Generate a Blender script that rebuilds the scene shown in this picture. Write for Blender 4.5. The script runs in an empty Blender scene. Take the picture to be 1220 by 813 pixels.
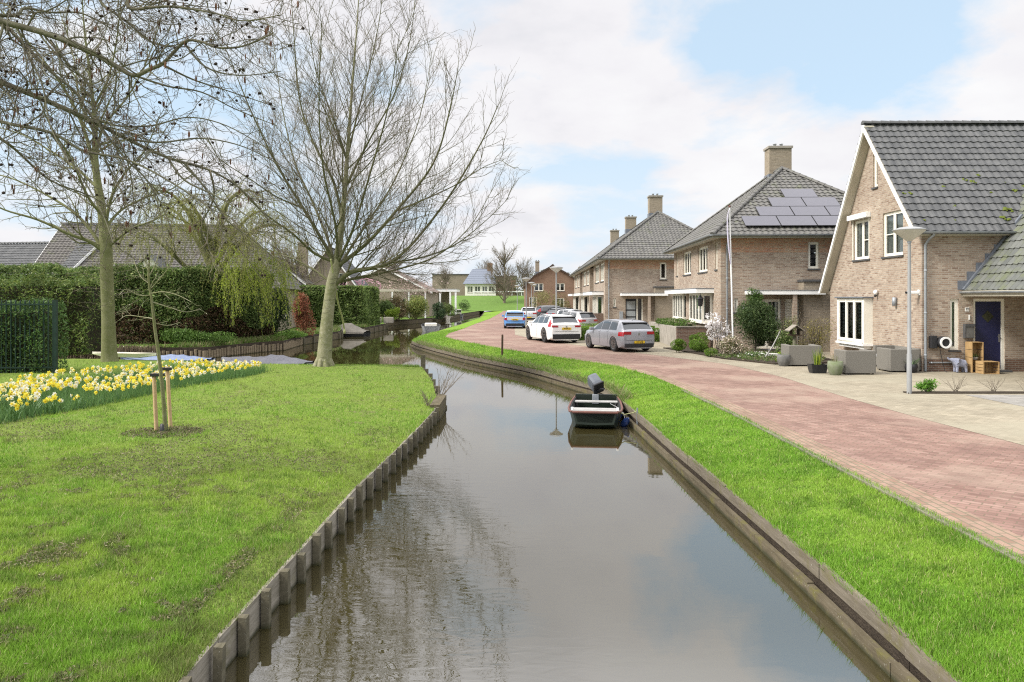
import bpy, bmesh, math, random
import numpy as np
from mathutils import Vector, Matrix
from mathutils.geometry import tessellate_polygon
rnd = random.Random(7)
NR = np.random.default_rng(11)
sc = bpy.context.scene
COL = sc.collection
R = math.radians
F, U0, H0, HC = 900.0, 610.0, 355.0, 2.45

def on_ground(u, v, z=0.0):
    """plan position of a point of the photo that lies at height z"""
    d = (HC - z) * F / (v - H0)
    return ((u - U0) / F * d, d)

def at_depth(u, v, d):
    return ((u - U0) / F * d, d, HC + (H0 - v) / F * d)

# ------------------------------------------------------------------ materials
def mat(name, rough=0.8, base=(0.5, 0.5, 0.5), metal=0.0, spec=0.3):
    m = bpy.data.materials.new(name); m.use_nodes = True
    b = m.node_tree.nodes['Principled BSDF']
    b.inputs['Base Color'].default_value = (*base, 1)
    b.inputs['Roughness'].default_value = rough
    b.inputs['Metallic'].default_value = metal
    b.inputs['Specular IOR Level'].default_value = spec
    return m, m.node_tree, b

def N(nt, kind, **kw):
    n = nt.nodes.new(kind)
    for k, v in kw.items():
        if k.startswith('i_'): n.inputs[k[2:].replace('_', ' ')].default_value = v
        else: setattr(n, k, v)
    return n

def ramp(nt, fac, stops, interp='LINEAR'):
    r = nt.nodes.new('ShaderNodeValToRGB'); r.color_ramp.interpolation = interp
    cr = r.color_ramp
    while len(cr.elements) < len(stops): cr.elements.new(0.5)
    for e, (p, c) in zip(cr.elements, stops):
        e.position = p; e.color = (*c, 1) if len(c) == 3 else c
    nt.links.new(fac, r.inputs[0]); return r.outputs[0]

def noise(nt, vec, scale, detail=4, rough=0.6, dist=0.0):
    n = N(nt, 'ShaderNodeTexNoise'); n.inputs['Scale'].default_value = scale
    n.inputs['Detail'].default_value = detail; n.inputs['Roughness'].default_value = rough
    n.inputs['Distortion'].default_value = dist
    if vec is not None: nt.links.new(vec, n.inputs['Vector'])
    return n.outputs[0]

def mixc(nt, fac, a, b, mode='MIX'):
    m = N(nt, 'ShaderNodeMix', data_type='RGBA', blend_type=mode)
    for s, x in ((0, fac), (6, a), (7, b)):
        if isinstance(x, (int, float)): m.inputs[s].default_value = x
        elif isinstance(x, tuple): m.inputs[s].default_value = (*x, 1)
        else: nt.links.new(x, m.inputs[s])
    return m.outputs[2]

def bump(nt, b, h, strength=0.4, dist=0.02):
    n = N(nt, 'ShaderNodeBump'); n.inputs['Strength'].default_value = strength
    n.inputs['Distance'].default_value = dist
    nt.links.new(h, n.inputs['Height']); nt.links.new(n.outputs[0], b.inputs['Normal'])

def coord(nt, which='Object'):
    return N(nt, 'ShaderNodeTexCoord').outputs[which]

def simple(name, c1, c2=None, rough=0.7, scale=6.0, metal=0.0, bmp=0.0, spec=0.3, detail=5, dist=0.01):
    """two-tone mottled surface"""
    m, nt, b = mat(name, rough, c1, metal, spec)
    if c2 is None: c2 = tuple(x * 0.82 for x in c1)
    v = coord(nt)
    n = noise(nt, v, scale, detail)
    nt.links.new(ramp(nt, n, [(0.32, c1), (0.68, c2)]), b.inputs['Base Color'])
    if bmp: bump(nt, b, noise(nt, v, scale * 4, detail), bmp, dist)
    return m

def brick_mat(name, cols, mortar, bw=0.22, bh=0.068, mw=0.011, uvrot=0.0, rough=0.9, grime=0.35, var=9.0, patch=None):
    m, nt, b = mat(name, rough)
    uv = coord(nt, 'UV')
    if uvrot:
        mp = N(nt, 'ShaderNodeMapping'); mp.inputs['Rotation'].default_value = (0, 0, uvrot)
        nt.links.new(uv, mp.inputs[0]); uv = mp.outputs[0]
    t = N(nt, 'ShaderNodeTexBrick'); nt.links.new(uv, t.inputs['Vector'])
    t.inputs['Scale'].default_value = 1.0
    t.inputs['Brick Width'].default_value = bw; t.inputs['Row Height'].default_value = bh
    t.inputs['Mortar Size'].default_value = mw; t.inputs['Mortar Smooth'].default_value = 0.3
    t.inputs['Bias'].default_value = 0.0
    t.inputs['Color1'].default_value = (0, 0, 0, 1); t.inputs['Color2'].default_value = (1, 1, 1, 1)
    t.inputs['Mortar'].default_value = (0.5, 0.5, 0.5, 1)
    k = len(cols)
    cr = ramp(nt, t.outputs['Color'], [(i / (k - 1) if k > 1 else 0, c) for i, c in enumerate(cols)])
    c = mixc(nt, t.outputs['Fac'], cr, mortar)
    g = noise(nt, uv, 0.7, 6, 0.65)
    c = mixc(nt, ramp(nt, g, [(0.38, (0, 0, 0)), (0.66, (grime,) * 3)]), c, tuple(x * 0.72 for x in cols[0]))
    g2 = noise(nt, uv, var, 5, 0.7)
    c = mixc(nt, 0.5, c, ramp(nt, g2, [(0.3, (0.62, 0.62, 0.62)), (0.7, (1.25, 1.25, 1.25))]), 'MULTIPLY')
    if patch:
        g3 = noise(nt, uv, 0.33, 5, 0.6)
        c = mixc(nt, ramp(nt, g3, [(0.5, (0, 0, 0)), (0.62, (0.7,) * 3)]), c, patch)
    nt.links.new(c, b.inputs['Base Color'])
    inv = N(nt, 'ShaderNodeMath', operation='SUBTRACT'); inv.inputs[0].default_value = 1.0
    nt.links.new(t.outputs['Fac'], inv.inputs[1])
    bump(nt, b, inv.outputs[0], 0.5, 0.006)
    return m

def leaf_mat(name, rough=0.6, trans=0.3):
    m, nt, b = mat(name, rough, spec=0.25)
    a = N(nt, 'ShaderNodeAttribute', attribute_name='Col')
    nt.links.new(a.outputs['Color'], b.inputs['Base Color'])
    tr = N(nt, 'ShaderNodeBsdfTranslucent'); nt.links.new(a.outputs['Color'], tr.inputs[0])
    mx = N(nt, 'ShaderNodeMixShader'); mx.inputs[0].default_value = trans
    out = nt.nodes['Material Output']
    nt.links.new(b.outputs[0], mx.inputs[1]); nt.links.new(tr.outputs[0], mx.inputs[2])
    nt.links.new(mx.outputs[0], out.inputs[0])
    return m

def bark_mat(name, c1, c2, c3, scale=3.0, bands=False):
    m, nt, b = mat(name, 0.9, spec=0.15)
    v = coord(nt)
    n1 = noise(nt, v, scale, 6, 0.7); n2 = noise(nt, v, scale * 6, 5, 0.7)
    c = mixc(nt, ramp(nt, n1, [(0.38, (0, 0, 0)), (0.62, (1, 1, 1))]), c1, c2)
    c = mixc(nt, ramp(nt, n2, [(0.5, (0, 0, 0)), (0.68, (0.8,) * 3)]), c, c3)
    if bands:
        mp = N(nt, 'ShaderNodeMapping'); mp.inputs['Scale'].default_value = (1.2, 1.2, 9.0)
        nt.links.new(v, mp.inputs[0])
        nb = noise(nt, mp.outputs[0], 1.6, 3, 0.5)
        c = mixc(nt, ramp(nt, nb, [(0.62, (0, 0, 0)), (0.68, (0.75,) * 3)]), c, tuple(x * 0.3 for x in c1))
    nt.links.new(c, b.inputs['Base Color'])
    bump(nt, b, n2, 0.5, 0.02)
    return m

M = {}
M['brick'] = brick_mat('brick_beige', [(0.22, 0.145, 0.105), (0.35, 0.27, 0.205), (0.42, 0.34, 0.262), (0.30, 0.215, 0.158), (0.46, 0.38, 0.30)], (0.38, 0.345, 0.29), grime=0.35)
M['brick_band'] = brick_mat('brick_red_band', [(0.36, 0.17, 0.105), (0.46, 0.26, 0.16), (0.42, 0.31, 0.21), (0.48, 0.24, 0.14)], (0.36, 0.31, 0.25))
M['brick_plinth'] = brick_mat('brick_dark_plinth', [(0.10, 0.06, 0.045), (0.17, 0.10, 0.07), (0.13, 0.075, 0.05)], (0.2, 0.17, 0.14))
M['brick_grey'] = brick_mat('brick_grey_annex', [(0.24, 0.195, 0.14), (0.33, 0.275, 0.205), (0.29, 0.235, 0.17)], (0.24, 0.21, 0.17))
M['brick_brown'] = brick_mat('brick_brown', [(0.17, 0.09, 0.055), (0.24, 0.135, 0.085), (0.20, 0.115, 0.07)], (0.24, 0.19, 0.15))
M['road'] = brick_mat('red_clinker_paving', [(0.175, 0.10, 0.08), (0.265, 0.162, 0.132), (0.225, 0.135, 0.108), (0.30, 0.195, 0.16), (0.20, 0.118, 0.094)], (0.155, 0.118, 0.08), bw=0.215, bh=0.105, mw=0.009, uvrot=0.72, grime=0.6, var=3.0, patch=(0.27, 0.20, 0.155))
M['edge_paving'] = brick_mat('brown_edge_paving', [(0.22, 0.14, 0.1), (0.30, 0.2, 0.15), (0.27, 0.19, 0.14)], (0.15, 0.14, 0.09), bw=0.215, bh=0.105, mw=0.012, uvrot=1.5708, grime=0.7, var=3.0)
M['yellow_paving'] = brick_mat('yellow_clinker_paving', [(0.225, 0.195, 0.14), (0.305, 0.265, 0.195), (0.265, 0.23, 0.17), (0.34, 0.30, 0.225)], (0.20, 0.178, 0.125), bw=0.215, bh=0.105, mw=0.008, grime=0.45, var=3.0, patch=(0.27, 0.245, 0.18))
M['grey_slabs'] = brick_mat('grey_concrete_slabs', [(0.22, 0.21, 0.19), (0.28, 0.265, 0.24), (0.25, 0.235, 0.215)], (0.14, 0.13, 0.115), bw=0.6, bh=0.3, mw=0.01, grime=0.4, var=3.0)
M['white'] = simple('cream_white_paint', (0.80, 0.77, 0.68), (0.74, 0.71, 0.62), rough=0.45, scale=3)
M['purewhite'] = simple('white_paint', (0.82, 0.82, 0.80), (0.76, 0.76, 0.75), rough=0.4, scale=3)
M['soffit'] = simple('weathered_soffit_paint', (0.52, 0.48, 0.39), (0.44, 0.41, 0.33), rough=0.6, scale=2)
M['zinc'] = simple('zinc', (0.33, 0.35, 0.37), (0.24, 0.26, 0.28), rough=0.5, scale=4, metal=0.3)
M['lead'] = simple('lead_flashing', (0.16, 0.175, 0.20), (0.11, 0.12, 0.14), rough=0.6, scale=8)
M['sill'] = simple('dark_stone_sill', (0.06, 0.06, 0.062), (0.09, 0.09, 0.09), rough=0.6)
M['black'] = simple('black_plastic', (0.018, 0.018, 0.02), (0.03, 0.03, 0.032), rough=0.45)
M['rubber'] = simple('tyre_rubber', (0.022, 0.022, 0.024), (0.035, 0.034, 0.033), rough=0.85, scale=20)
M['alloy'] = simple('alloy_rim', (0.45, 0.46, 0.47), (0.38, 0.39, 0.4), rough=0.3, metal=0.9)
M['steel'] = simple('galvanised_steel', (0.52, 0.53, 0.54), (0.42, 0.43, 0.45), rough=0.45, scale=3, metal=0.4)
M['navy'] = simple('navy_door_paint', (0.012, 0.014, 0.055), (0.016, 0.018, 0.065), rough=0.35, spec=0.4)
M['cast_iron'] = simple('cast_iron', (.06, .055, .05), (.09, .08, .07), rough=.6, scale=20, bmp=.6)
M['concrete'] = simple('weathered_concrete', (0.33, 0.30, 0.26), (0.22, 0.20, 0.17), rough=0.9, scale=2.5, bmp=0.4)
M['rattan'] = simple('grey_rattan_weave', (0.20, 0.19, 0.165), (0.13, 0.12, 0.105), rough=0.8, scale=40, bmp=0.6)
M['cushion'] = simple('grey_seat_cushion', (0.25, 0.25, 0.24), (0.2, 0.2, 0.2), rough=0.95)
M['pot_grey'] = simple('grey_clay_pot', (0.16, 0.155, 0.145), (0.09, 0.09, 0.085), rough=0.8, scale=6)
M['pot_green'] = simple('mossy_clay_pot', (0.19, 0.20, 0.145), (0.12, 0.15, 0.07), rough=0.85, scale=5)
M['crate'] = simple('crate_pine_boards', (0.42, 0.28, 0.13), (0.30, 0.19, 0.085), rough=0.8, scale=5)
M['stake'] = simple('pine_stake_wood', (0.50, 0.36, 0.20), (0.38, 0.26, 0.14), rough=0.85, scale=7, bmp=0.3)
M['soil'] = simple('dark_soil', (0.035, 0.026, 0.018), (0.065, 0.05, 0.035), rough=1.0, scale=9, bmp=0.8, dist=0.05)
M['fence_green'] = simple('dark_green_iron', (0.008, 0.022, 0.016), (0.013, 0.034, 0.025), rough=0.5)
M['statue'] = simple('blue_grey_mosaic', (0.16, 0.18, 0.26), (0.33, 0.34, 0.40), rough=0.5, scale=22)
M['tarp'] = simple('grey_boat_tarpaulin', (0.105, 0.105, 0.125), (0.145, 0.145, 0.165), rough=0.65, scale=3, bmp=0.5, dist=0.04)
M['tarp_brown'] = simple('brown_boat_tarpaulin', (0.16, 0.145, 0.12), (0.11, 0.10, 0.085), rough=0.8, scale=2, bmp=0.5, dist=0.05)
M['hull_green'] = simple('dark_green_hull', (0.009, 0.016, 0.010), (0.015, 0.022, 0.014), rough=0.35, scale=4, spec=0.5)
M['hull_in'] = simple('dark_grey_boat_inside', (0.035, 0.035, 0.033), (0.022, 0.022, 0.022), rough=0.7)
M['thwart'] = simple('pale_grey_boat_bench', (0.27, 0.265, 0.25), (0.36, 0.35, 0.33), rough=0.6)
M['copper'] = simple('red_brown_rubrail', (0.15, 0.06, 0.045), (0.10, 0.05, 0.04), rough=0.6)
M['motor'] = simple('grey_outboard_cowl', (0.075, 0.085, 0.10), (0.10, 0.11, 0.13), rough=0.3, spec=0.5)
M['blue_vinyl'] = simple('blue_fender_vinyl', (0.020, 0.045, 0.15), (0.03, 0.06, 0.2), rough=0.3, spec=0.5)
M['blue_boat'] = simple('blue_boat_cover', (0.13, 0.17, 0.28), (0.19, 0.23, 0.33), rough=0.6)
M['grey_boat'] = simple('grey_painted_hull', (0.30, 0.31, 0.31), (0.24, 0.25, 0.25), rough=0.5)
M['rope'] = simple('hemp_rope', (0.40, 0.40, 0.20), (0.30, 0.31, 0.15), rough=0.95, scale=30)
M['deckwood'] = simple('grey_deck_timber', (0.27, 0.24, 0.20), (0.19, 0.17, 0.14), rough=0.9, scale=4)
M['slab'] = simple('white_stone_slab', (0.62, 0.61, 0.57), (0.5, 0.49, 0.46), rough=0.7)
M['moss'] = simple('roof_moss', (0.08, 0.11, 0.015), (0.12, 0.14, 0.03), rough=1.0, scale=30, bmp=0.8)

def tile_mat(name, c1, c2, moss=0.0):
    m, nt, b = mat(name, 0.62, spec=0.35)
    uv = coord(nt, 'UV')
    br = N(nt, 'ShaderNodeTexBrick'); nt.links.new(uv, br.inputs['Vector'])
    br.offset = 0.0
    br.inputs['Scale'].default_value = 1.0; br.inputs['Brick Width'].default_value = 0.28
    br.inputs['Row Height'].default_value = 0.33; br.inputs['Mortar Size'].default_value = 0.0
    br.inputs['Color1'].default_value = (0, 0, 0, 1); br.inputs['Color2'].default_value = (1, 1, 1, 1)
    c = ramp(nt, br.outputs['Color'], [(0, c1), (1, c2)])
    n = noise(nt, uv, 2.2, 6, 0.7)
    c = mixc(nt, ramp(nt, n, [(0.45, (0, 0, 0)), (0.7, (0.45,) * 3)]), c, tuple(x * 1.5 for x in c2))
    if moss:
        n2 = noise(nt, uv, 1.3, 7, 0.75)
        c = mixc(nt, ramp(nt, n2, [(0.60 - moss * 0.12, (0, 0, 0)), (0.72 - moss * 0.1, (0.7,) * 3)]), c, (0.10, 0.115, 0.045))
    nt.links.new(c, b.inputs['Base Color'])
    bump(nt, b, noise(nt, uv, 60, 3), 0.25, 0.004)
    return m
M['tile'] = tile_mat('grey_roof_tile', (0.058, 0.060, 0.062), (0.092, 0.093, 0.093))
M['tile_moss'] = tile_mat('mossy_roof_tile', (0.075, 0.08, 0.074), (0.112, 0.116, 0.105), moss=1.0)
M['tile_warm'] = tile_mat('weathered_roof_tile', (0.082, 0.079, 0.073), (0.115, 0.111, 0.102), moss=0.4)
M['tile_dull'] = tile_mat('dull_brown_grey_tile', (0.062, 0.056, 0.050), (0.090, 0.082, 0.073), moss=0.5)
M['tile_brown'] = tile_mat('brown_roof_tile', (0.12, 0.092, 0.075), (0.165, 0.13, 0.105))
M['pv'] = simple('solar_glass', (0.058, 0.057, 0.074), (0.07, 0.068, 0.086), rough=0.22, spec=0.6)

def glass_mat(name, tint=(0.6, 0.66, 0.66), refl=1.45, base=0.75):
    m = bpy.data.materials.new(name); m.use_nodes = True; nt = m.node_tree
    nt.nodes.remove(nt.nodes['Principled BSDF'])
    tr = N(nt, 'ShaderNodeBsdfTransparent'); tr.inputs[0].default_value = (*[t * base for t in tint], 1)
    gl = N(nt, 'ShaderNodeBsdfGlossy'); gl.inputs['Roughness'].default_value = 0.03
    fr = N(nt, 'ShaderNodeFresnel'); fr.inputs[0].default_value = refl
    mm = N(nt, 'ShaderNodeMath', operation='MULTIPLY_ADD'); mm.inputs[1].default_value = 1.0; mm.inputs[2].default_value = 0.06
    nt.links.new(fr.outputs[0], mm.inputs[0])
    mx = N(nt, 'ShaderNodeMixShader')
    nt.links.new(mm.outputs[0], mx.inputs[0]); nt.links.new(tr.outputs[0], mx.inputs[1]); nt.links.new(gl.outputs[0], mx.inputs[2])
    nt.links.new(mx.outputs[0], nt.nodes['Material Output'].inputs[0])
    return m
M['glass'] = glass_mat('window_glass', base=0.95)
m_, nt_, b_ = mat('car_glass', 0.06, (0.035, 0.04, 0.045), spec=0.8); M['carglass'] = m_
M['curtain'] = simple('pale_curtain', (0.62, 0.61, 0.58), (0.5, 0.49, 0.47), rough=0.95, scale=10)
M['blind'] = simple('grey_blind', (0.30, 0.32, 0.33), (0.24, 0.26, 0.27), rough=0.8, scale=10)

def paint(name, c, metal=0.0, rough=0.28):
    m, nt, b = mat(name, rough, c, metal, 0.5)
    b.inputs['Coat Weight'].default_value = 0.7; b.inputs['Coat Roughness'].default_value = 0.06
    n = noise(nt, coord(nt), 1.6, 4)
    nt.links.new(ramp(nt, n, [(0.3, c), (0.7, tuple(x * 0.9 for x in c))]), b.inputs['Base Color'])
    return m
M['car_grey'] = paint('stone_grey_car_paint', (0.26, 0.265, 0.29), 0.2)
M['car_white'] = paint('white_car_paint', (0.80, 0.80, 0.79))
M['car_silver'] = paint('silver_car_paint', (0.38, 0.37, 0.37), 0.3)
M['car_blue'] = paint('sky_blue_car_paint', (0.10, 0.27, 0.58))
M['car_dark'] = paint('dark_grey_car_paint', (0.07, 0.075, 0.085), 0.3)
M['car_mix'] = paint('pale_car_paint', (0.55, 0.56, 0.58), 0.1)
M['lamp_red'] = simple('red_tail_lamp', (0.35, 0.012, 0.02), (0.28, 0.01, 0.015), rough=0.2, spec=0.6)
M['lamp_white'] = simple('clear_lamp_lens', (0.6, 0.62, 0.64), (0.5, 0.52, 0.54), rough=0.15, spec=0.6)
M['plate'] = simple('yellow_plate', (0.62, 0.42, 0.02), (0.58, 0.38, 0.02), rough=0.5)
M['lamp_shade'] = simple('lamp_shade_translucent', (0.58, 0.57, 0.52), (0.48, 0.48, 0.44), rough=0.4)
M['pole'] = simple('grey_painted_pole', (0.28, 0.285, 0.285), (0.22, 0.225, 0.225), rough=0.5, scale=2)

# timber and banks
def timber_mat(name, c1, c2, green=0.5):
    m, nt, b = mat(name, 0.92, spec=0.15)
    v = coord(nt)
    mp = N(nt, 'ShaderNodeMapping'); mp.inputs['Scale'].default_value = (6, 0.8, 9)
    nt.links.new(v, mp.inputs[0])
    n1 = noise(nt, mp.outputs[0], 2.2, 6, 0.7)
    c = mixc(nt, ramp(nt, n1, [(0.35, (0, 0, 0)), (0.65, (1, 1, 1))]), c1, c2)
    n2 = noise(nt, v, 3.0, 7, 0.75)
    c = mixc(nt, ramp(nt, n2, [(0.52, (0, 0, 0)), (0.66, (green,) * 3)]), c, (0.115, 0.105, 0.035))
    n3 = noise(nt, v, 38, 3, 0.7)
    c = mixc(nt, ramp(nt, n3, [(0.64, (0, 0, 0)), (0.72, (0.5,) * 3)]), c, (0.42, 0.42, 0.36))
    # permanent wet algae line just above the water
    sp = N(nt, 'ShaderNodeSeparateXYZ'); nt.links.new(N(nt, 'ShaderNodeNewGeometry').outputs['Position'], sp.inputs[0])
    wv = N(nt, 'ShaderNodeMath', operation='MULTIPLY_ADD'); nt.links.new(n2, wv.inputs[0]); wv.inputs[1].default_value = 0.12
    nt.links.new(sp.outputs['Z'], wv.inputs[2])
    c = mixc(nt, ramp(nt, wv.outputs[0], [(0.0, (0, 0, 0)), (1.0, (0, 0, 0))]) if False else 0.0, c, c1)
    mr = N(nt, 'ShaderNodeMapRange'); nt.links.new(wv.outputs[0], mr.inputs[0])
    mr.inputs[1].default_value = -0.50; mr.inputs[2].default_value = -0.55; mr.inputs[3].default_value = 0; mr.inputs[4].default_value = 0.85
    c = mixc(nt, mr.outputs[0], c, (0.03, 0.032, 0.015))
    nt.links.new(c, b.inputs['Base Color'])
    bump(nt, b, n1, 0.6, 0.01)
    return m
M['timber'] = timber_mat('weathered_bank_timber', (0.15, 0.135, 0.105), (0.27, 0.245, 0.205), 0.4)
M['timber_post'] = timber_mat('weathered_post_timber', (0.075, 0.068, 0.045), (0.125, 0.112, 0.078), 0.7)
M['timber_dark'] = timber_mat('mossy_bank_timber', (0.07, 0.058, 0.036), (0.12, 0.10, 0.068), 0.85)
M['timber_cap'] = timber_mat('brown_cap_timber', (0.105, 0.09, 0.066), (0.175, 0.152, 0.118), 0.6)
M['reed'] = timber_mat('woven_reed_bank', (0.26, 0.21, 0.145), (0.17, 0.135, 0.09), 0.3)

M['leaf'] = leaf_mat('leaf')
M['needle'] = leaf_mat('conifer_needle', 0.7, 0.15)
M['grassblade'] = leaf_mat('grass_blade', 0.55, 0.35)
M['petal'] = leaf_mat('petal', 0.6, 0.35)
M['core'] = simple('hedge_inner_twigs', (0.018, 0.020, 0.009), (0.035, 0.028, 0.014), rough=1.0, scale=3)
M['core_brown'] = simple('hedge_dead_twigs', (0.05, 0.032, 0.018), (0.03, 0.022, 0.012), rough=1.0, scale=3)
M['bark_pale'] = bark_mat('pale_green_bark', (0.24, 0.225, 0.145), (0.16, 0.165, 0.08), (0.33, 0.31, 0.24), 2.0, bands=True)
M['bark_limb'] = bark_mat('mossy_limb_bark', (0.115, 0.112, 0.06), (0.085, 0.09, 0.038), (0.17, 0.16, 0.11), 2.0)
M['twig'] = bark_mat('grey_twig_bark', (0.15, 0.125, 0.095), (0.20, 0.17, 0.13), (0.11, 0.09, 0.07), 4)
M['bark_green'] = bark_mat('green_mossy_bark', (0.12, 0.13, 0.05), (0.17, 0.17, 0.085), (0.21, 0.20, 0.13), 3)
M['bark_dark'] = bark_mat('dark_alder_bark', (0.10, 0.09, 0.07), (0.16, 0.155, 0.10), (0.22, 0.215, 0.15), 3)
M['cone'] = simple('alder_cone', (0.02, 0.014, 0.01), (0.035, 0.022, 0.015), rough=0.95, scale=40)
M['catkin'] = simple('reddish_catkin', (0.14, 0.065, 0.035), (0.10, 0.05, 0.03), rough=0.9, scale=40)

def ground_grass(name, a, b_, c_, dirt, amt):
    m, nt, b = mat(name, 0.95, spec=0.1)
    v = N(nt, 'ShaderNodeNewGeometry').outputs['Position']
    n1 = noise(nt, v, 0.55, 6, 0.65); n2 = noise(nt, v, 9.0, 6, 0.75); n3 = noise(nt, v, 1.4, 7, 0.75, 0.4)
    c = mixc(nt, ramp(nt, n1, [(0.35, (0, 0, 0)), (0.65, (1, 1, 1))]), a, b_)
    c = mixc(nt, ramp(nt, n2, [(0.4, (0, 0, 0)), (0.65, (0.8,) * 3)]), c, c_)
    c = mixc(nt, ramp(nt, n3, [(0.56, (0, 0, 0)), (0.66, (amt,) * 3)]), c, dirt)
    nt.links.new(c, b.inputs['Base Color'])
    bump(nt, b, n2, 0.8, 0.05)
    return m
M['lawn'] = ground_grass('lawn_turf', (0.16, 0.22, 0.04), (0.13, 0.195, 0.03), (0.10, 0.135, 0.03), (0.15, 0.13, 0.07), 0.8)
M['verge'] = ground_grass('verge_turf', (0.18, 0.28, 0.035), (0.13, 0.235, 0.025), (0.09, 0.16, 0.02), (0.08, 0.10, 0.03), 0.4)
M['field'] = ground_grass('far_grass', (0.10, 0.17, 0.03), (0.12, 0.19, 0.035), (0.07, 0.12, 0.02), (0.1, 0.11, 0.05), 0.3)
M['dike'] = ground_grass('dike_grass', (0.105, 0.185, 0.035), (0.085, 0.155, 0.03), (0.10, 0.15, 0.04), (0.12, 0.15, 0.055), 0.6)

# ------------------------------------------------------------------ mesh helpers
def fast_mesh(name, V, Fa, m, parent=None, col=None, uv=None, smooth=False):
    V = np.ascontiguousarray(V, dtype=np.float32); Fa = np.ascontiguousarray(Fa, dtype=np.int32)
    me = bpy.data.meshes.new(name)
    n, k = Fa.shape
    me.vertices.add(len(V)); me.vertices.foreach_set('co', V.ravel())
    me.loops.add(n * k); me.loops.foreach_set('vertex_index', Fa.ravel())
    me.polygons.add(n)
    me.polygons.foreach_set('loop_start', np.arange(0, n * k, k, dtype=np.int32))
    me.polygons.foreach_set('loop_total', np.full(n, k, dtype=np.int32))
    if smooth: me.polygons.foreach_set('use_smooth', np.ones(n, dtype=bool))
    if col is not None:
        a = me.color_attributes.new('Col', 'FLOAT_COLOR', 'POINT')
        c4 = np.ones((len(V), 4), dtype=np.float32); c4[:, :3] = col
        a.data.foreach_set('color', c4.ravel())
    if uv is not None:
        l = me.uv_layers.new(name='UV'); l.data.foreach_set('uv', np.ascontiguousarray(uv[Fa.ravel()], dtype=np.float32).ravel())
    me.materials.append(m); me.update(); me.validate()
    o = bpy.data.objects.new(name, me); COL.objects.link(o)
    if parent: o.parent = parent
    return o

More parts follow.
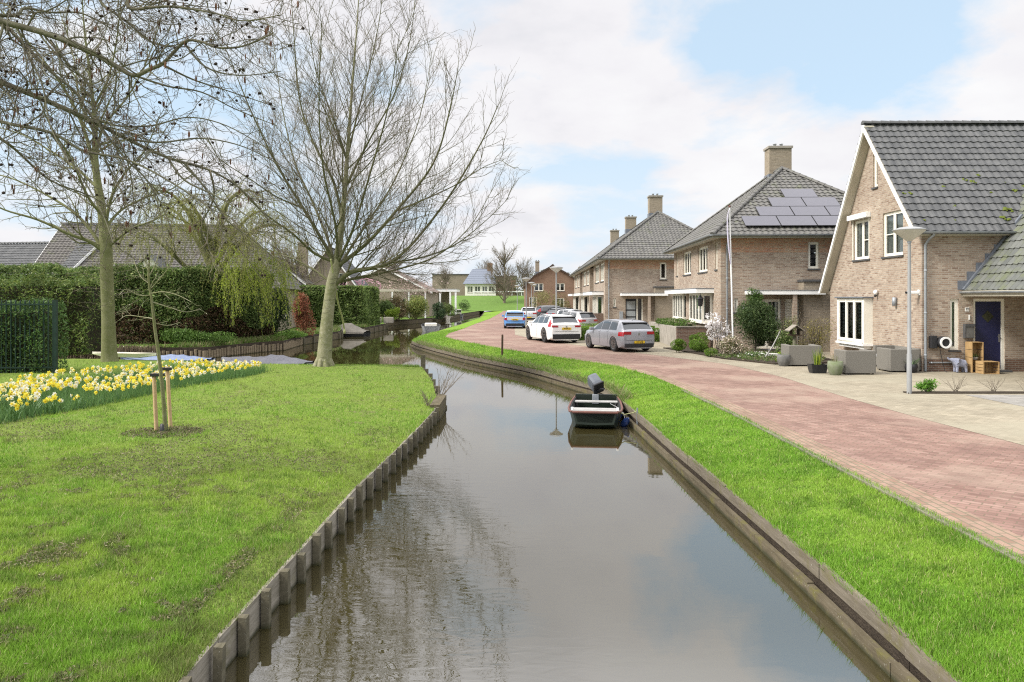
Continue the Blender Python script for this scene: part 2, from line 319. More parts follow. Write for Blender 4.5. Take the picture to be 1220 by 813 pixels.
class MB:
    """collects shapes, builds ONE mesh object with box-mapped UVs in metres"""
    def __init__(s): s.v = []; s.f = []; s.m = []; s.mats = []; s.sm = []
    def mi(s, m):
        if m not in s.mats: s.mats.append(m)
        return s.mats.index(m)
    def face(s, pts, m=None, smooth=False):
        b = len(s.v); s.v += [tuple(p) for p in pts]
        s.f.append(list(range(b, b + len(pts)))); s.m.append(s.mi(m)); s.sm.append(smooth); return s
    def raw(s, vs, fs, m=None, smooth=False):
        b = len(s.v); s.v += [tuple(p) for p in vs]; i = s.mi(m)
        for f in fs: s.f.append([b + k for k in f]); s.m.append(i); s.sm.append(smooth)
        return s
    def box(s, x0, x1, y0, y1, z0, z1, m=None, mx=None):
        vs = [Vector((x, y, z)) for z in (z0, z1) for y in (y0, y1) for x in (x0, x1)]
        if mx is not None: vs = [mx @ v for v in vs]
        return s.raw(vs, [(0, 2, 3, 1), (4, 5, 7, 6), (0, 1, 5, 4), (2, 6, 7, 3), (0, 4, 6, 2), (1, 3, 7, 5)], m)
    def bbox(s, x0, x1, y0, y1, z0, z1, b=0.02, m=None, mx=None):
        """bevelled box"""
        bm = bmesh.new(); bmesh.ops.create_cube(bm, size=1)
        for v in bm.verts:
            v.co = Vector(((x0 + x1) / 2 + v.co.x * (x1 - x0), (y0 + y1) / 2 + v.co.y * (y1 - y0), (z0 + z1) / 2 + v.co.z * (z1 - z0)))
        bmesh.ops.bevel(bm, geom=list(bm.edges), offset=b, segments=2, affect='EDGES', profile=0.6)
        vs = [v.co.copy() for v in bm.verts]
        if mx is not None: vs = [mx @ v for v in vs]
        bm.verts.index_update(); s.raw(vs, [[v.index for v in f.verts] for f in bm.faces], m); bm.free(); return s
    def tube(s, pts, rs, k=8, m=None, cap=True, smooth=True):
        pts = [Vector(p) for p in pts]
        if not isinstance(rs, (list, tuple)): rs = [rs] * len(pts)
        vs = []; a = None
        for i, p in enumerate(pts):
            t = (pts[min(i + 1, len(pts) - 1)] - pts[max(i - 1, 0)]).normalized()
            if a is None:
                a = t.orthogonal().normalized()
            else:
                a = (a - t * a.dot(t)).normalized()
            b = t.cross(a)
            for j in range(k):
                th = 2 * math.pi * j / k
                vs.append(p + (a * math.cos(th) + b * math.sin(th)) * rs[i])
        fs = []
        for i in range(len(pts) - 1):
            for j in range(k):
                fs.append((i * k + j, i * k + (j + 1) % k, (i + 1) * k + (j + 1) % k, (i + 1) * k + j))
        s.raw(vs, fs, m, smooth)
        if cap:
            s.face([vs[j] for j in reversed(range(k))], m); s.face([vs[-k + j] for j in range(k)], m)
        return s
    def lathe(s, prof, k=16, m=None, cx=0, cy=0, axis='z', smooth=True, cap=True):
        vs = []
        for r, z in prof:
            for j in range(k):
                th = 2 * math.pi * j / k
                a, b = r * math.cos(th), r * math.sin(th)
                vs.append((cx + a, cy + b, z) if axis == 'z' else ((z, cx + a, cy + b) if axis == 'x' else (cx + a, z, cy + b)))
        fs = []
        for i in range(len(prof) - 1):
            for j in range(k):
                q = (i * k + j, i * k + (j + 1) % k, (i + 1) * k + (j + 1) % k, (i + 1) * k + j)
                fs.append(q if axis != 'y' else q[::-1])
        s.raw(vs, fs, m, smooth)
        if cap:
            if prof[0][0] > 1e-4: s.face([vs[j] for j in range(k)][::-1], m)
            if prof[-1][0] > 1e-4: s.face(vs[-k:], m)
        return s
    def prism(s, poly, z0, z1, m=None):
        n = len(poly)
        s.raw([(p[0], p[1], z0) for p in poly] + [(p[0], p[1], z1) for p in poly],
              [list(range(n))[::-1], list(range(n, 2 * n))] + [(i, (i + 1) % n, n + (i + 1) % n, n + i) for i in range(n)], m)
        return s
    def build(s, name, m=None, parent=None, loc=None, rz=0, uvscale=1.0):
        me = bpy.data.meshes.new(name)
        me.from_pydata([tuple(v) for v in s.v], [], s.f)
        for mm in s.mats: me.materials.append(mm if mm is not None else m)
        for i, p in enumerate(me.polygons): p.material_index = s.m[i]; p.use_smooth = s.sm[i]
        uvl = me.uv_layers.new(name='UV')
        for p in me.polygons:
            n = p.normal; ax, ay, az = abs(n.x), abs(n.y), abs(n.z)
            for li in p.loop_indices:
                c = me.vertices[me.loops[li].vertex_index].co
                if az > 0.8: uv = (c.x, c.y)
                elif ax > ay: uv = (c.y, c.z)
                else: uv = (c.x, c.z)
                uvl.data[li].uv = uv
        me.update()
        o = bpy.data.objects.new(name, me); COL.objects.link(o)
        if parent: o.parent = parent
        if loc is not None: o.location = loc
        if rz: o.rotation_euler = (0, 0, rz)
        return o

def tag(o, label=None, cat=None, group=None, kind=None):
    if label: o['label'] = label
    if cat: o['category'] = cat
    if group: o['group'] = group
    if kind: o['kind'] = kind
    return o

def thing(name, label, cat, loc=(0, 0, 0), rz=0, group=None):
    o = bpy.data.objects.new(name, None); COL.objects.link(o)
    o.location = loc; o.rotation_euler = (0, 0, rz); o.empty_display_size = 0.2
    return tag(o, label, cat, group)

def struct(o): o['kind'] = 'structure'; return o

def dup(root, loc, rz, label=None, group=None):
    r = root.copy(); COL.objects.link(r); r.location = loc; r.rotation_euler = (0, 0, rz)
    if label: r['label'] = label
    if group: r['group'] = group
    for ch in list(root.children):
        c = ch.copy(); COL.objects.link(c); c.parent = r
        for g in list(ch.children):
            d = g.copy(); COL.objects.link(d); d.parent = c
    return r

def text_part(body, size, m, parent, loc, rot, name='lettering'):
    cu = bpy.data.curves.new(name, 'FONT'); cu.body = body; cu.size = size
    cu.align_x = 'CENTER'; cu.align_y = 'CENTER'; cu.extrude = 0.001; cu.offset = size * 0.02
    t = bpy.data.objects.new('tmp', cu); COL.objects.link(t)
    me = bpy.data.meshes.new_from_object(t); bpy.data.objects.remove(t)
    me.materials.clear(); me.materials.append(m)
    o = bpy.data.objects.new(name, me); COL.objects.link(o); o.parent = parent
    o.location = loc; o.rotation_euler = rot
    return o

# ------------------------------------------------------------------ tubes in bulk (trees)
def bulk_tubes(polys, k):
    """polys: list of (pts list, radii list) -> V, F"""
    groups = {}
    for p, r in polys: groups.setdefault(len(p), []).append((p, r))
    Vs = []; Fs = []; off = 0
    for n, lst in groups.items():
        P = np.array([q[0] for q in lst], dtype=np.float64); Rr = np.array([q[1] for q in lst], dtype=np.float64)
        T = np.empty_like(P); T[:, 1:-1] = P[:, 2:] - P[:, :-2]; T[:, 0] = P[:, 1] - P[:, 0]; T[:, -1] = P[:, -1] - P[:, -2]
        T /= np.linalg.norm(T, axis=2, keepdims=True) + 1e-9
        mt = T.mean(axis=1); ref = np.where(np.abs(mt[:, 2:3]) > 0.75, np.array([[1.0, 0.13, 0.0]]), np.array([[0.05, 0.1, 1.0]]))[:, None, :]
        A = np.cross(T, ref); A /= np.linalg.norm(A, axis=2, keepdims=True) + 1e-9
        B = np.cross(T, A)
        th = np.arange(k) * 2 * np.pi / k
        V = P[:, :, None, :] + Rr[:, :, None, None] * (A[:, :, None, :] * np.cos(th)[None, None, :, None] + B[:, :, None, :] * np.sin(th)[None, None, :, None])
        m = len(lst)
        idx = np.arange(m * n * k).reshape(m, n, k)
        a = idx[:, :-1]; b = idx[:, 1:]
        Fq = np.stack([a, np.roll(a, -1, 2), np.roll(b, -1, 2), b], axis=-1).reshape(-1, 4) + off
        Vs.append(V.reshape(-1, 3)); Fs.append(Fq); off += m * n * k
    return np.concatenate(Vs), np.concatenate(Fs)

def unit(v):
    l = math.sqrt(v[0] ** 2 + v[1] ** 2 + v[2] ** 2) + 1e-9
    return (v[0] / l, v[1] / l, v[2] / l)

def sprout(p, d, length, r0, r1, n, up, wig, g):
    pts = [p]; rs = [r0]; d = unit(d); st = length / n
    for i in range(n):
        d = unit((d[0] + g.gauss(0, wig), d[1] + g.gauss(0, wig), d[2] + g.gauss(0, wig) + up))
        p = (p[0] + d[0] * st, p[1] + d[1] * st, p[2] + d[2] * st)
        pts.append(p); rs.append(r0 + (r1 - r0) * (i + 1) / n)
    return pts, rs

def interp(pts, rs, t):
    x = t * (len(pts) - 1); i = min(int(x), len(pts) - 2); f = x - i
    a, b = pts[i], pts[i + 1]
    return tuple(a[j] + (b[j] - a[j]) * f for j in range(3)), unit(tuple(b[j] - a[j] for j in range(3))), rs[i] + (rs[i + 1] - rs[i]) * f

def smooth_poly(pts, rs, n):
    """catmull-rom resample"""
    P = [Vector(p) for p in pts]; out = []; ro = []
    for i in range(len(P) - 1):
        p0 = P[max(i - 1, 0)]; p1 = P[i]; p2 = P[i + 1]; p3 = P[min(i + 2, len(P) - 1)]
        for j in range(n):
            t = j / n
            out.append(tuple(0.5 * ((2 * p1) + (p2 - p0) * t + (2 * p0 - 5 * p1 + 4 * p2 - p3) * t * t + (3 * p1 - p0 - 3 * p2 + p3) * t ** 3)))
            ro.append(rs[i] + (rs[i + 1] - rs[i]) * t)
    out.append(tuple(P[-1])); ro.append(rs[-1]); return out, ro

def branch_out(limbs, levels, g):
    """levels: list of dict(n per metre, ang, lf length factor, lmin, rr, seg, up, wig, t0)"""
    out = [list(limbs)]
    cur = limbs
    for L in levels:
        nxt = []
        for pts, rs in cur:
            ln = sum(math.dist(pts[i], pts[i + 1]) for i in range(len(pts) - 1))
            cnt = max(1, int(ln * L['n'] + g.random()))
            for c in range(cnt):
                t = L['t0'] + (1 - L['t0']) * (c + g.random()) / cnt
                if t > 0.985: t = 0.985
                p, d, r = interp(pts, rs, t)
                # perpendicular random
                q = unit((g.gauss(0, 1), g.gauss(0, 1), g.gauss(0, 1) + L.get('bias', 0)))
                k = q[0] * d[0] + q[1] * d[1] + q[2] * d[2]
                q = unit((q[0] - d[0] * k, q[1] - d[1] * k, q[2] - d[2] * k))
                a = R(L['ang'] * g.uniform(0.7, 1.3))
                dd = tuple(d[j] * math.cos(a) + q[j] * math.sin(a) for j in range(3))
                l = max(L['lmin'], ln * L['lf'] * (1.15 - 0.75 * t) * g.uniform(0.6, 1.25))
                if 'lmax' in L: l = min(l, L['lmax'])
                r0 = max(L['rmin'], r * L['rr'])
                nxt.append(sprout(p, dd, l, r0, max(L['rmin'] * 0.7, r0 * 0.3), L['seg'], L['up'], L['wig'], g))
        out.append(nxt); cur = nxt
    return out

# ------------------------------------------------------------------ leaves in bulk
def leaf_cloud(C, size, col, g, jit=0.25, flat=None, aspect=0.6, hang=None):
    """C (n,3) centres -> quads; col (n,3)"""
    n = len(C)
    A = g.normal(size=(n, 3)); A /= np.linalg.norm(A, axis=1, keepdims=True)
    if hang is not None: A = A * (1 - hang) + np.array([0, 0, -1.0]) * hang; A /= np.linalg.norm(A, axis=1, keepdims=True)
    B = g.normal(size=(n, 3)); B = np.cross(A, B); B /= np.linalg.norm(B, axis=1, keepdims=True) + 1e-9
    s = (np.asarray(size) * (1 + jit * g.normal(size=n))).clip(0.002)[:, None]
    V = np.stack([C - A * s, C + B * s * aspect * 0.5 , C + A * s, C - B * s * aspect * 0.5], axis=1).reshape(-1, 3)
    Fq = np.arange(4 * n).reshape(n, 4)
    return V, Fq, np.repeat(col, 4, axis=0)

def pal(n, cols, g, jit=0.12, w=None):
    cols = np.array(cols, dtype=np.float64)
    i = g.choice(len(cols), size=n, p=w)
    c = cols[i] * (1 + jit * g.normal(size=(n, 1)))
    return c.clip(0.001, 0.95)
# ------------------------------------------------------------------ camera, light, sky
cam = bpy.data.cameras.new('camera'); co = bpy.data.objects.new('camera', cam); COL.objects.link(co)
cam.sensor_fit = 'HORIZONTAL'; cam.sensor_width = 36; cam.lens = F / 1220 * 36
cam.shift_y = -(406.5 - H0) / 1220
cam.clip_start = 0.1; cam.clip_end = 6000
co.location = (0, 0, HC); co.rotation_euler = (R(90), 0, 0)
sc.camera = co
SUN_EL, SUN_AZ = 42, 254      # azimuth clockwise from +Y (view direction); light from the left, a little behind the camera
sd = bpy.data.lights.new('sun', 'SUN'); sd.energy = SUN_E = 3.5; sd.angle = R(17); sd.color = (1.0, 0.955, 0.88)
so = bpy.data.objects.new('sun', sd); COL.objects.link(so)
sdir = Vector((math.sin(R(SUN_AZ)) * math.cos(R(SUN_EL)), math.cos(R(SUN_AZ)) * math.cos(R(SUN_EL)), math.sin(R(SUN_EL))))
so.rotation_euler = sdir.to_track_quat('Z', 'Y').to_euler(); so.location = sdir * 50

w = bpy.data.worlds.new('World'); sc.world = w; w.use_nodes = True; nt = w.node_tree
bg = nt.nodes['Background']; bg.inputs[1].default_value = 0.15
sky = N(nt, 'ShaderNodeTexSky', sky_type='NISHITA'); sky.sun_disc = False
sky.sun_elevation = R(SUN_EL); sky.sun_rotation = R(SUN_AZ); sky.air_density = 1.0; sky.dust_density = 2.0; sky.ozone_density = 1.5
tc = N(nt, 'ShaderNodeTexCoord').outputs['Generated']
sp = N(nt, 'ShaderNodeSeparateXYZ'); nt.links.new(tc, sp.inputs[0])
zz = N(nt, 'ShaderNodeMath', operation='MAXIMUM'); nt.links.new(sp.outputs['Z'], zz.inputs[0]); zz.inputs[1].default_value = 0.0
za = N(nt, 'ShaderNodeMath', operation='ADD'); nt.links.new(zz.outputs[0], za.inputs[0]); za.inputs[1].default_value = 0.30
dv = N(nt, 'ShaderNodeVectorMath', operation='DIVIDE'); nt.links.new(tc, dv.inputs[0])
cb = N(nt, 'ShaderNodeCombineXYZ')
for i in range(3): nt.links.new(za.outputs[0], cb.inputs[i])
nt.links.new(cb.outputs[0], dv.inputs[1])
n_big = noise(nt, dv.outputs[0], 1.9, 8, 0.56, 0.25)
n_fine = noise(nt, dv.outputs[0], 7.0, 6, 0.6, 0.3)
def sumn(a, b, k=1.0):
    m = N(nt, 'ShaderNodeMath', operation='MULTIPLY_ADD'); nt.links.new(b, m.inputs[0]); m.inputs[1].default_value = k
    nt.links.new(a, m.inputs[2]); return m.outputs[0]
f = sumn(n_big, n_fine, 0.22)
for (u, v, rad, amt) in [(965, 50, .27, -.25), (1090, 75, .15, -.17), (690, 255, .17, -.20), (770, 235, .12, -.12), (930, 170, .08, .02), (60, 130, .36, -.12), (1190, 15, .10, .14), (560, 8, .14, -.08),
                         (700, 120, .30, .17), (1130, 165, .20, .24), (880, 190, .16, .16), (625, 270, .08, .20), (480, 60, .2, .1)]:
    d = Vector(((u - U0) / F, 1, (H0 - v) / F)).normalized()
    ds = N(nt, 'ShaderNodeVectorMath', operation='DISTANCE'); nt.links.new(tc, ds.inputs[0]); ds.inputs[1].default_value = d
    mr = N(nt, 'ShaderNodeMapRange', interpolation_type='SMOOTHSTEP'); nt.links.new(ds.outputs['Value'], mr.inputs[0])
    mr.inputs[1].default_value = 0; mr.inputs[2].default_value = rad; mr.inputs[3].default_value = amt; mr.inputs[4].default_value = 0
    f = sumn(f, mr.outputs[0])
up_ = N(nt, 'ShaderNodeMapRange', interpolation_type='SMOOTHSTEP'); nt.links.new(zz.outputs[0], up_.inputs[0]); up_.inputs[1].default_value = .37; up_.inputs[2].default_value = .46; up_.inputs[3].default_value = 0; up_.inputs[4].default_value = .16
f = sumn(f, up_.outputs[0])
mask = ramp(nt, f, [(0.50, (0, 0, 0)), (0.57, (.45,) * 3), (0.66, (1, 1, 1))])
n_sh = noise(nt, dv.outputs[0], 2.6, 6, 0.55)
k_ = 1 / 0.15
cloud = ramp(nt, n_sh, [(0.36, (0.97, 0.97, 0.98)), (0.56, (0.90, 0.89, 0.92)), (0.74, (0.76, 0.765, 0.81))])
cloud = mixc(nt, 1.0, cloud, (k_ * 0.655,) * 3, 'MULTIPLY')
pale = mixc(nt, 0.78, sky.outputs[0], (0.43 * k_, 0.545 * k_, 0.64 * k_))
hz = N(nt, 'ShaderNodeMapRange'); nt.links.new(zz.outputs[0], hz.inputs[0]); hz.inputs[1].default_value = 0.0; hz.inputs[2].default_value = 0.24; hz.inputs[3].default_value = 0.75; hz.inputs[4].default_value = 0
pale = mixc(nt, hz.outputs[0], pale, (0.56 * k_, 0.60 * k_, 0.655 * k_))
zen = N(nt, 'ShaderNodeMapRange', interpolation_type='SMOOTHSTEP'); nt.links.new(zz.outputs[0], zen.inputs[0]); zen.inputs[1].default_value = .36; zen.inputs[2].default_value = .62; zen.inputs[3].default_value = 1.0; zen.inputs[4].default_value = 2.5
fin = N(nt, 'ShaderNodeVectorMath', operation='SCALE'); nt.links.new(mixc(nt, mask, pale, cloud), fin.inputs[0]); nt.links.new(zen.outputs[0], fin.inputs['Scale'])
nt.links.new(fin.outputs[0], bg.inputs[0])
sc.view_settings.view_transform = 'Standard'; sc.view_settings.look = 'None'
sc.view_settings.exposure = 0.62
sc.cycles.filter_width = 1.15
sc.cycles.use_denoising = False; sc.view_settings.gamma = 1.0

# ------------------------------------------------------------------ plan lines (x, y) in metres
BANK_R = [(3.06, -15), (3.06, 6.1), (3.05, 7.8), (2.98, 11), (2.88, 15.2), (2.80, 20), (2.78, 22.2), (2.4, 24), (1.84, 25.6), (.97, 28.4), (.3, 30.2), (-2.4, 36),
          (-4.3, 41), (-5.8, 45.3), (-6.5, 48), (-6.75, 54), (-6.1, 68), (-5.5, 78), (-4.6, 105), (-5.0, 128), (-5.6, 150)]
ROAD_L = [(4.85, -15), (4.8, 7), (4.76, 12), (4.74, 16.3), (4.6, 20), (4.4, 23.5), (3.67, 27.3), (2.5, 29.8), (-.4, 36), (-3.2, 43.5), (-4.2, 47.2), (-4.35, 52),
          (-3.9, 58.8), (-3.4, 72), (-2.6, 88), (-1.7, 130), (-1.6, 150)]
PAVE_L = [(8.6, -15), (8.5, 12.5), (8.3, 15.3), (8.2, 18.5), (8.35, 23.5), (7.9, 28), (6.2, 32), (3.5, 38.6), (1.4, 44.5), (.2, 50), (0.2, 60), (0.9, 80), (1.6, 110), (1.6, 150)]
BANK_L = [(-2.36, -15), (-2.36, 6.1), (-2.30, 8.3), (-2.24, 11.0), (-2.12, 13.2), (-2.0, 15.4), (-1.89, 18.7), (-1.95, 20), (-2.6, 25), (-3.6, 30.4)]
LAWN_F = [(-3.6, 30.4), (-10.5, 30.6), (-13, 32), (-18, 33.5), (-60, 34.5)]
BANK_F = [(-5.6, 150), (-7.9, 120), (-9.1, 107), (-9.3, 96), (-13.6, 82), (-12.9, 76), (-12.3, 73), (-12.3, 63.5), (-14.0, 62.5), (-12.9, 56.4), (-13.7, 49.3),
          (-13.3, 44), (-14.2, 42.5), (-15.5, 38), (-20.3, 37.3), (-60, 37)]
WZ = -0.62
def fx(line, y):
    ys = [p[1] for p in line]; xs = [p[0] for p in line]
    return np.interp(y, ys, xs)

def offset_line(line, d):
    out = []
    for i, p in enumerate(line):
        a = Vector(line[max(i - 1, 0)]); b = Vector(line[min(i + 1, len(line) - 1)])
        t = (b - a).normalized(); n = Vector((t.y, -t.x)); out.append((p[0] + n.x * d, p[1] + n.y * d))
    return out

# one ground sheet to the horizon with the canal, lawn and verge left open
hole = [(4.85, -15)] + ROAD_L[1:] + [(-5.6, 150.0)] + BANK_F[1:] + [(-60, -15)]
outer = [(-2500, -2500), (2500, -2500), (2500, 3000), (-2500, 3000)]
def sheet(name, outer, holes, z, m):
    loops = [[Vector((x, y, 0)) for x, y in outer]] + [[Vector((x, y, 0)) for x, y in h] for h in holes]
    tri = tessellate_polygon(loops); vs = [v for l in loops for v in l]
    mb = MB(); fs = []
    for t in tri:
        a, b, c = (vs[i] for i in t)
        if (b - a).cross(c - a).z < 0: t = t[::-1]
        fs.append(t)
    mb.raw([(v.x, v.y, z) for v in vs], fs)
    return mb.build(name, m)
struct(sheet('ground', outer, [hole], -0.03, M['field']))

# water
m, nt, b = mat('canal_water', 0.006, (0.030, 0.025, 0.009)); M['water'] = m
b.inputs['IOR'].default_value = 1.33; b.inputs['Specular IOR Level'].default_value = 0.5
b.inputs['IOR'].default_value = 3.0
v = N(nt, 'ShaderNodeNewGeometry').outputs['Position']
mp = N(nt, 'ShaderNodeMapping'); mp.inputs['Scale'].default_value = (0.8, 2.0, 1); nt.links.new(v, mp.inputs[0])
na = noise(nt, mp.outputs[0], 3.4, 3, 0.45, 0.6); nb = noise(nt, mp.outputs[0], 0.9, 2, 0.5)
msk = noise(nt, v, 0.22, 2, 0.5)
sx = N(nt, 'ShaderNodeSeparateXYZ'); nt.links.new(v, sx.inputs[0])
# the surface is rougher near the left bank, where the breeze reaches it, and calm in the lee of the right bank
mr = N(nt, 'ShaderNodeMapRange', interpolation_type='SMOOTHSTEP'); nt.links.new(sx.outputs['X'], mr.inputs[0]); mr.inputs[1].default_value = -1.0; mr.inputs[2].default_value = 1.4; mr.inputs[3].default_value = 1.0; mr.inputs[4].default_value = 0.10
my = N(nt, 'ShaderNodeMapRange', interpolation_type='SMOOTHSTEP'); nt.links.new(sx.outputs['Y'], my.inputs[0]); my.inputs[1].default_value = 9; my.inputs[2].default_value = 22; my.inputs[3].default_value = 1.0; my.inputs[4].default_value = 0.14
ml = N(nt, 'ShaderNodeMath', operation='MULTIPLY'); nt.links.new(mr.outputs[0], ml.inputs[0]); nt.links.new(my.outputs[0], ml.inputs[1])
ml2 = N(nt, 'ShaderNodeMath', operation='MULTIPLY'); nt.links.new(ml.outputs[0], ml2.inputs[0]); nt.links.new(na, ml2.inputs[1])
ma = N(nt, 'ShaderNodeMath', operation='MULTIPLY_ADD'); nt.links.new(nb, ma.inputs[0]); ma.inputs[1].default_value = 0.35; nt.links.new(ml2.outputs[0], ma.inputs[2])
bump(nt, b, ma.outputs[0], 0.30, 0.0075)
mb = MB(); mb.face([(-62, -16, WZ), (5.2, -16, WZ), (5.2, 152, WZ), (-62, 152, WZ)])
struct(mb.build('canal_water', M['water']))

# verge between road and canal
ys = np.concatenate([np.arange(-15, 60, 0.5), np.arange(60, 150.1, 3)])
NV = 9
xa = fx([(p[0], p[1]) for p in BANK_R], ys) + 0.16; xb = fx(ROAD_L, ys)
s = np.linspace(0, 1, NV)
X = xa[:, None] + (xb - xa)[:, None] * s[None]; Y = np.repeat(ys[:, None], NV, 1)
def verge_z(x, y):
    a = fx(BANK_R, y) + 0.16; b_ = fx(ROAD_L, y); t = np.clip((x - a) / (b_ - a), 0, 1)
    return -0.325 + 0.335 * (t ** 0.8) + 0.018 * np.sin(x * 5.1 + y * 2.3) * np.sin(y * 3.1) * np.sin(t * np.pi)
Z = verge_z(X, Y)
V = np.stack([X, Y, Z], -1).reshape(-1, 3); nr = len(ys)
idx = np.arange(nr * NV).reshape(nr, NV)
Fq = np.stack([idx[:-1, :-1], idx[:-1, 1:], idx[1:, 1:], idx[1:, :-1]], -1).reshape(-1, 4)
struct(fast_mesh('grass_verge', V, Fq, M['verge'], smooth=True))

# left lawn
def lawn_far(x): return np.interp(-np.asarray(x), [3.6, 10.5, 13, 18, 60], [30.4, 30.6, 32, 33.5, 34.5])
def lawn_z(x, y):
    e = fx(BANK_L, np.clip(y, -15, 30.4)); d = np.minimum(e - x, (lawn_far(x) - y) * 1.5)
    t = np.clip(d / 2.6, 0, 1); t = t * t * (3 - 2 * t)
    return -0.315 + 0.20 * t + (0.022 * np.sin(x * 1.3 + 1) * np.sin(y * 0.9) + 0.008 * np.sin(x * 5.3 + y * 3.7)) * t
ys = np.linspace(-15, 30.4, 140); ss = np.concatenate([[0], np.cumsum(np.linspace(0.25, 1.1, 80) ** 1.0)]); ss = ss / ss[-1]
e = fx(BANK_L, ys) - 0.03
X = e[:, None] + (-60 - e)[:, None] * ss[None]
Y = np.repeat(ys[:, None], len(ss), 1); yf = lawn_far(X); Y = np.where(Y > 0, Y * yf / 30.4, Y)
Z = lawn_z(X, Y)
V = np.stack([X, Y, Z], -1).reshape(-1, 3); idx = np.arange(X.size).reshape(X.shape)
Fq = np.stack([idx[:-1, 1:], idx[:-1, :-1], idx[1:, :-1], idx[1:, 1:]], -1).reshape(-1, 4)
struct(fast_mesh('lawn', V, Fq, M['lawn'], smooth=True))

# road and paving
def strip(name, la, lb, z, m, y0=-15, y1=150, st=1.0):
    ys = np.arange(y0, y1 + .01, st); mb = MB()
    a = fx(la, ys); b_ = fx(lb, ys) if isinstance(lb, list) else np.full_like(ys, lb)
    for i in range(len(ys) - 1):
        mb.face([(a[i], ys[i], z), (b_[i], ys[i], z), (b_[i + 1], ys[i + 1], z), (a[i + 1], ys[i + 1], z)])
    return struct(mb.build(name, m))
strip('road', ROAD_L, [(p[0] + .25, p[1]) for p in PAVE_L], 0.0, M['road'])
strip('paving', PAVE_L, 24.0, 0.004, M['yellow_paving'])
EDG = [(p[0] - 0.02, p[1]) for p in ROAD_L]
strip('road_edge_course', EDG, [(p[0] + 0.42, p[1]) for p in ROAD_L], 0.005, M['edge_paving'], -15, 34)
mb = MB()
ys = np.arange(-15, 21, 1.0)
for i in range(len(ys) - 1):
    a0, a1 = fx(ROAD_L, ys[i]), fx(ROAD_L, ys[i + 1])
    mb.raw([(a0 - .13, ys[i], -.1), (a0 - .03, ys[i], -.1), (a0 - .13, ys[i], .022), (a0 - .03, ys[i], .022), (a1 - .13, ys[i + 1] - .012, -.1), (a1 - .03, ys[i + 1] - .012, -.1), (a1 - .13, ys[i + 1] - .012, .022), (a1 - .03, ys[i + 1] - .012, .022)],
           [(2, 3, 7, 6), (0, 2, 6, 4), (1, 5, 7, 3), (0, 1, 3, 2), (4, 6, 7, 5)])
struct(mb.build('kerb_edging', simple('dirty_kerb', (.20, .18, .14), (.13, .12, .085), rough=.95, scale=4)))
# darker rough patch and driveway slabs at the near house
mb = MB(); mb.face([(11.6, 14.6, .008), (24, 14.6, .008), (24, 19.2, .008), (11.4, 19.0, .008)])
struct(mb.build('driveway', M['grey_slabs']))
mb = MB(); mb.face([(12.4, 15.6, .012), (24, 15.6, .012), (24, 16.7, .012), (12.2, 16.7, .012)])
struct(mb.build('driveway_old_slabs', M['concrete']))
mb = MB(); mb.box(10.1, 24, 19.25, 19.52, -0.02, 0.035)
struct(mb.build('planting_bed_soil', M['soil']))

# far dike with its road
mb = MB()
y0, y1 = 142, 158
for (xa_, xb_) in ((-90, -8.5), (-8.5, 40)):
    mb.face([(xa_, y0, -0.02), (xb_, y0, -0.02), (xb_, y1, 2.9), (xa_, y1, 2.9)])
mb.face([(-90, y1, 2.9), (40, y1, 2.9), (40, y1 + 12, 2.9), (-90, y1 + 12, 2.9)])
mb.face([(-90, y1 + 12, 2.9), (40, y1 + 12, 2.9), (40, y1 + 26, -0.5), (-90, y1 + 26, -0.5)])
struct(mb.build('dike', M['dike']))
mb = MB(); mb.face([(-90, y1 + 2, 2.91), (40, y1 + 2, 2.91), (40, y1 + 6, 2.91), (-90, y1 + 6, 2.91)])
struct(mb.build('dike_path', M['yellow_paving']))
# dry mown path down the slope
mb = MB(); mb.face([(-5, 157.9, 2.9), (-3.2, 157.9, 2.9), (2.6, 143.2, .22), (1.4, 143.2, .22)])

# ------------------------------------------------------------------ banks
def bank_wall(line, z0, z1, th, mb, jit=0.0, seg=1.9, g=rnd):
    """boards along a plan line, each with its own slight offset"""
    # resample
    pts = [Vector(p) for p in line]; out = []
    for a, b_ in zip(pts[:-1], pts[1:]):
        n = max(1, round((b_ - a).length / seg))
        for i in range(n): out.append(a + (b_ - a) * i / n)
    out.append(pts[-1])
    for a, b_ in zip(out[:-1], out[1:]):
        t = (b_ - a).normalized(); n = Vector((t.y, -t.x))
        dz = g.uniform(-jit, jit); do = g.uniform(-jit, jit) * .6
        A = a + n * do + t * .004; B = b_ + n * do - t * .004
        A2 = A + n * th; B2 = B + n * th
        za, zb = z1 + dz, z1 + dz + g.uniform(-jit, jit) * .5
        mb.raw([(A.x, A.y, z0), (B.x, B.y, z0), (B2.x, B2.y, z0), (A2.x, A2.y, z0), (A.x, A.y, za), (B.x, B.y, zb), (B2.x, B2.y, zb), (A2.x, A2.y, za)],
               [(0, 3, 2, 1), (4, 5, 6, 7), (0, 1, 5, 4), (1, 2, 6, 5), (2, 3, 7, 6), (3, 0, 4, 7)])
    return out

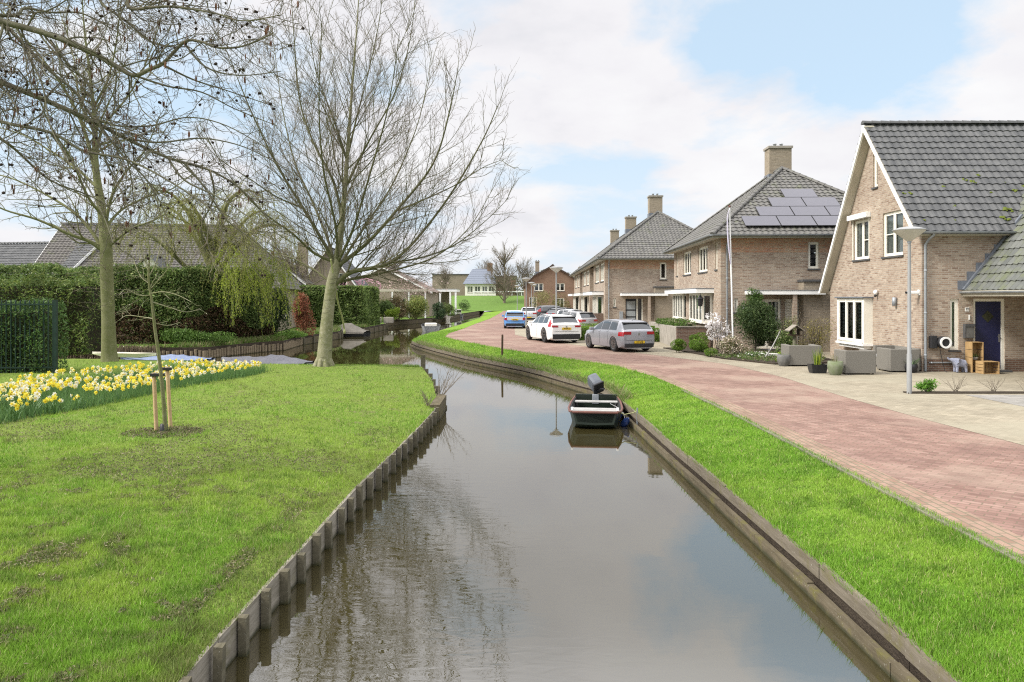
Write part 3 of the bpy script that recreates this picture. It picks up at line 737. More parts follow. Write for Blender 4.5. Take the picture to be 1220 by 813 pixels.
# right: lower wall, recessed upper plank
rb = thing('timber_revetment', 'long timber canal edging along the right-hand grass verge, mossy above the water', 'canal edging', (3.06, 6, WZ))
def rel(line, o): return [(p[0] - o[0], p[1] - o[1]) for p in line]
mb = MB(); bank_wall(rel(BANK_R[:17], (3.06, 6)), -0.5, 0.125, 0.07, mb, 0.008); mb.build('lower_boards', M['timber_dark'], rb)
mb = MB(); bank_wall(rel(offset_line(BANK_R[:17], 0.12), (3.06, 6)), 0.165, 0.325, 0.045, mb, 0.012, 2.4); mb.build('upper_plank', M['timber_cap'], rb)
mb = MB(); bank_wall(rel(offset_line(BANK_R[:17], 0.15), (3.06, 6)), -0.5, 0.30, 0.05, mb, 0.004, 3.1); mb.build('backing_boards', M['soil'], rb)
mb = MB(); bank_wall(rel(BANK_R[16:], (3.06, 6)), -0.5, 0.30, 0.12, mb, 0.02); mb.build('far_boards', M['timber_dark'], rb)

lb = thing('timber_revetment', 'grey board canal edging with square posts along the left lawn', 'canal edging', (-2.36, 6, WZ))
line = BANK_L[:8]
mb = MB(); bank_wall(rel([(p[0] - .05, p[1]) for p in line], (-2.36, 6)), -0.5, 0.31, 0.04, mb, 0.008, 2.2); mb.build('boards', M['timber'], lb)
mb = MB(); bank_wall(rel([(p[0] - .047, p[1]) for p in BANK_L[7:]], (-2.36, 6)), -0.5, 0.27, 0.05, mb, 0.03, 1.2); mb.build('old_boards', M['timber_dark'], lb)
mb = MB(); bank_wall(rel([(p[0], p[1] + .02) for p in reversed(LAWN_F[:-1])], (-2.36, 6)), -0.5, 0.26, 0.05, mb, 0.02, 1.5); mb.build('rear_boards', M['timber_dark'], lb)
y = 3.2
post_bm = {}
while y < 19.0:
    x = float(fx(BANK_L, y)); g = rnd
    mb = MB(); wv = g.uniform(.034, .042); h = 0.325 + g.uniform(-.02, .03)
    tl = g.uniform(-.02, .02)
    mb.raw([(-wv, -wv, -.5), (wv, -wv, -.5), (wv, wv, -.5), (-wv, wv, -.5), (-wv + tl, -wv, h), (wv + tl, -wv, h - .006), (wv + tl, wv, h + .004), (-wv + tl, wv, h)],
           [(0, 3, 2, 1), (4, 5, 6, 7), (0, 1, 5, 4), (1, 2, 6, 5), (2, 3, 7, 6), (3, 0, 4, 7)])
    p = mb.build('post', M['timber_post'], lb); p.location = (x + .045 + 2.36, y - 6, 0); p.rotation_euler = (0, 0, g.uniform(-.05, .05))
    y += 0.555 + g.uniform(-.02, .02)
# stacked sleepers at the bulge and the corner post
mb = MB()
for i, z in enumerate((-.25, -.08, .09, .24)):
    mb.box(-.12 + rnd.uniform(-.02, .02), .12, -1.0, 1.0 + rnd.uniform(-.2, .2), z, z + .15)
p = mb.build('stacked_beams', M['timber_dark'], lb); p.location = (-1.93 + 2.36, 19.9 - 6, 0)
for (x, y, h) in ((-3.62, 30.35, .78), (-2.05, 21.2, .36), (-2.35, 23.2, .36), (-2.7, 25.3, .34), (-3.0, 27.2, .34), (-3.35, 29, .34)):
    mb = MB(); mb.box(-.085, .085, -.085, .085, -.5, h); p = mb.build('post', M['timber_post'], lb); p.location = (x + 2.36 + .05, y - 6, 0)

# far bank: vertical round stakes in front of the hedge
fb = thing('stake_revetment', 'row of vertical wooden stakes holding the far bank below the big dark hedge', 'bank edging', (-15.5, 38, WZ))
pts = [Vector(p) for p in ((-13.7, 49.3), (-13.3, 44), (-14.2, 42.5), (-15.5, 38), (-18, 37.6))]
mb = MB()
for a, b_ in zip(pts[:-1], pts[1:]):
    n = int((b_ - a).length / .2)
    for i in range(n):
        q = a + (b_ - a) * (i + rnd.uniform(-.2, .2)) / n; r = rnd.uniform(.07, .10)
        mb.tube([(q.x + 15.5, q.y - 38, -.4), (q.x + 15.5 + rnd.uniform(-.02, .02), q.y - 38, .44 + rnd.uniform(-.06, .06))], r, 6)
o = mb.build('stakes', M['reed'], fb); o['kind'] = 'stuff'
mb = MB(); bank_wall([(p.x + 15.5 - .1, p.y - 38 + .1) for p in pts], -.4, .40, .05, mb, .01, 3); mb.build('backing_boards', M['timber_dark'], fb)
rbk = thing('reed_bundle_edging', 'bundled brown reed edging below the left part of the dark hedge', 'bank edging', (-20, 37.3, WZ))
V, Fq = bulk_tubes([([( -rnd.uniform(-2, 9), -rnd.uniform(0, .25), -.2), (0, 0, 0)], [.02, .02]) for _ in range(1)], 3)
pl = []
for i in range(2600):
    x = rnd.uniform(-9, 2.6); pl.append(([(x, rnd.uniform(-.35, .1), rnd.uniform(-.1, .1)), (x + rnd.uniform(-.12, .12), rnd.uniform(-.4, .1), rnd.uniform(.35, .75))], [.018, .012]))
V, Fq = bulk_tubes(pl, 3); fast_mesh('reed_stalks', V, Fq, M['reed'], rbk)
# other banks on the far side
ob = thing('plank_revetment', 'plank edging of the far bank by the second hedge and the landing decks', 'bank edging', (-12.5, 60, WZ))
mb = MB(); bank_wall([(p[0] + 12.5, p[1] - 60) for p in BANK_F[:11]], -.4, .42, -.1, mb, .02, 2.5); mb.build('boards', M['timber_dark'], ob)
for i in range(26):
    t = i / 25; L_ = BANK_F[4:11]
    seg = t * (len(L_) - 1); k = min(int(seg), len(L_) - 2); f_ = seg - k
    x = L_[k][0] + (L_[k + 1][0] - L_[k][0]) * f_; y = L_[k][1] + (L_[k + 1][1] - L_[k][1]) * f_
    mb = MB(); mb.box(-.08, .08, -.08, .08, -.4, .5); p = mb.build('post', M['timber_post'], ob); p.location = (x + 12.5 + .12, y - 60 - .1, 0)

# soil face of the far bank below the turf
mb = MB(); bl = BANK_F
for a, b_ in zip(bl[:-1], bl[1:]): mb.face([(a[0], a[1], -.9), (b_[0], b_[1], -.9), (b_[0], b_[1], -.03), (a[0], a[1], -.03)])
struct(mb.build('bank_soil', M['soil']))
# ------------------------------------------------------------------ grass blades (countless)
def blades(name, X, Y, Z, hgt, wid, cols, m, g, parent=None, lean=0.45):
    n = len(X)
    th = g.uniform(0, 2 * np.pi, n); ln = g.normal(size=(n, 2)) * lean
    h = hgt * g.uniform(0.5, 1.3, n); w_ = wid * g.uniform(0.6, 1.3, n)
    bx = np.cos(th) * w_; by = np.sin(th) * w_
    V = np.empty((n, 3, 3)); V[:, 0] = np.stack([X - bx, Y - by, Z - .01], -1); V[:, 1] = np.stack([X + bx, Y + by, Z - .01], -1)
    V[:, 2] = np.stack([X + ln[:, 0] * h, Y + ln[:, 1] * h, Z + h], -1)
    return fast_mesh(name, V.reshape(-1, 3), np.arange(3 * n).reshape(n, 3), m, parent, col=np.repeat(cols, 3, axis=0))

def vnoise(x, y, s, seed=0):
    """cheap smooth value noise"""
    g = np.random.default_rng(seed); T = g.random((64, 64)); x = np.asarray(x) * s + 100; y = np.asarray(y) * s + 100
    xi = np.floor(x).astype(int); yi = np.floor(y).astype(int); fx_ = x - xi; fy = y - yi
    fx_ = fx_ * fx_ * (3 - 2 * fx_); fy = fy * fy * (3 - 2 * fy)
    a = T[xi % 64, yi % 64]; b_ = T[(xi + 1) % 64, yi % 64]; c = T[xi % 64, (yi + 1) % 64]; d = T[(xi + 1) % 64, (yi + 1) % 64]
    return (a * (1 - fx_) + b_ * fx_) * (1 - fy) + (c * (1 - fx_) + d * fx_) * fy
def fbm(x, y, s, seed=0): return (vnoise(x, y, s, seed) + .5 * vnoise(x, y, s * 2.1, seed + 1) + .25 * vnoise(x, y, s * 4.3, seed + 2)) / 1.75

def sample_y(n, y0, y1, g, p=1.25):
    u = g.random(n); a, b_ = y0 ** (1 - p), y1 ** (1 - p); return (a + (b_ - a) * u) ** (1 / (1 - p))

def grass_cols(x, y, g, base, alt, dry, dark):
    n = len(x); c = np.array(base)[None] * np.ones((n, 1)); f1 = fbm(x, y, .7, 3)[:, None]; f2 = fbm(x, y, 4.5, 9)[:, None]
    c = c + (np.array(alt) - c) * np.clip((f1 - .42) * 5, 0, 1)
    c = c + (np.array(dark) - c) * np.clip((f2 - .5) * 4, 0, .7)
    r = g.random((n, 1)); c = np.where(r < .07, np.array(dry)[None], c)
    return (c * (1 + .2 * g.normal(size=(n, 1)))).clip(.004, .6)

G1, G2, G3, G4 = (0.185, 0.335, 0.038), (0.265, 0.385, 0.055), (0.38, 0.36, 0.17), (0.11, 0.20, 0.03)
g = NR
n = 400000
y = sample_y(n, 4.0, 31, g, 1.7); tan = (610 + 190) / 900
x = fx(BANK_L, np.clip(y, -15, 30.4)) - 0.02 - g.random(n) * np.maximum(tan * y - 2.0, .3)
ok = (y < lawn_far(x) - .1); x, y = x[ok], y[ok]
dead = fbm(x, y, .55, 21) + .35 * fbm(x, y, 2.6, 23)
hg = np.where(dead > .78, .030, .046) * (1 + .6 * (fbm(x, y, 1.6, 5) - .5)) * (.45 + 1.15 * fbm(x, y, 5.5, 61))
keep = g.random(len(x)) < np.where(dead > .80, .6, 1.0)
x, y, hg = x[keep], y[keep], hg[keep]
edge = fx(BANK_L, np.clip(y, -15, 30.4)) - x
hg = hg * (1 + .9 * np.exp(-edge / .35))
gc = grass_cols(x, y, g, G1, G2, G3, G4)
dm = np.clip((fbm(x, y, .55, 21) + .35 * fbm(x, y, 2.6, 23) + .25 * fbm(x * .6 + y * .2, y, 1.2, 31) + .5 * (fbm(x, y, 6.0, 44) - .5) - .735) * 5, 0, .85)[:, None] * (g.random((len(x), 1)) < .8)
dm = dm * .75
gc = gc * (1 - dm) + np.array((.15, .15, .06)) * dm
blades('lawn_grass', x, y, lawn_z(x, y), hg, .0034 + .00022 * y, gc, M['grassblade'], g)['kind'] = 'stuff'
n = 190000
y = sample_y(n, 4.0, 60, g, 1.6)
a = fx(BANK_R, y) + .13; b_ = fx(ROAD_L, y) - .04
t = g.random(n); x = a + (b_ - a) * t
hg = .042 * (1 + .6 * (fbm(x, y, 1.6, 5) - .5)) * (1 + 1.1 * np.exp(-(x - a) / .12)) * (1 + .6 * np.exp(-(b_ - x) / .1)) * np.where(y > 24, 1.5, 1)
cols = grass_cols(x, y, g, (0.17, 0.325, 0.034), (0.235, 0.37, 0.05), G3, (0.11, 0.215, 0.028))
blades('verge_grass', x, y, verge_z(x, y), hg, .0034 + .00022 * y, cols, M['grassblade'], g)['kind'] = 'stuff'
# mown clippings and weeds on the lawn
n = 120000
y = sample_y(n, 4.5, 20, g, 1.7); x = fx(BANK_L, y) - .4 - g.random(n) * np.maximum(tan * y - 2.0, .3)
dead = fbm(x, y, .55, 21) + .35 * fbm(x, y, 2.6, 23); ok = (dead + .5 * (fbm(x, y, 6.0, 44) - .5) > .72); x, y = x[ok], y[ok]
C = np.stack([x, y, lawn_z(x, y) + .01 + .03 * g.random(len(x))], -1)
V, Fq, cc = leaf_cloud(C, .020, pal(len(x), [(.20, .18, .10), (.13, .13, .06), (.27, .24, .14), (.09, .12, .04)], g), g)
fast_mesh('lawn_clippings', V, Fq, M['leaf'], col=cc)['kind'] = 'stuff'
# ------------------------------------------------------------------ building kit
def wall_face(mb, poly, holes, pos, rz, m=None, reveal=0.13):
    """poly: (a, z) outline seen from outside, holes: (a0, a1, z0, z1). local +a along the wall, +depth inward"""
    c, s = math.cos(rz), math.sin(rz)
    def P(a, d, z): return (pos[0] + a * c - d * s, pos[1] + a * s + d * c, pos[2] + z)
    bm = bmesh.new(); vs = [bm.verts.new((a, 0, z)) for a, z in poly]; bm.faces.new(vs)
    for (a0, a1, z0, z1) in holes:
        for co_, no in (((a0, 0, 0), (1, 0, 0)), ((a1, 0, 0), (1, 0, 0)), ((0, 0, z0), (0, 0, 1)), ((0, 0, z1), (0, 0, 1))):
            bmesh.ops.bisect_plane(bm, geom=list(bm.verts) + list(bm.edges) + list(bm.faces), plane_co=co_, plane_no=no)
    kill = []
    for f_ in bm.faces:
        ce = f_.calc_center_median()
        if any(a0 < ce.x < a1 and z0 < ce.z < z1 for (a0, a1, z0, z1) in holes): kill.append(f_)
    bmesh.ops.delete(bm, geom=kill, context='FACES_ONLY')
    want = Vector((s, -c, 0))       # outward
    for f_ in bm.faces:
        pts = [Vector(P(v.co.x, 0, v.co.z)) for v in f_.verts]
        n = (pts[1] - pts[0]).cross(pts[2] - pts[1])
        if n.dot(want) < 0: pts.reverse()
        mb.face(pts, m)
    bm.free()
    for (a0, a1, z0, z1) in holes:
        r = reveal
        mb.face([P(a0, 0, z0), P(a0, 0, z1), P(a0, r, z1), P(a0, r, z0)], m); mb.face([P(a1, 0, z0), P(a1, r, z0), P(a1, r, z1), P(a1, 0, z1)], m)
        mb.face([P(a0, 0, z1), P(a1, 0, z1), P(a1, r, z1), P(a0, r, z1)], m); mb.face([P(a0, 0, z0), P(a0, r, z0), P(a1, r, z0), P(a1, 0, z0)], m)

def place(o, pos, rz): o.location = pos; o.rotation_euler = (0, 0, rz); return o

def window(house, pos, rz, w_, h, panes=2, bars=(), curtain='side', frame=None, depth=0.06, sill=True, name='window', fw=0.065):
    """a window whose lower left outer corner is at pos; local x along the wall, y inward"""
    fm = frame or M['white']; mb = MB(); d0, d1 = depth, depth + 0.07
    mb.box(0, w_, d0, d1, h - fw, h, fm); mb.box(0, w_, d0, d1, 0, fw, fm)
    mb.box(0, fw, d0, d1, fw, h - fw, fm); mb.box(w_ - fw, w_, d0, d1, fw, h - fw, fm)
    iw = (w_ - 2 * fw); pw = iw / panes; gl = []
    for i in range(panes):
        a = fw + i * pw; s = 0.045
        if i: mb.box(a - .03, a + .03, d0 + .003, d1, fw, h - fw, fm)
        x0, x1, z0, z1 = a + (0.03 if i else 0), a + pw - (.03 if i < panes - 1 else 0), fw, h - fw
        mb.box(x0, x0 + s, d0 + .012, d1 - .006, z0, z1, fm); mb.box(x1 - s, x1, d0 + .012, d1 - .006, z0, z1, fm)
        mb.box(x0 + s, x1 - s, d0 + .012, d1 - .006, z0, z0 + s, fm); mb.box(x0 + s, x1 - s, d0 + .012, d1 - .006, z1 - s, z1, fm)
        gl.append((x0 + s, x1 - s, z0 + s, z1 - s))
        for (bi, fz) in bars:
            if bi == i: mb.box(x0 + s, x1 - s, d0 + .018, d1 - .012, h * fz - .016, h * fz + .016, fm)
    o = place(mb.build(name, fm, house), pos, rz)
    g_ = MB()
    for (x0, x1, z0, z1) in gl: g_.face([(x0, d0 + .04, z0), (x1, d0 + .04, z0), (x1, d0 + .04, z1), (x0, d0 + .04, z1)])
    g_.build('pane', M['glass'], o)
    if curtain:
        cu = MB()
        for k, (x0, x1, z0, z1) in enumerate(gl):
            if curtain == 'side':
                sp_ = [(x0, x0 + (x1 - x0) * .34)] if k == 0 else ([(x1 - (x1 - x0) * .34, x1)] if k == len(gl) - 1 else [])
            elif curtain == 'full': sp_ = [(x0, x1)]
            else: sp_ = [(x0, x1)]
            for a, b_ in sp_:
                cu = MB()
                n = max(2, int((b_ - a) / .05)); zt = z1; zb = z0 if curtain != 'half' else z0 + (z1 - z0) * .5
                for q in range(n):
                    xa_, xb_ = a + (b_ - a) * q / n, a + (b_ - a) * (q + 1) / n
                    ya, yb = d1 + .02 + .02 * (q % 2), d1 + .02 + .02 * ((q + 1) % 2)
                    cu.face([(xa_, ya, zb), (xb_, yb, zb), (xb_, yb, zt), (xa_, ya, zt)])
                cu.build('curtain', M['curtain'] if curtain != 'blind' else M['blind'], o)
    # black sheet behind the glass, stands in for the dark of the room
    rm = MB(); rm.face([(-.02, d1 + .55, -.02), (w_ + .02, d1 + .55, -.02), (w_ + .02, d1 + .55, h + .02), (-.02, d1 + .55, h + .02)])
    rm.build('room_shade_backing', M['black'], o)
    if sill:
        s_ = MB(); s_.box(-.05, w_ + .05, -.05, d1, -.065, -.004); s_.build('sill', M['sill'], o)
    return o

def tiled(mb, e0, e1, t1, t0, m=None, tw=0.27, ch=0.335, lift=0.045, amp=0.022, sub=4):
    """roof plane e0->e1 eave (left to right from outside), t1,t0 top"""
    e0, e1, t1, t0 = map(Vector, (e0, e1, t1, t0))
    u = (e1 - e0).normalized(); up = (t0 - e0) if (t0 - e0).length > .01 else (t1 - e0)
    n = u.cross(up).normalized(); v = n.cross(u).normalized()
    if n.z < 0: n = -n; v = -v
    pts = [(0, 0), ((e1 - e0).dot(u), (e1 - e0).dot(v)), ((t1 - e0).dot(u), (t1 - e0).dot(v)), ((t0 - e0).dot(u), (t0 - e0).dot(v))]
    H_ = max(p[1] for p in pts)
    def span(y):
        xs = []
        for i in range(4):
            a, b_ = pts[i], pts[(i + 1) % 4]
            if abs(a[1] - b_[1]) < 1e-6:
                if abs(a[1] - y) < 1e-4: xs += [a[0], b_[0]]
                continue
            t = (y - a[1]) / (b_[1] - a[1])
            if -1e-6 <= t <= 1 + 1e-6: xs.append(a[0] + t * (b_[0] - a[0]))
        return (min(xs), max(xs)) if xs else (0, 0)
    rows = int(math.ceil(H_ / ch))
    base = len(mb.v); mi = mb.mi(m); step = tw / sub
    gx0 = min(p[0] for p in pts); gx1 = max(p[0] for p in pts); ns = int((gx1 - gx0) / step) + 2
    for r in range(rows):
        y0 = r * ch; y1 = min(y0 + ch, H_)
        a0, b0 = span(y0); a1, b1 = span(y1)
        j0 = int((min(a0, a1) - gx0) / step); j1 = min(ns, int((max(b0, b1) - gx0) / step) + 2)
        prev = None
        for j in range(j0, j1 + 1):
            x = gx0 + j * step; ph = 2 * math.pi * (x / tw)
            h = amp * (math.sin(ph) + .35 * math.sin(2 * ph))
            xb = min(max(x, a0), b0); xt = min(max(x, a1), b1)
            p0 = e0 + u * xb + v * y0 + n * (lift + h); p1 = e0 + u * xt + v * y1 + n * (.012 + h); pr = e0 + u * xb + v * (y0 + .002) + n * (h - .02)
            k = len(mb.v); mb.v += [tuple(p0), tuple(p1), tuple(pr)]
            if prev is not None:
                if not (xb == pxb and xt == pxt):
                    mb.f.append([prev, k, k + 1, prev + 1]); mb.m.append(mi); mb.sm.append(False)
                    mb.f.append([prev + 2, k + 2, k, prev]); mb.m.append(mi); mb.sm.append(False)
            prev, pxb, pxt = k, xb, xt
    return mb

def tiled_obj(name, planes, m, parent, **kw):
    """own UVs along the slope so that tiles line up with the tile colouring"""
    mb = MB(); ranges = []
    for pl in planes:
        b = len(mb.v); tiled(mb, *pl, **kw); ranges.append((b, len(mb.v), pl))
    o = mb.build(name, m, parent); me = o.data; uvl = me.uv_layers['UV']
    vuv = {}
    co_ = np.empty(len(me.vertices) * 3); me.vertices.foreach_get('co', co_); co_ = co_.reshape(-1, 3)
    UV = np.zeros((len(co_), 2))
    for (b, e, pl) in ranges:
        e0, e1, t1, t0 = map(Vector, pl); u = (e1 - e0).normalized(); up = (t0 - e0) if (t0 - e0).length > .01 else (t1 - e0)
        n = u.cross(up).normalized(); v = n.cross(u).normalized()
        if n.z < 0: v = -v
        d = co_[b:e] - np.array(e0)
        UV[b:e, 0] = d @ np.array(u) / .27 * .28; UV[b:e, 1] = (d @ np.array(v) + .005) / .335 * .33
    li = np.empty(len(me.loops), dtype=np.int32); me.loops.foreach_get('vertex_index', li)
    uvl.data.foreach_set('uv', UV[li].astype(np.float32).ravel())
    return o

def ridge_tiles(mb, p0, p1, r=0.12, step=0.38, m=None):
    p0, p1 = Vector(p0), Vector(p1); d = p1 - p0; n = max(1, int(d.length / step)); t = d / n
    side = d.cross(Vector((0, 0, 1))).normalized(); upv = side.cross(d).normalized()
    if upv.z < 0: upv = -upv
    for i in range(n):
        a = p0 + t * i; b = p0 + t * (i + 1.08)
        vs = []
        for q, rr in ((a, r * 1.12), (b, r * .95)):
            for k in range(6):
                th = math.pi * k / 5; vs.append(q + side * math.cos(th) * rr + upv * (math.sin(th) * rr * .9 - .01))
        mb.raw(vs, [(k, k + 1, 7 + k, 6 + k) for k in range(5)] + [(0, 1, 2, 3, 4, 5)], m, False)
    return mb

def gutter(mb, p0, p1, m=None, r=0.075):
    p0, p1 = Vector(p0), Vector(p1); d = (p1 - p0).normalized(); side = Vector((d.y, -d.x, 0))
    vs = []
    for q in (p0, p1):
        for k in range(7):
            th = math.pi * k / 6; vs.append(q + side * math.cos(th) * r - Vector((0, 0, 1)) * math.sin(th) * r)
        for k in range(7):
            th = math.pi * (6 - k) / 6; vs.append(q + side * math.cos(th) * (r - .01) - Vector((0, 0, 1)) * math.sin(th) * (r - .01))
    mb.raw(vs, [(k, (k + 1) % 14, 14 + (k + 1) % 14, 14 + k) for k in range(14)] + [tuple(range(7)), tuple(range(14, 21))[::-1]], m)
    return mb

def downpipe(house, x, y, z1, z0=0.02, r=0.042, name='downpipe', bend=None):
    mb = MB()
    pts = [(x, y, z0), (x, y, z1 - .35)]
    if bend: pts += [(x + bend[0] * .5, y + bend[1] * .5, z1 - .16), (x + bend[0], y + bend[1], z1 - .05), (x + bend[0], y + bend[1], z1)]
    else: pts += [(x, y, z1)]
    mb.tube(pts, r, 8)
    for z in np.arange(z0 + .5, z1 - .4, 1.4): mb.lathe([(r + .008, z), (r + .012, z + .01), (r + .012, z + .05), (r + .008, z + .06)], 8, None, x, y)
    return mb.build(name, M['zinc'], house)

# ------------------------------------------------------------------ the near house
HN = (13.59, 25.06, 0.0); RN = -0.011
nh = thing('brick_house', 'nearest brick house with steep tiled gable, white bay window and navy front door', 'house', HN, RN, 'brick houses along the street')
YB = 7.4
mb = MB()
gable_holes = [(YB - 5.13, YB - 3.74, 3.95, 5.50), (YB - 2.69, YB - 1.22, 3.95, 5.54), (YB - 3.45, YB - 3.10, 6.60, 7.85)]
def froof(y): return 4.62 + (y + .3) * (9.0 - 4.62) / 3.8
def broof(y): return 2.75 + (7.75 - y) * (9.0 - 2.75) / 4.25
wall_face(mb, [(0, 0), (YB, 0), (YB, froof(0) - .12), (YB - 3.5, 8.86), (0, broof(YB) - .12)], gable_holes, (0, YB, 0), R(-90))
wall_face(mb, [(0, 0), (9.5, 0), (9.5, 4.72), (0, 4.72)], [(.93, 1.23, .72, 2.42), (1.70, 2.74, 0.06, 2.42)], (0, 0, 0), 0)
mb.face([(9.5, 0, 0), (9.5, YB, 0), (9.5, YB, 3.1), (9.5, 3.5, 8.8), (9.5, 0, 4.7)]); mb.face([(9.5, YB, 0), (0, YB, 0), (0, YB, 3.1), (9.5, YB, 3.1)])
mb.build('wall', M['brick'], nh)
pl_ = MB()
pl_.box(0.10, .93 + .8, -.006, 0.02, 0, .42); pl_.box(2.74, 9.5, -.006, 0.02, 0, .42); pl_.box(-.006, .01, 0.0, 2.5, 0, .36)
pl_.build('plinth', M['brick_plinth'], nh)
rf = tiled_obj('roof', [((-.35, -.3, 4.62), (11.5, -.3, 4.62), (11.5, 3.5, 9.0), (-.35, 3.5, 9.0)),
                        ((11.5, 7.75, 2.75), (-.35, 7.75, 2.75), (-.35, 3.5, 9.0), (11.5, 3.5, 9.0))], M['tile'], nh)
mb = MB(); ridge_tiles(mb, (-.38, 3.5, 9.03), (11.5, 3.5, 9.03), .13, .33); mb.build('ridge_tiles', M['tile'], rf)
g_ = np.random.default_rng(5)
mb = MB()
for (u, v, s) in [(1148, 216, .1), (1163, 211, .09), (1136, 247, .08), (1158, 219, .13), (1200, 252, .17), (1198, 263, .20), (1214, 265, .13), (1208, 229, .1), (1179, 231, .06), (1122, 224, .09), (1085, 232, .09), (1077, 232, .07), (1157, 205, .07), (1216, 224, .09), (1194, 219, .06), (1101, 264, .05), (1137, 264, .06)]:
    # intersect the sight line with the front slope in local coordinates
    k = (9.0 - 4.62) / 3.8; du, dz = (u - U0) / F, (H0 - v) / F
    # z = 4.62 + (yl + .3) * k ; yl ~ y - 25.06
    y = (4.62 + (.3 - HN[1]) * k - HC) / (dz - k); xl = du * y - HN[0] + .011 * (y - HN[1]); yl = y - HN[1]
    for q in range(7):
        c = Vector((xl + rnd.uniform(-s, s) * .7, yl + rnd.uniform(-s, s) * .35, 0)); c.z = froof(c.y) + .05; r = s * rnd.uniform(.25, .5)
        mb.lathe([(r, -.02), (r * .85, r * .35), (r * .4, r * .55), (.001, r * .6)], 6, None, cap=False)
        for i_ in range(24): vv = mb.v[-24 + i_]; mb.v[-24 + i_] = (vv[0] + c.x, vv[1] + c.y, vv[2] + c.z)
mb.build('moss_clumps', M['moss'], rf)
# verge boards and soffits
mb = MB()
def slope_board(mb, x0, x1, ya, za, yb, zb, t0, t1, m=None):
    a, b = Vector((0, ya, za)), Vector((0, yb, zb)); d = (b - a).normalized(); n = Vector((0, -d.z, d.y))
    if n.z < 0: n = -n
    vs = []
    for x in (x0, x1):
        for q, t in ((a, t0), (b, t0), (b, t1), (a, t1)):
            p = q + n * t; vs.append((x, p.y, p.z))
    mb.raw(vs, [(0, 1, 2, 3), (7, 6, 5, 4), (0, 4, 5, 1), (1, 5, 6, 2), (2, 6, 7, 3), (3, 7, 4, 0)], m)
slope_board(mb, -.37, -.33, -.32, 4.60, 3.5, 9.0, -.165, -.035); mb.build('bargeboard', M['purewhite'], nh); mb = MB(); slope_board(mb, -.372, -.332, 7.78, 2.70, 3.5, 9.0, -.165, -.035)
mb.build('bargeboard', M['purewhite'], nh)
mb = MB()
slope_board(mb, -.33, .0, -.3, 4.62, 3.5, 9.0, -.10, -.04); slope_board(mb, -.33, .0, 7.75, 2.75, 3.5, 9.0, -.16, -.10)
slope_board(mb, -.33, -.002, 7.75, 2.75, 3.5, 9.0, -.20, -.165)
mb.build('soffit', M['soffit'], nh)
mb = MB(); mb.box(-.33, 3.2, -.26, -.0, 4.50, 4.54); mb.build('eave_board', M['soffit'], nh)
mb = MB(); gutter(mb, (-.36, -.38, 4.62), (3.3, -.38, 4.62)); mb.build('gutter', M['zinc'], nh)
downpipe(nh, .09, -.07, 4.56, bend=(.12, -.28))
window(nh, (0, 5.13, 3.95), R(-90), 1.39, 1.55, 2, [(1, .48)], 'full')
window(nh, (0, 2.69, 3.95), R(-90), 1.47, 1.59, 2, [(0, .5), (1, .5)], 'full')
window(nh, (0, 3.45, 6.60), R(-90), .35, 1.25, 1, (), None)
window(nh, (.93, 0, .72), 0, .30, 1.70, 1, (), 'blind')
# roller blind box
mb = MB(); mb.bbox(-.20, -.003, 3.62, 5.30, 5.52, 5.72, .02); mb.build('awning_box', M['purewhite'], nh)
for ya_ in (3.72, 5.12):
    mb = MB(); mb.box(-.03, -.002, ya_, ya_ + .035, 3.95, 5.52); mb.build('awning_rail', M['white'], nh)
# bay window: local box protruding .34 on the gable side
bay = MB(); Y0, Y1, Z0, Z1, PX = 3.48, 5.88, .70, 2.44, -.34
for (x0, x1, y0, y1, z0, z1) in [(PX, 0, Y0, Y0 + .06, Z0, Z1), (PX, 0, Y1 - .06, Y1, Z0, Z1), (PX, PX + .07, Y0 + .06, Y0 + .16, Z0, Z1), (PX, PX + .07, Y1 - .14, Y1 - .06, Z0, Z1),
                                 (PX, PX + .07, Y0 + .16, Y1 - .14, Z1 - .1, Z1), (PX, PX + .07, Y0 + .16, Y1 - .14, Z0, Z0 + .1), (PX, 0, Y0 + .06, Y1 - .06, Z0 - .001, Z0 + .06)]:
    bay.box(x0, x1, y0, y1, z0, z1)
iw = (Y1 - .14) - (Y0 + .16); gls = []
for i in range(3):
    a = Y0 + .16 + iw * i / 3; b = a + iw / 3
    if i: bay.box(PX - .01, PX + .08, a - .04, a + .04, Z0 + .1, Z1 - .1)
    a2, b2 = a + (.04 if i else 0), b - (.04 if i < 2 else 0); s = .05
    bay.box(PX + .015, PX + .06, a2, a2 + s, Z0 + .1, Z1 - .1); bay.box(PX + .015, PX + .06, b2 - s, b2, Z0 + .1, Z1 - .1)
    bay.box(PX + .015, PX + .06, a2 + s, b2 - s, Z0 + .1, Z0 + .16); bay.box(PX + .015, PX + .06, a2 + s, b2 - s, Z1 - .16, Z1 - .1)
    gls.append((a2 + s, b2 - s, Z0 + .16, Z1 - .16))
bo = bay.build('bay_window', M['white'], nh)
mb = MB()
for (a, b, z0, z1) in gls: mb.face([(PX + .04, a, z0), (PX + .04, a, z1), (PX + .04, b, z1), (PX + .04, b, z0)])
mb.build('pane', M['glass'], bo)
mb = MB(); mb.box(-.02, .02, Y0 + .06, Y1 - .06, Z0, Z1); mb.build('room_shade_backing', M['black'], bo)  # black panel in front of the wall stands in for the bay's dark interior
mb = MB()
for z in np.arange(1.05, 2.3, .055): mb.box(PX + .15, PX + .19, Y0 + .1, Y1 - .1, z, z + .012)
mb.build('slatted_blind', M['blind'], bo)
mb = MB(); mb.box(PX - .08, 0, Y0 - .07, Y1 + .07, Z1 + .002, Z1 + .05); mb.build('lead_roof', M['lead'], bo)
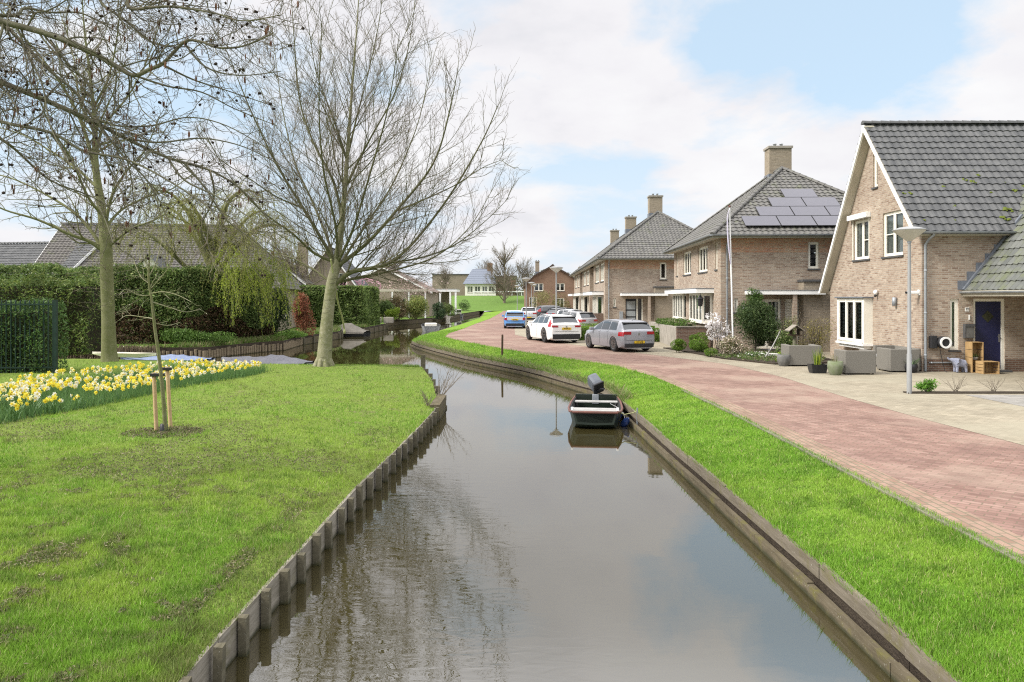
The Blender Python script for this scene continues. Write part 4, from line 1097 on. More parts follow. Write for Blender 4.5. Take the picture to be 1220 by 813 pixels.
mb = MB(); mb.box(PX - .05, 0, Y0 - .03, Y1 + .03, Z0 - .08, Z0 - .004); mb.box(PX + .05, 0, Y0 + .1, Y1 - .1, Z0 - .2, Z0 - .082); mb.build('sill', M['purewhite'], bo)
# small wall fittings
mb = MB(); mb.tube([(-.02, 1.66, 2.18), (-.02, 1.66, 2.46)], .001, 4); mb.lathe([(.001, 2.16), (.075, 2.17), (.075, 2.46), (.001, 2.47)], 10, None, -.085, 1.66); mb.build('wall_lamp', M['zinc'], nh)
mb = MB(); mb.lathe([(.001, 2.56), (.06, 2.58), (.08, 2.66), (.05, 2.74), (.001, 2.75)], 10, M['purewhite'], -.09, 3.06); mb.lathe([(.001, 2.48), (.045, 2.49), (.055, 2.56), (.001, 2.57)], 8, M['black'], -.10, 3.06); mb.build('security_light', None, nh)
mb = MB(); mb.bbox(-.42, -.02, -.06, .06, 2.58, 2.68, .02); mb.box(-.05, -.004, -.05, .05, 2.54, 2.72); mb.tube([(-.40, 0, 2.63), (-.47, 0, 2.62)], .04, 8, M['black']); mb.build('camera_housing', M['purewhite'], nh).location = (0, .12, 0)
# front door
df = MB(); df.box(1.70, 1.78, .03, .12, .06, 2.42); df.box(2.64, 2.74, .03, .12, .06, 2.42); df.box(1.78, 2.64, .03, .12, 2.33, 2.42); df.box(1.78, 2.64, .03, .12, .06, .10)
df.build('door_frame', M['white'], nh)
dr = MB(); dr.box(1.78, 2.64, .06, .11, .10, 2.33); do_ = dr.build('door', M['navy'], nh)
mb = MB(); cx, cz, q = 2.21, 1.83, .20
mb.raw([(cx - q, .054, cz), (cx, .054, cz - q), (cx + q, .054, cz), (cx, .054, cz + q), (cx - q, .062, cz), (cx, .062, cz - q), (cx + q, .062, cz), (cx, .062, cz + q)], [(0, 1, 2, 3), (0, 4, 5, 1), (1, 5, 6, 2), (2, 6, 7, 3), (3, 7, 4, 0)])
mb.build('diamond_light', simple('leaded_green_glass', (.035, .04, .022), (.05, .05, .03), rough=.2, scale=25), do_)
mb = MB(); mb.box(2.56, 2.60, .045, .06, .98, 1.24); mb.tube([(2.58, .04, 1.16), (2.58, .0, 1.16), (2.50, .0, 1.16)], .012, 6); mb.build('handle', M['alloy'], do_)
mb = MB(); mb.box(1.62, 2.80, -.30, .02, 0.0, .065); mb.build('doorstep', M['sill'], nh)
mb = MB(); mb.box(1.43, 1.56, -.012, -.001, 2.0, 2.13); nb_ = mb.build('number_plate', M['purewhite'], nh)
text_part('77', .10, M['black'], nb_, (1.495, -.016, 2.065), (R(90), 0, 0), 'number')
mb = MB(); mb.bbox(1.545, 1.585, -.03, -.001, 1.72, 1.88, .008); mb.build('doorbell', M['purewhite'], nh)
mb = MB(); mb.bbox(1.37, 1.67, -.13, -.003, 1.13, 1.57, .012, M['pot_grey']); mb.box(1.36, 1.68, -.15, -.003, 1.50, 1.585, M['sill']); mb.box(1.36, 1.375, -.14, -.003, 1.13, 1.5, M['sill']); mb.box(1.36, 1.68, -.14, -.003, 1.115, 1.135, M['sill']); mb.build('letterbox', None, nh)
mb = MB(); mb.tube([(.22, -.03, .30), (1.1, -.03, .30)], .018, 6); mb.lathe([(.001, -.09), (.03, -.085), (.03, -.03)], 8, None, .3, .30, axis='y'); mb.build('water_pipe', M['zinc'], nh)
# side wing with its catslide roof over the porch
wr = tiled_obj('wing_roof', [((1.37, 2.2, 2.68), (1.37, -4.2, 2.68), (4.6, -4.2, 6.85), (4.6, 2.2, 6.85)), ((7.83, -4.2, 2.68), (7.83, 2.2, 2.68), (4.6, 2.2, 6.85), (4.6, -4.2, 6.85))], M['tile_moss'], nh)
mb = MB(); ridge_tiles(mb, (4.6, -4.2, 6.88), (4.6, 2.2, 6.88)); mb.build('ridge_tiles', M['tile'], wr)
mb = MB(); gutter(mb, (1.29, -.02, 2.66), (1.29, -4.25, 2.66)); mb.build('gutter', M['zinc'], nh)
mb = MB(); mb.box(1.34, 4.3, -4.15, -.005, 2.50, 2.56); mb.box(1.34, 1.38, -4.15, -.005, 2.56, 2.68); mb.build('porch_ceiling', M['soffit'], nh)
mb = MB(); wall_face(mb, [(0, 0), (3.4, 0), (3.4, 2.9), (.2, 6.6), (0, 6.6)], [], (4.3, -4.0, 0), 0); mb.face([(4.3, 0, 0), (4.3, -4.0, 0), (4.3, -4.0, 2.5), (4.3, 0, 2.5)]); mb.face([(7.7, -4, 0), (7.7, 0, 0), (7.7, 0, 2.9), (7.7, -4, 2.9)])
mb.build('wing_wall', M['brick'], nh)
mb = MB(); mb.box(1.5, 1.62, -4.0, -3.88, 0, 2.5); mb.build('porch_post', M['white'], nh)
mb = MB(); n = 7
for i in range(n):
    xa_ = 1.18 + i * .30; zb = 2.72 + i * .30
    mb.box(xa_, xa_ + .62 if i < n - 1 else 3.3, -.013, -.001, zb, zb + .30)
mb.build('stepped_flashing', M['lead'], nh)
mb = MB(); 
d = Vector((3.23, 0, 4.17)).normalized(); nn = Vector((-d.z, 0, d.x))
a = Vector((1.37, -.02, 2.68)) + nn * .02; b = Vector((3.3, -.02, 5.17)) + nn * .02
mb.raw([a, b, b + nn * .06, a + nn * .06, a + Vector((0, -.10, 0)), b + Vector((0, -.10, 0)), b + nn * .06 + Vector((0, -.10, 0)), a + nn * .06 + Vector((0, -.10, 0))], [(0, 1, 2, 3), (7, 6, 5, 4), (0, 4, 5, 1), (2, 6, 7, 3), (0, 3, 7, 4), (1, 5, 6, 2)])
mb.build('verge_flashing', M['lead'], nh)

# ------------------------------------------------------------------ hipped villas
def chimney(house, x, y, w_, d_, z0, z1, pots=2):
    mb = MB(); mb.box(x - w_ / 2, x + w_ / 2, y - d_ / 2, y + d_ / 2, z0, z1 - .12); c = mb.build('chimney', M['brick_grey'], house)
    mb = MB(); mb.box(x - w_ / 2 - .06, x + w_ / 2 + .06, y - d_ / 2 - .06, y + d_ / 2 + .06, z1 - .12, z1); mb.build('cap', M['concrete'], c)
    mb = MB()
    for i in range(pots): mb.lathe([(.09, z1), (.08, z1 + .16), (.12, z1 + .18), (.02, z1 + .22)], 10, None, x + (i - (pots - 1) / 2) * .35, y)
    mb.build('chimney_pot', M['zinc'], c)
    mb = MB(); mb.box(x - w_ / 2 - .03, x + w_ / 2 + .03, y - d_ / 2 - .03, y + d_ / 2 + .03, z0, z0 + .62); mb.build('flashing', M['lead'], c)

def villa(label, loc, rz, W, L, blocks, wins, bays, canopies, ridge, chims, eave=5.32, ov=.5, slits=(), lowprio=False):
    h = thing('brick_house', label, 'house', loc, rz, 'brick houses along the street')
    mb = MB(); mbb = MB(); prev = 0.0
    y = L
    # facade on the left side, built block by block from the near corner (y=0) backwards
    segs = []
    cur = 0
    for (a, b) in blocks:
        if a > cur: segs.append((cur, a, .8))
        segs.append((a, b, 0.0)); cur = b
    for (a, b, off) in segs:
        holes = [(b - w1, b - w0, z0, z1) for (w0, w1, z0, z1, _p) in wins if a <= w0 and w1 <= b]
        wall_face(mb, [(0, 0), (b - a, 0), (b - a, eave - .1), (0, eave - .1)], holes, (off, b, 0), R(-90))
        if off:
            mb.face([(0, a, 0), (off, a, 0), (off, a, eave - .1), (0, a, eave - .1)]); mb.face([(0, b, 0), (0, b, eave - .1), (off, b, eave - .1), (off, b, 0)])
    mb.face([(W, 0, 0), (W, L, 0), (W, L, eave - .1), (W, 0, eave - .1)]); mb.face([(W, L, 0), (0, L, 0), (0, L, eave - .1), (W, L, eave - .1)])
    fh = [(4.0, 4.48, 3.80, 5.02), (.62, .80, 1.78, 2.42), (1.5, 2.75, .1, 2.38)]
    wall_face(mb, [(0, 0), (W, 0), (W, eave - .1), (0, eave - .1)], fh, (0, 0, 0), 0)
    mb.build('wall', M['brick'], h)
    bb = MB(); bb.box(-.006, W, -.006, .0, eave - .75, eave - .1); bb.build('brick_band', M['brick_band'], h) if False else None
    bb = MB(); bb.face([(.0, -.004, eave - .78), (4.0, -.004, eave - .78), (4.0, -.004, eave - .12), (0, -.004, eave - .12)])
    bb.face([(4.48, -.004, eave - .78), (W, -.004, eave - .78), (W, -.004, eave - .12), (4.48, -.004, eave - .12)])
    bb.face([(4.0, -.004, 5.02), (4.48, -.004, 5.02), (4.48, -.004, eave - .12), (4.0, -.004, eave - .12)]); bb.build('brick_band', M['brick_band'], h)
    window(h, (4.0, 0, 3.80), 0, .48, 1.22, 1, (), None); window(h, (.62, 0, 1.78), 0, .18, .64, 1, (), None, fw=.03)
    for (w0, w1, z0, z1, p) in wins:
        off = next(o_ for (a, b, o_) in segs if a <= w0 and w1 <= b)
        window(h, (off, w1, z0), R(-90), w1 - w0, z1 - z0, p, (), 'side' if p > 1 else None)
    # roof
    x0, x1, y0, y1 = -ov, W + ov, -ov, L + ov; (rx, ry0, ry1, rz_) = ridge
    rf = tiled_obj('roof', [((x0, y0, eave), (x1, y0, eave), (rx, ry0, rz_), (rx, ry0, rz_)), ((x0, y1, eave), (x0, y0, eave), (rx, ry0, rz_), (rx, ry1, rz_)),
                            ((x1, y1, eave), (x0, y1, eave), (rx, ry1, rz_), (rx, ry1, rz_)), ((x1, y0, eave), (x1, y1, eave), (rx, ry1, rz_), (rx, ry0, rz_))], M['tile_warm'], h)
    mb = MB()
    for c in ((x0, y0), (x1, y0)): ridge_tiles(mb, (*c, eave + .05), (rx, ry0, rz_ + .05), .11)
    for c in ((x0, y1), (x1, y1)): ridge_tiles(mb, (*c, eave + .05), (rx, ry1, rz_ + .05), .11)
    if ry1 - ry0 > .5: ridge_tiles(mb, (rx, ry0, rz_ + .05), (rx, ry1, rz_ + .05), .11)
    mb.build('ridge_tiles', M['tile_warm'], rf)
    mb = MB(); t = .04
    mb.box(x0 + .02, x1 - .02, y0 + .02, -.01, eave - .1, eave - .06); mb.box(x0 + .02, -.01, -.01, y1 - .02, eave - .1, eave - .06)
    mb.build('soffit', M['soffit'], h)
    mb = MB(); mb.box(x0 - .02, x1 + .02, y0 - .03, y0 + .02, eave - .14, eave + .02); mb.box(x0 - .03, x0 + .02, y0 + .02, y1, eave - .14, eave + .02); mb.build('fascia', simple('olive_grey_fascia', (.27, .26, .20), (.22, .21, .165), rough=.6), h)
    mb = MB(); gutter(mb, (x0, y0 - .09, eave + .02), (x1, y0 - .09, eave + .02)); gutter(mb, (x0 - .10, y1, eave + .02), (x0 - .10, y0 - .09, eave + .02)); mb.build('gutter', M['zinc'], h)
    downpipe(h, .28, -.07, eave - .08, bend=(0, -.3))
    for (cx_, cy_, w_, d_, z0, z1) in chims: chimney(h, cx_, cy_, w_, d_, z0, z1)
    # bays
    for (a, b, z0, z1, n) in bays:
        bm_ = MB(); px = -.5; f_ = .07
        bm_.box(px, 0, a, a + .05, z0, z0 + .12); bm_.box(px, 0, a, a + .05, z1 - .12, z1); bm_.box(px, px + .10, a, a + .05, z0 + .12, z1 - .12); bm_.box(-.12, 0, a, a + .05, z0 + .12, z1 - .12)
        bm_.box(px, 0, b - .05, b, z0, z1); bm_.box(px, px + f_, a + .05, b - .05, z0, z0 + .1); bm_.box(px, px + f_, a + .05, b - .05, z1 - .1, z1); bm_.box(px + f_, 0, a + .05, b - .05, z0, z0 + .05)
        bm_.box(px - .04, 0, a - .04, b + .04, z0 - .07, z0 - .003)
        gl = []
        for i in range(n + 1):
            c = a + .05 + (b - a - .1) * i / n; wdt = .12 if 0 < i < n else .1
            bm_.box(px - .004, px + f_ + .004, max(a + .05, c - wdt / 2), min(b - .05, c + wdt / 2), z0 + .1, z1 - .1)
        o = bm_.build('bay_window', M['white'], h)
        mb = MB(); mb.face([(px + .04, a + .05, z0 + .1), (px + .04, a + .05, z1 - .1), (px + .04, b - .05, z1 - .1), (px + .04, b - .05, z0 + .1)])
        mb.face([(px + .1, a + .03, z0 + .12), (-.12, a + .03, z0 + .12), (-.12, a + .03, z1 - .12), (px + .1, a + .03, z1 - .12)]); mb.build('pane', M['glass'], o)
        mb = MB(); mb.box(-.03, .005, a + .05, b - .05, z0, z1); mb.build('room_shade_backing', M['black'], o)  # black panel imitates the unlit room behind the bay glass
        mb = MB()
        for k in range(n): c0 = a + .1 + (b - a - .2) * (k + .12) / n; mb.box(px + .16, px + .18, c0, c0 + (b - a) / n * .5, z0 + .1, z1 - .1)
        mb.build('curtain', M['curtain'], o)
        mb = MB(); mb.box(px + .12, 0, a + .1, b - .1, 0, z0 - .08); mb.build('bay_base', M['brick'], h)
    for (a, b, z0, z1, px) in canopies:
        mb = MB(); mb.box(px, 0, a, b, z0, z1, M['purewhite']); mb.box(px - .02, 0, a - .02, b + .02, z1 + .002, z1 + .03, M['lead']); mb.build('canopy', None, h)
    # front entrance, canopy and annex
    mb = MB(); mb.box(1.1, 4.42, -1.0, -.003, 2.60, 2.78, M['purewhite']); mb.box(1.08, 4.44, -1.02, -.003, 2.783, 2.81, M['lead']); mb.build('entrance_canopy', None, h)
    mb = MB(); mb.box(3.0, 3.18, -.95, -.75, 0, 2.6); mb.build('canopy_pillar', M['brick'], h)
    mb = MB(); wall_face(mb, [(0, 0), (W - 3.55, 0), (W - 3.55, 3.18), (0, 3.18)], [], (3.55, -.7, 0), 0); mb.face([(3.55, 0, 0), (3.55, -.7, 0), (3.55, -.7, 3.18), (3.55, 0, 3.18)]); mb.face([(3.55, -.7, 3.18), (W, -.7, 3.18), (W, 0, 3.18), (3.55, 0, 3.18)]); mb.build('annex_wall', M['brick_grey'], h)
    mb = MB(); mb.box(3.5, W, -.76, -.003, 3.184, 3.28); mb.build('annex_cap', M['sill'], h)
    return h

h2 = villa('beige brick villa with solar panels on its pyramid roof, second from right', (9.67, 35.0, 0), -0.0389, 9.3, 12.3, [(0, 12.3)],
           [(.67, 1.1, 3.80, 5.08, 1), (2.8, 5.0, 3.78, 5.08, 3), (7.0, 9.2, 3.78, 5.08, 3), (11.0, 11.45, 3.80, 5.08, 1)],
           [(1.7, 4.9, 1.27, 2.67, 4), (6.8, 9.9, 1.27, 2.67, 4)], [(1.35, 10.7, 2.68, 2.89, -.85)],
           (4.6, 5.75, 6.3, 9.38), [(4.75, 6.9, 1.2, .9, 8.6, 10.75)])
mb = MB(); mb.box(-.35, -.02, 5.1, 6.6, 0, 2.67); mb.build('bay_pillar', M['brick'], h2)
# white entrance door and side light of the villa
mb = MB(); mb.box(2.95 - .0, 3.53, -.06, -.004, .1, 2.38, M['white']); mb.box(2.98, 3.50, -.075, -.06, .14, 2.34, M['soffit'])
for z in np.arange(.3, 2.3, .13): mb.box(3.0, 3.48, -.079, -.0755, z, z + .09, M['white'])
dd = mb.build('door', None, h2)
mb = MB(); mb.tube([(3.42, -.08, 1.1), (3.42, -.12, 1.1), (3.34, -.12, 1.1)], .012, 6); mb.build('handle', M['alloy'], dd)
window(h2, (1.5, 0, .1), 0, 1.25, 2.28, 2, (), 'side')
mb = MB(); mb.box(.98, 1.14, -.012, -.001, 1.92, 2.06); mb.build('number_plate', M['purewhite'], h2)
mb = MB(); mb.lathe([(.001, 2.02), (.10, 2.05), (.14, 2.38), (.17, 2.40), (.03, 2.56), (.001, 2.62)], 6, None, -.62, 1.52, smooth=False); mb.tube([(-.62, 1.52, 2.6), (-.62, 1.52, 2.68)], .015, 5); mb.build('hanging_lantern', M['black'], h2)
# solar panels on the near roof face
e, rx, ry, rz_ = 5.32, 4.6, 5.75, 9.38
sl = math.atan2(rz_ - e, ry + .5); cs, sn = math.cos(sl), math.sin(sl)
def pv(x, s_, w_=1.62, h_=.97):
    o_ = Vector((x, -.5, e)); v = Vector((0, cs, sn)); n = Vector((0, -sn, cs)); u = Vector((1, 0, 0))
    p = o_ + v * s_ + n * .12; mb = MB(); fr = MB()
    vs = [p, p + u * w_, p + u * w_ + v * h_, p + v * h_]
    mb.raw(vs + [q + n * .035 for q in vs], [(0, 3, 2, 1), (0, 1, 5, 4), (1, 2, 6, 5), (2, 3, 7, 6), (3, 0, 4, 7)], M['black'])
    ins = [p + u * .015 + v * .015, p + u * (w_ - .015) + v * .015, p + u * (w_ - .015) + v * (h_ - .015), p + u * .015 + v * (h_ - .015)]
    mb.raw([q + n * .036 for q in ins], [(0, 1, 2, 3)], M['pv']); mb.raw([q + n * .035 for q in vs], [(0, 1, 2, 3)], M['black'])
    return mb.build('solar_panel', None, h2)
for (s_, x, n) in ((.62, 1.12, 4), (1.62, 2.02, 3), (2.62, 2.85, 2), (3.62, 3.72, 1)):
    for i in range(n): pv(x + i * 1.65, s_)

h3 = villa('long brick row with three chimneys and hipped roof beyond the grey hatchback', (6.79, 55.2, 0), -0.029, 9.6, 42.0, [(0, 10.5), (15, 25.5), (30, 42)],
           [(.9, 3.9, 3.7, 5.08, 3), (5.0, 8.8, 3.7, 5.08, 3), (16, 19, 3.7, 5.08, 3), (20.5, 24, 3.7, 5.08, 3), (31, 34, 3.7, 5.08, 3), (36, 40, 3.7, 5.08, 3)],
           [(1.4, 5.2, .9, 2.63, 4), (16.4, 20.2, .9, 2.63, 4), (31.4, 35.2, .9, 2.63, 4)], [(1.0, 10.5, 2.66, 2.9, -.9), (15.6, 25.5, 2.66, 2.9, -.9), (30.8, 40.2, 2.66, 2.9, -.9)],
           (4.8, 5.8, 36.2, 9.35), [(4.7, 6.6, 1.05, .9, 8.7, 10.75), (4.8, 23.0, 1.05, .9, 8.9, 10.8), (4.8, 38.5, 1.0, .9, 8.6, 10.8)])
mb = MB(); mb.box(1.5, 2.3, .05, .10, .1, 2.38, M['black'])
for (z0, z1) in ((.35, 1.0), (1.1, 1.5), (1.6, 2.2)): mb.box(1.58, 2.22, .040, .052, z0, z1, M['blind'])
mb.box(2.3, 2.38, .03, .12, .1, 2.38, M['white']); mb.box(2.67, 2.75, .03, .12, .1, 2.38, M['white']); mb.box(2.38, 2.67, .05, .06, .1, 2.38, M['carglass']); mb.build('door', None, h3)
mb = MB(); mb.bbox(1.05, 1.3, -.25, -.003, .9, 1.45, .02); mb.build('letterbox', M['zinc'], h3)

# ------------------------------------------------------------------ generic gabled house
def gable_house(label, loc, rz, W, L, eave, ridge, wallm, roofm, wins=(), ov=.3, name='brick_house', chims=(), verge=True, group=None, gambrel=None, cat='house', hip=0):
    """ridge runs along local y; gable faces -y"""
    h = thing(name, label, cat, loc, rz, group)
    mb = MB(); prof = [(0, eave), (W / 2, ridge), (W, eave)]
    if gambrel: prof = [(0, eave), (W * .16, gambrel), (W / 2, ridge), (W * .84, gambrel), (W, eave)]
    poly = [(0, 0), (W, 0)] + [(a, z - .08) for a, z in reversed(prof)]
    polyb = poly
    if hip: poly = [(0, 0), (W, 0), (W, eave - .08), (0, eave - .08)]
    holes = [(x, x + w_, z, z + hh) for (side, x, z, w_, hh, p) in wins if side == 'f']
    wall_face(mb, poly, holes, (0, 0, 0), 0)
    lh = [(L - (x + w_), L - x, z, z + hh) for (side, x, z, w_, hh, p) in wins if side == 'l']
    wall_face(mb, [(0, 0), (L, 0), (L, eave - .05), (0, eave - .05)], lh, (0, L, 0), R(-90))
    rh = [(x, x + w_, z, z + hh) for (side, x, z, w_, hh, p) in wins if side == 'r']
    wall_face(mb, [(0, 0), (L, 0), (L, eave - .05), (0, eave - .05)], rh, (W, 0, 0), R(90))
    wall_face(mb, polyb, [], (W, L, 0), R(180)); mb.build('wall', wallm, h)
    for (side, x, z, w_, hh, p) in wins:
        if side == 'f': window(h, (x, 0, z), 0, w_, hh, p, (), 'half')
        elif side == 'l': window(h, (0, x + w_, z), R(-90), w_, hh, p, (), 'half')
        else: window(h, (W, x, z), R(90), w_, hh, p, (), 'half')
    k = (prof[1][1] - prof[0][1]) / max(.01, prof[1][0] - prof[0][0]); e0 = (-ov, eave - ov * k)
    pr = [e0] + prof[1:-1] + [(W + ov, e0[1])]
    planes = []
    for i in range(len(pr) - 1):
        (xa_, za), (xb_, zb) = pr[i], pr[i + 1]
        if xa_ < W / 2 - .01: planes.append(((xa_, L + ov, za), (xa_, -ov, za), (xb_, -ov, zb), (xb_, L + ov, zb)))
        else: planes.append(((xb_, -ov, zb), (xb_, L + ov, zb), (xa_, L + ov, za), (xa_, -ov, za)))
    if hip:
        (xa_, za), (xc_, zc) = pr[0], pr[1]
        planes = [((xa_, L + ov, za), (xa_, -ov, za), (xc_, hip, zc), (xc_, L + ov, zc)), ((W + ov, -ov, za), (W + ov, L + ov, za), (xc_, L + ov, zc), (xc_, hip, zc)), ((xa_, -ov, za), (W + ov, -ov, za), (xc_, hip, zc), (xc_, hip, zc))]
    rf = tiled_obj('roof', planes, roofm, h)
    mb = MB()
    if hip: ridge_tiles(mb, (-ov, -ov, pr[0][1] + .05), (W / 2, hip, ridge + .05)); ridge_tiles(mb, (W + ov, -ov, pr[0][1] + .05), (W / 2, hip, ridge + .05))
    ridge_tiles(mb, (W / 2, hip if hip else -ov, ridge + .05), (W / 2, L + ov, ridge + .05)); mb.build('ridge_tiles', roofm, rf)
    if verge:
        for yy in ((L + ov,) if hip else (-ov - .03, L + ov)):
            mb = MB()
            for i in range(len(pr) - 1):
                (xa_, za), (xb_, zb) = pr[i], pr[i + 1]
                mb.raw([(xa_, yy, za - .2), (xb_, yy, zb - .2), (xb_, yy, zb + .02), (xa_, yy, za + .02), (xa_, yy + .03, za - .2), (xb_, yy + .03, zb - .2), (xb_, yy + .03, zb + .02), (xa_, yy + .03, za + .02)],
                       [(0, 1, 2, 3), (7, 6, 5, 4), (0, 4, 5, 1), (3, 2, 6, 7)])
            mb.build('bargeboard', M['purewhite'] if verge is True else verge, h)
    for c in chims: chimney(h, *c)
    return h

# far gambrel farmhouse
gable_house('dark brick house with rounded gambrel gable at the end of the street', (1.95, 112, 0), 0, 8.2, 9, 4.3, 7.3, M['brick_brown'], M['tile_brown'],
            [('f', 1.35, 4.0 - .55, 1.35, 1.15, 2), ('f', 3.6 + .9, 4.0 - .55, 1.35, 1.15, 2), ('f', .6, .9, 1.1, 1.7, 2), ('f', 4.6, .8, 1.2, 1.6, 2), ('l', 2, .9, 1.5, 1.4, 2)], .25, chims=[(1.9, 3, .6, .6, 5.8, 8.0)], verge=simple('dark_brown_verge', (.06, .04, .03)), gambrel=5.75)
gable_house('low dark tiled house glimpsed between the gambrel house and the brick row', (9.5, 128, 0), .05, 9, 9, 3.2, 6.9, M['brick_brown'], M['tile_brown'], [('f', 2, 1, 1.2, 1.2, 2)], .25, chims=[(2.6, 3, .8, .6, 5.5, 7.8)])
# greenhouse-like pale long roof behind the gambrel house
mb = MB(); gh = thing('warehouse', 'pale low industrial shed far behind the gambrel house', 'shed', (2, 160, 2.9))
mb = MB(); mb.box(-14, 22, 0, 20, -3, 3.6); mb.build('wall', M['purewhite'], gh)
mb = MB(); mb.raw([(-14.3, -.3, 3.6), (22.3, -.3, 3.6), (22.3, 10, 6.0), (-14.3, 10, 6.0), (22.3, 20.3, 3.6), (-14.3, 20.3, 3.6)], [(0, 1, 2, 3), (3, 2, 4, 5)]); mb.build('roof', simple('pale_sheet_roof', (.55, .55, .56), (.48, .48, .5), rough=.5), gh); gh.location = (26, 175, 0)

# houses behind the left hedge
gable_house('grey tiled roof with white verge at the left edge behind the hedge', (-44, 58, 0), R(90 - 10), 9, 14, 3.2, 6.6, M['brick'], M['tile'], [('f', 3.5, 2.9, 1.0, 1.1, 1)], .35).location = (-32.2, 52.5, 0)
hb = gable_house('broad grey tiled house roof with white dormer gable behind the big dark hedge', (0, 0, 0), 0, 13, 17, 3.4, 8.2, M['brick'], M['tile_dull'],
                 [('r', 3, 1.0, 1.4, 1.4, 2), ('f', 3, 1, 1.6, 1.4, 2), ('r', 8.5, 1.0, 1.4, 1.4, 2)], .4, chims=[(9.6, 6.5, .8, .6, 5.5, 8.6)], hip=4.2)
hb.location = (-17.0, 55.0, 0); hb.rotation_euler = (0, 0, R(90 + 8))
d1 = MB(); d1.raw([(0, 0, 0), (3.2, 0, 0), (1.6, 0, 2.0), (0, 3.4, 0), (3.2, 3.4, 0), (1.6, 3.4, 2.0)], [(0, 1, 2)], M['white']); d1.raw([(-.25, -.2, -.25), (1.6, -.2, 2.05), (1.6, 3.4, 2.05), (-.25, 3.4, -.25), (3.45, -.2, -.25), (3.45, 3.4, -.25)], [(0, 1, 2, 3), (1, 4, 5, 2)], M['tile']); d1.box(.9, 2.3, -.03, -.003, .1, 1.1, M['glass'])
o = d1.build('dormer', None, hb); o.location = (-.1, 10.5, 3.5); o.rotation_euler = (0, 0, R(-90))
# terraced house with grey tile wall near the channel
hc = gable_house('house with dark tiled gable wall and tall brick chimney behind the second hedge', (-21.3, 74, 0), R(4), 6.5, 10, 3.0, 7.4, M['brick_grey'], M['tile'], [('f', 4.2, 3.4, .9, 1.5, 1)], .3, chims=[(.6, 1.0, .9, .7, 3.5, 8.0)])
hd = gable_house('cream rendered house with grey roof between the hedges', (-25.0, 69, 0), R(6), 5.8, 8, 4.0, 6.2, M['white'], M['tile_warm'], [('f', 1.2, 2.8, .8, 1.1, 1), ('f', 3.4, 2.8, .8, 1.1, 1), ('r', 2, 2.6, 1, 1.1, 1)], .3)
# long brown-roofed bungalow with carport by the water
he = gable_house('brown roofed house behind the gardens of the far canal', (-22.9, 98, 0), 0, 12.2, 12, 3.4, 6.5, M['brick_grey'], M['tile_brown'], [('f', 3, .9, 1.6, 1.3, 2), ('f', 7, .9, 2.2, 1.5, 3)], .4)
cp = thing('carport', 'flat roofed white carport with columns beside the far canal', 'carport', (-17.8, 112, 0), 0)
mb = MB(); mb.box(0, 9.6, 0, 7, 3.35, 3.75, M['purewhite']); mb.box(-.05, 9.65, -.05, 7.05, 3.753, 3.82, M['concrete']); mb.build('roof', None, cp)
for x_ in (.1, 2.4, 4.7, 7.0, 8.5, 9.3):
    mb = MB(); mb.box(x_, x_ + .26, 0.05, .31, 0, 3.35); mb.build('column', M['purewhite'], cp)
mb = MB(); mb.box(7.0, 8.3, 3, 6.5, 0, 3.35); mb.box(0, 7.0, 6.6, 6.9, 0, 3.35); mb.build('rear_wall', M['brick_grey'], cp)
pg = thing('pergola', 'long flat white pergola roof on thin posts by the far gardens', 'pergola', (-16.6, 91.5, 0))
mb = MB(); mb.box(0, 6.2, 0, 4, 3.2, 3.5); mb.build('roof', M['soffit'], pg)
for x_ in (0, 2.0, 4.0, 6.0):
    mb = MB(); mb.box(x_, x_ + .18, .02, .2, 0, 3.2); mb.build('post', M['purewhite'], pg)
# modern block and blue roofed house on the dike
bk = thing('apartment_block', 'flat roofed dark brick block behind the carport', 'building', (-19.5, 185, 2.9))
mb = MB(); wall_face(mb, [(0, 0), (9, 0), (9, 5.7), (0, 5.7)], [], (0, 0, -.5), 0); mb.box(-.01, 9.01, .01, 8, -3, 5.15); mb.build('wall', M['brick_grey'], bk)
mb = MB(); mb.box(-.15, 9.15, -.15, 8.2, 5.2, 5.4); mb.build('roof_edge', M['sill'], bk)
bb_ = thing('pavilion', 'white glazed house with blue-grey hipped roof on the dike', 'house', (-10.7, 172, 2.9))
mb = MB(); wall_face(mb, [(0, 0), (7, 0), (7, 2.7), (0, 2.7)], [(.5, 1.8, .7, 2.2), (2.2, 3.5, .7, 2.2), (3.9, 5.1, .7, 2.2), (5.4, 6.6, .7, 2.2)], (0, 0, 0), 0); mb.box(0, 7, .6, 6, -.5, 2.7); mb.build('wall', M['white'], bb_)
for x, w_ in ((.5, 1.3), (2.2, 1.3), (3.9, 1.2), (5.4, 1.2)): window(bb_, (x, 0, .7), 0, w_, 1.5, 2, (), None)
tiled_obj('roof', [((-.5, -.5, 2.7), (7.5, -.5, 2.7), (5.4, 3, 6.2), (1.6, 3, 6.2)), ((-.5, 6.5, 2.7), (-.5, -.5, 2.7), (1.6, 3, 6.2), (1.6, 3, 6.2)), ((7.5, -.5, 2.7), (7.5, 6.5, 2.7), (5.4, 3, 6.2), (5.4, 3, 6.2)), ((7.5, 6.5, 2.7), (-.5, 6.5, 2.7), (1.6, 3, 6.2), (5.4, 3, 6.2))], simple('blue_grey_slate', (.15, .17, .215), (.18, .20, .245)), bb_, tw=.6, ch=.6, sub=2)
mb = MB(); mb.box(5.0, 6.2, 2.5, 3.7, 4.5, 7.6); mb.build('chimney', M['brick_brown'], bb_)
bl = thing('brick_house', 'plain brown brick block right of the blue roofed house on the dike', 'house', (-4.0, 180, 2.9))
mb = MB(); mb.box(0, 5, 0, 6, -.5, 4.6); mb.build('wall', M['brick_brown'], bl); mb = MB(); mb.box(-.1, 5.1, -.1, 6.1, 4.6, 4.8); mb.build('roof_edge', M['sill'], bl)
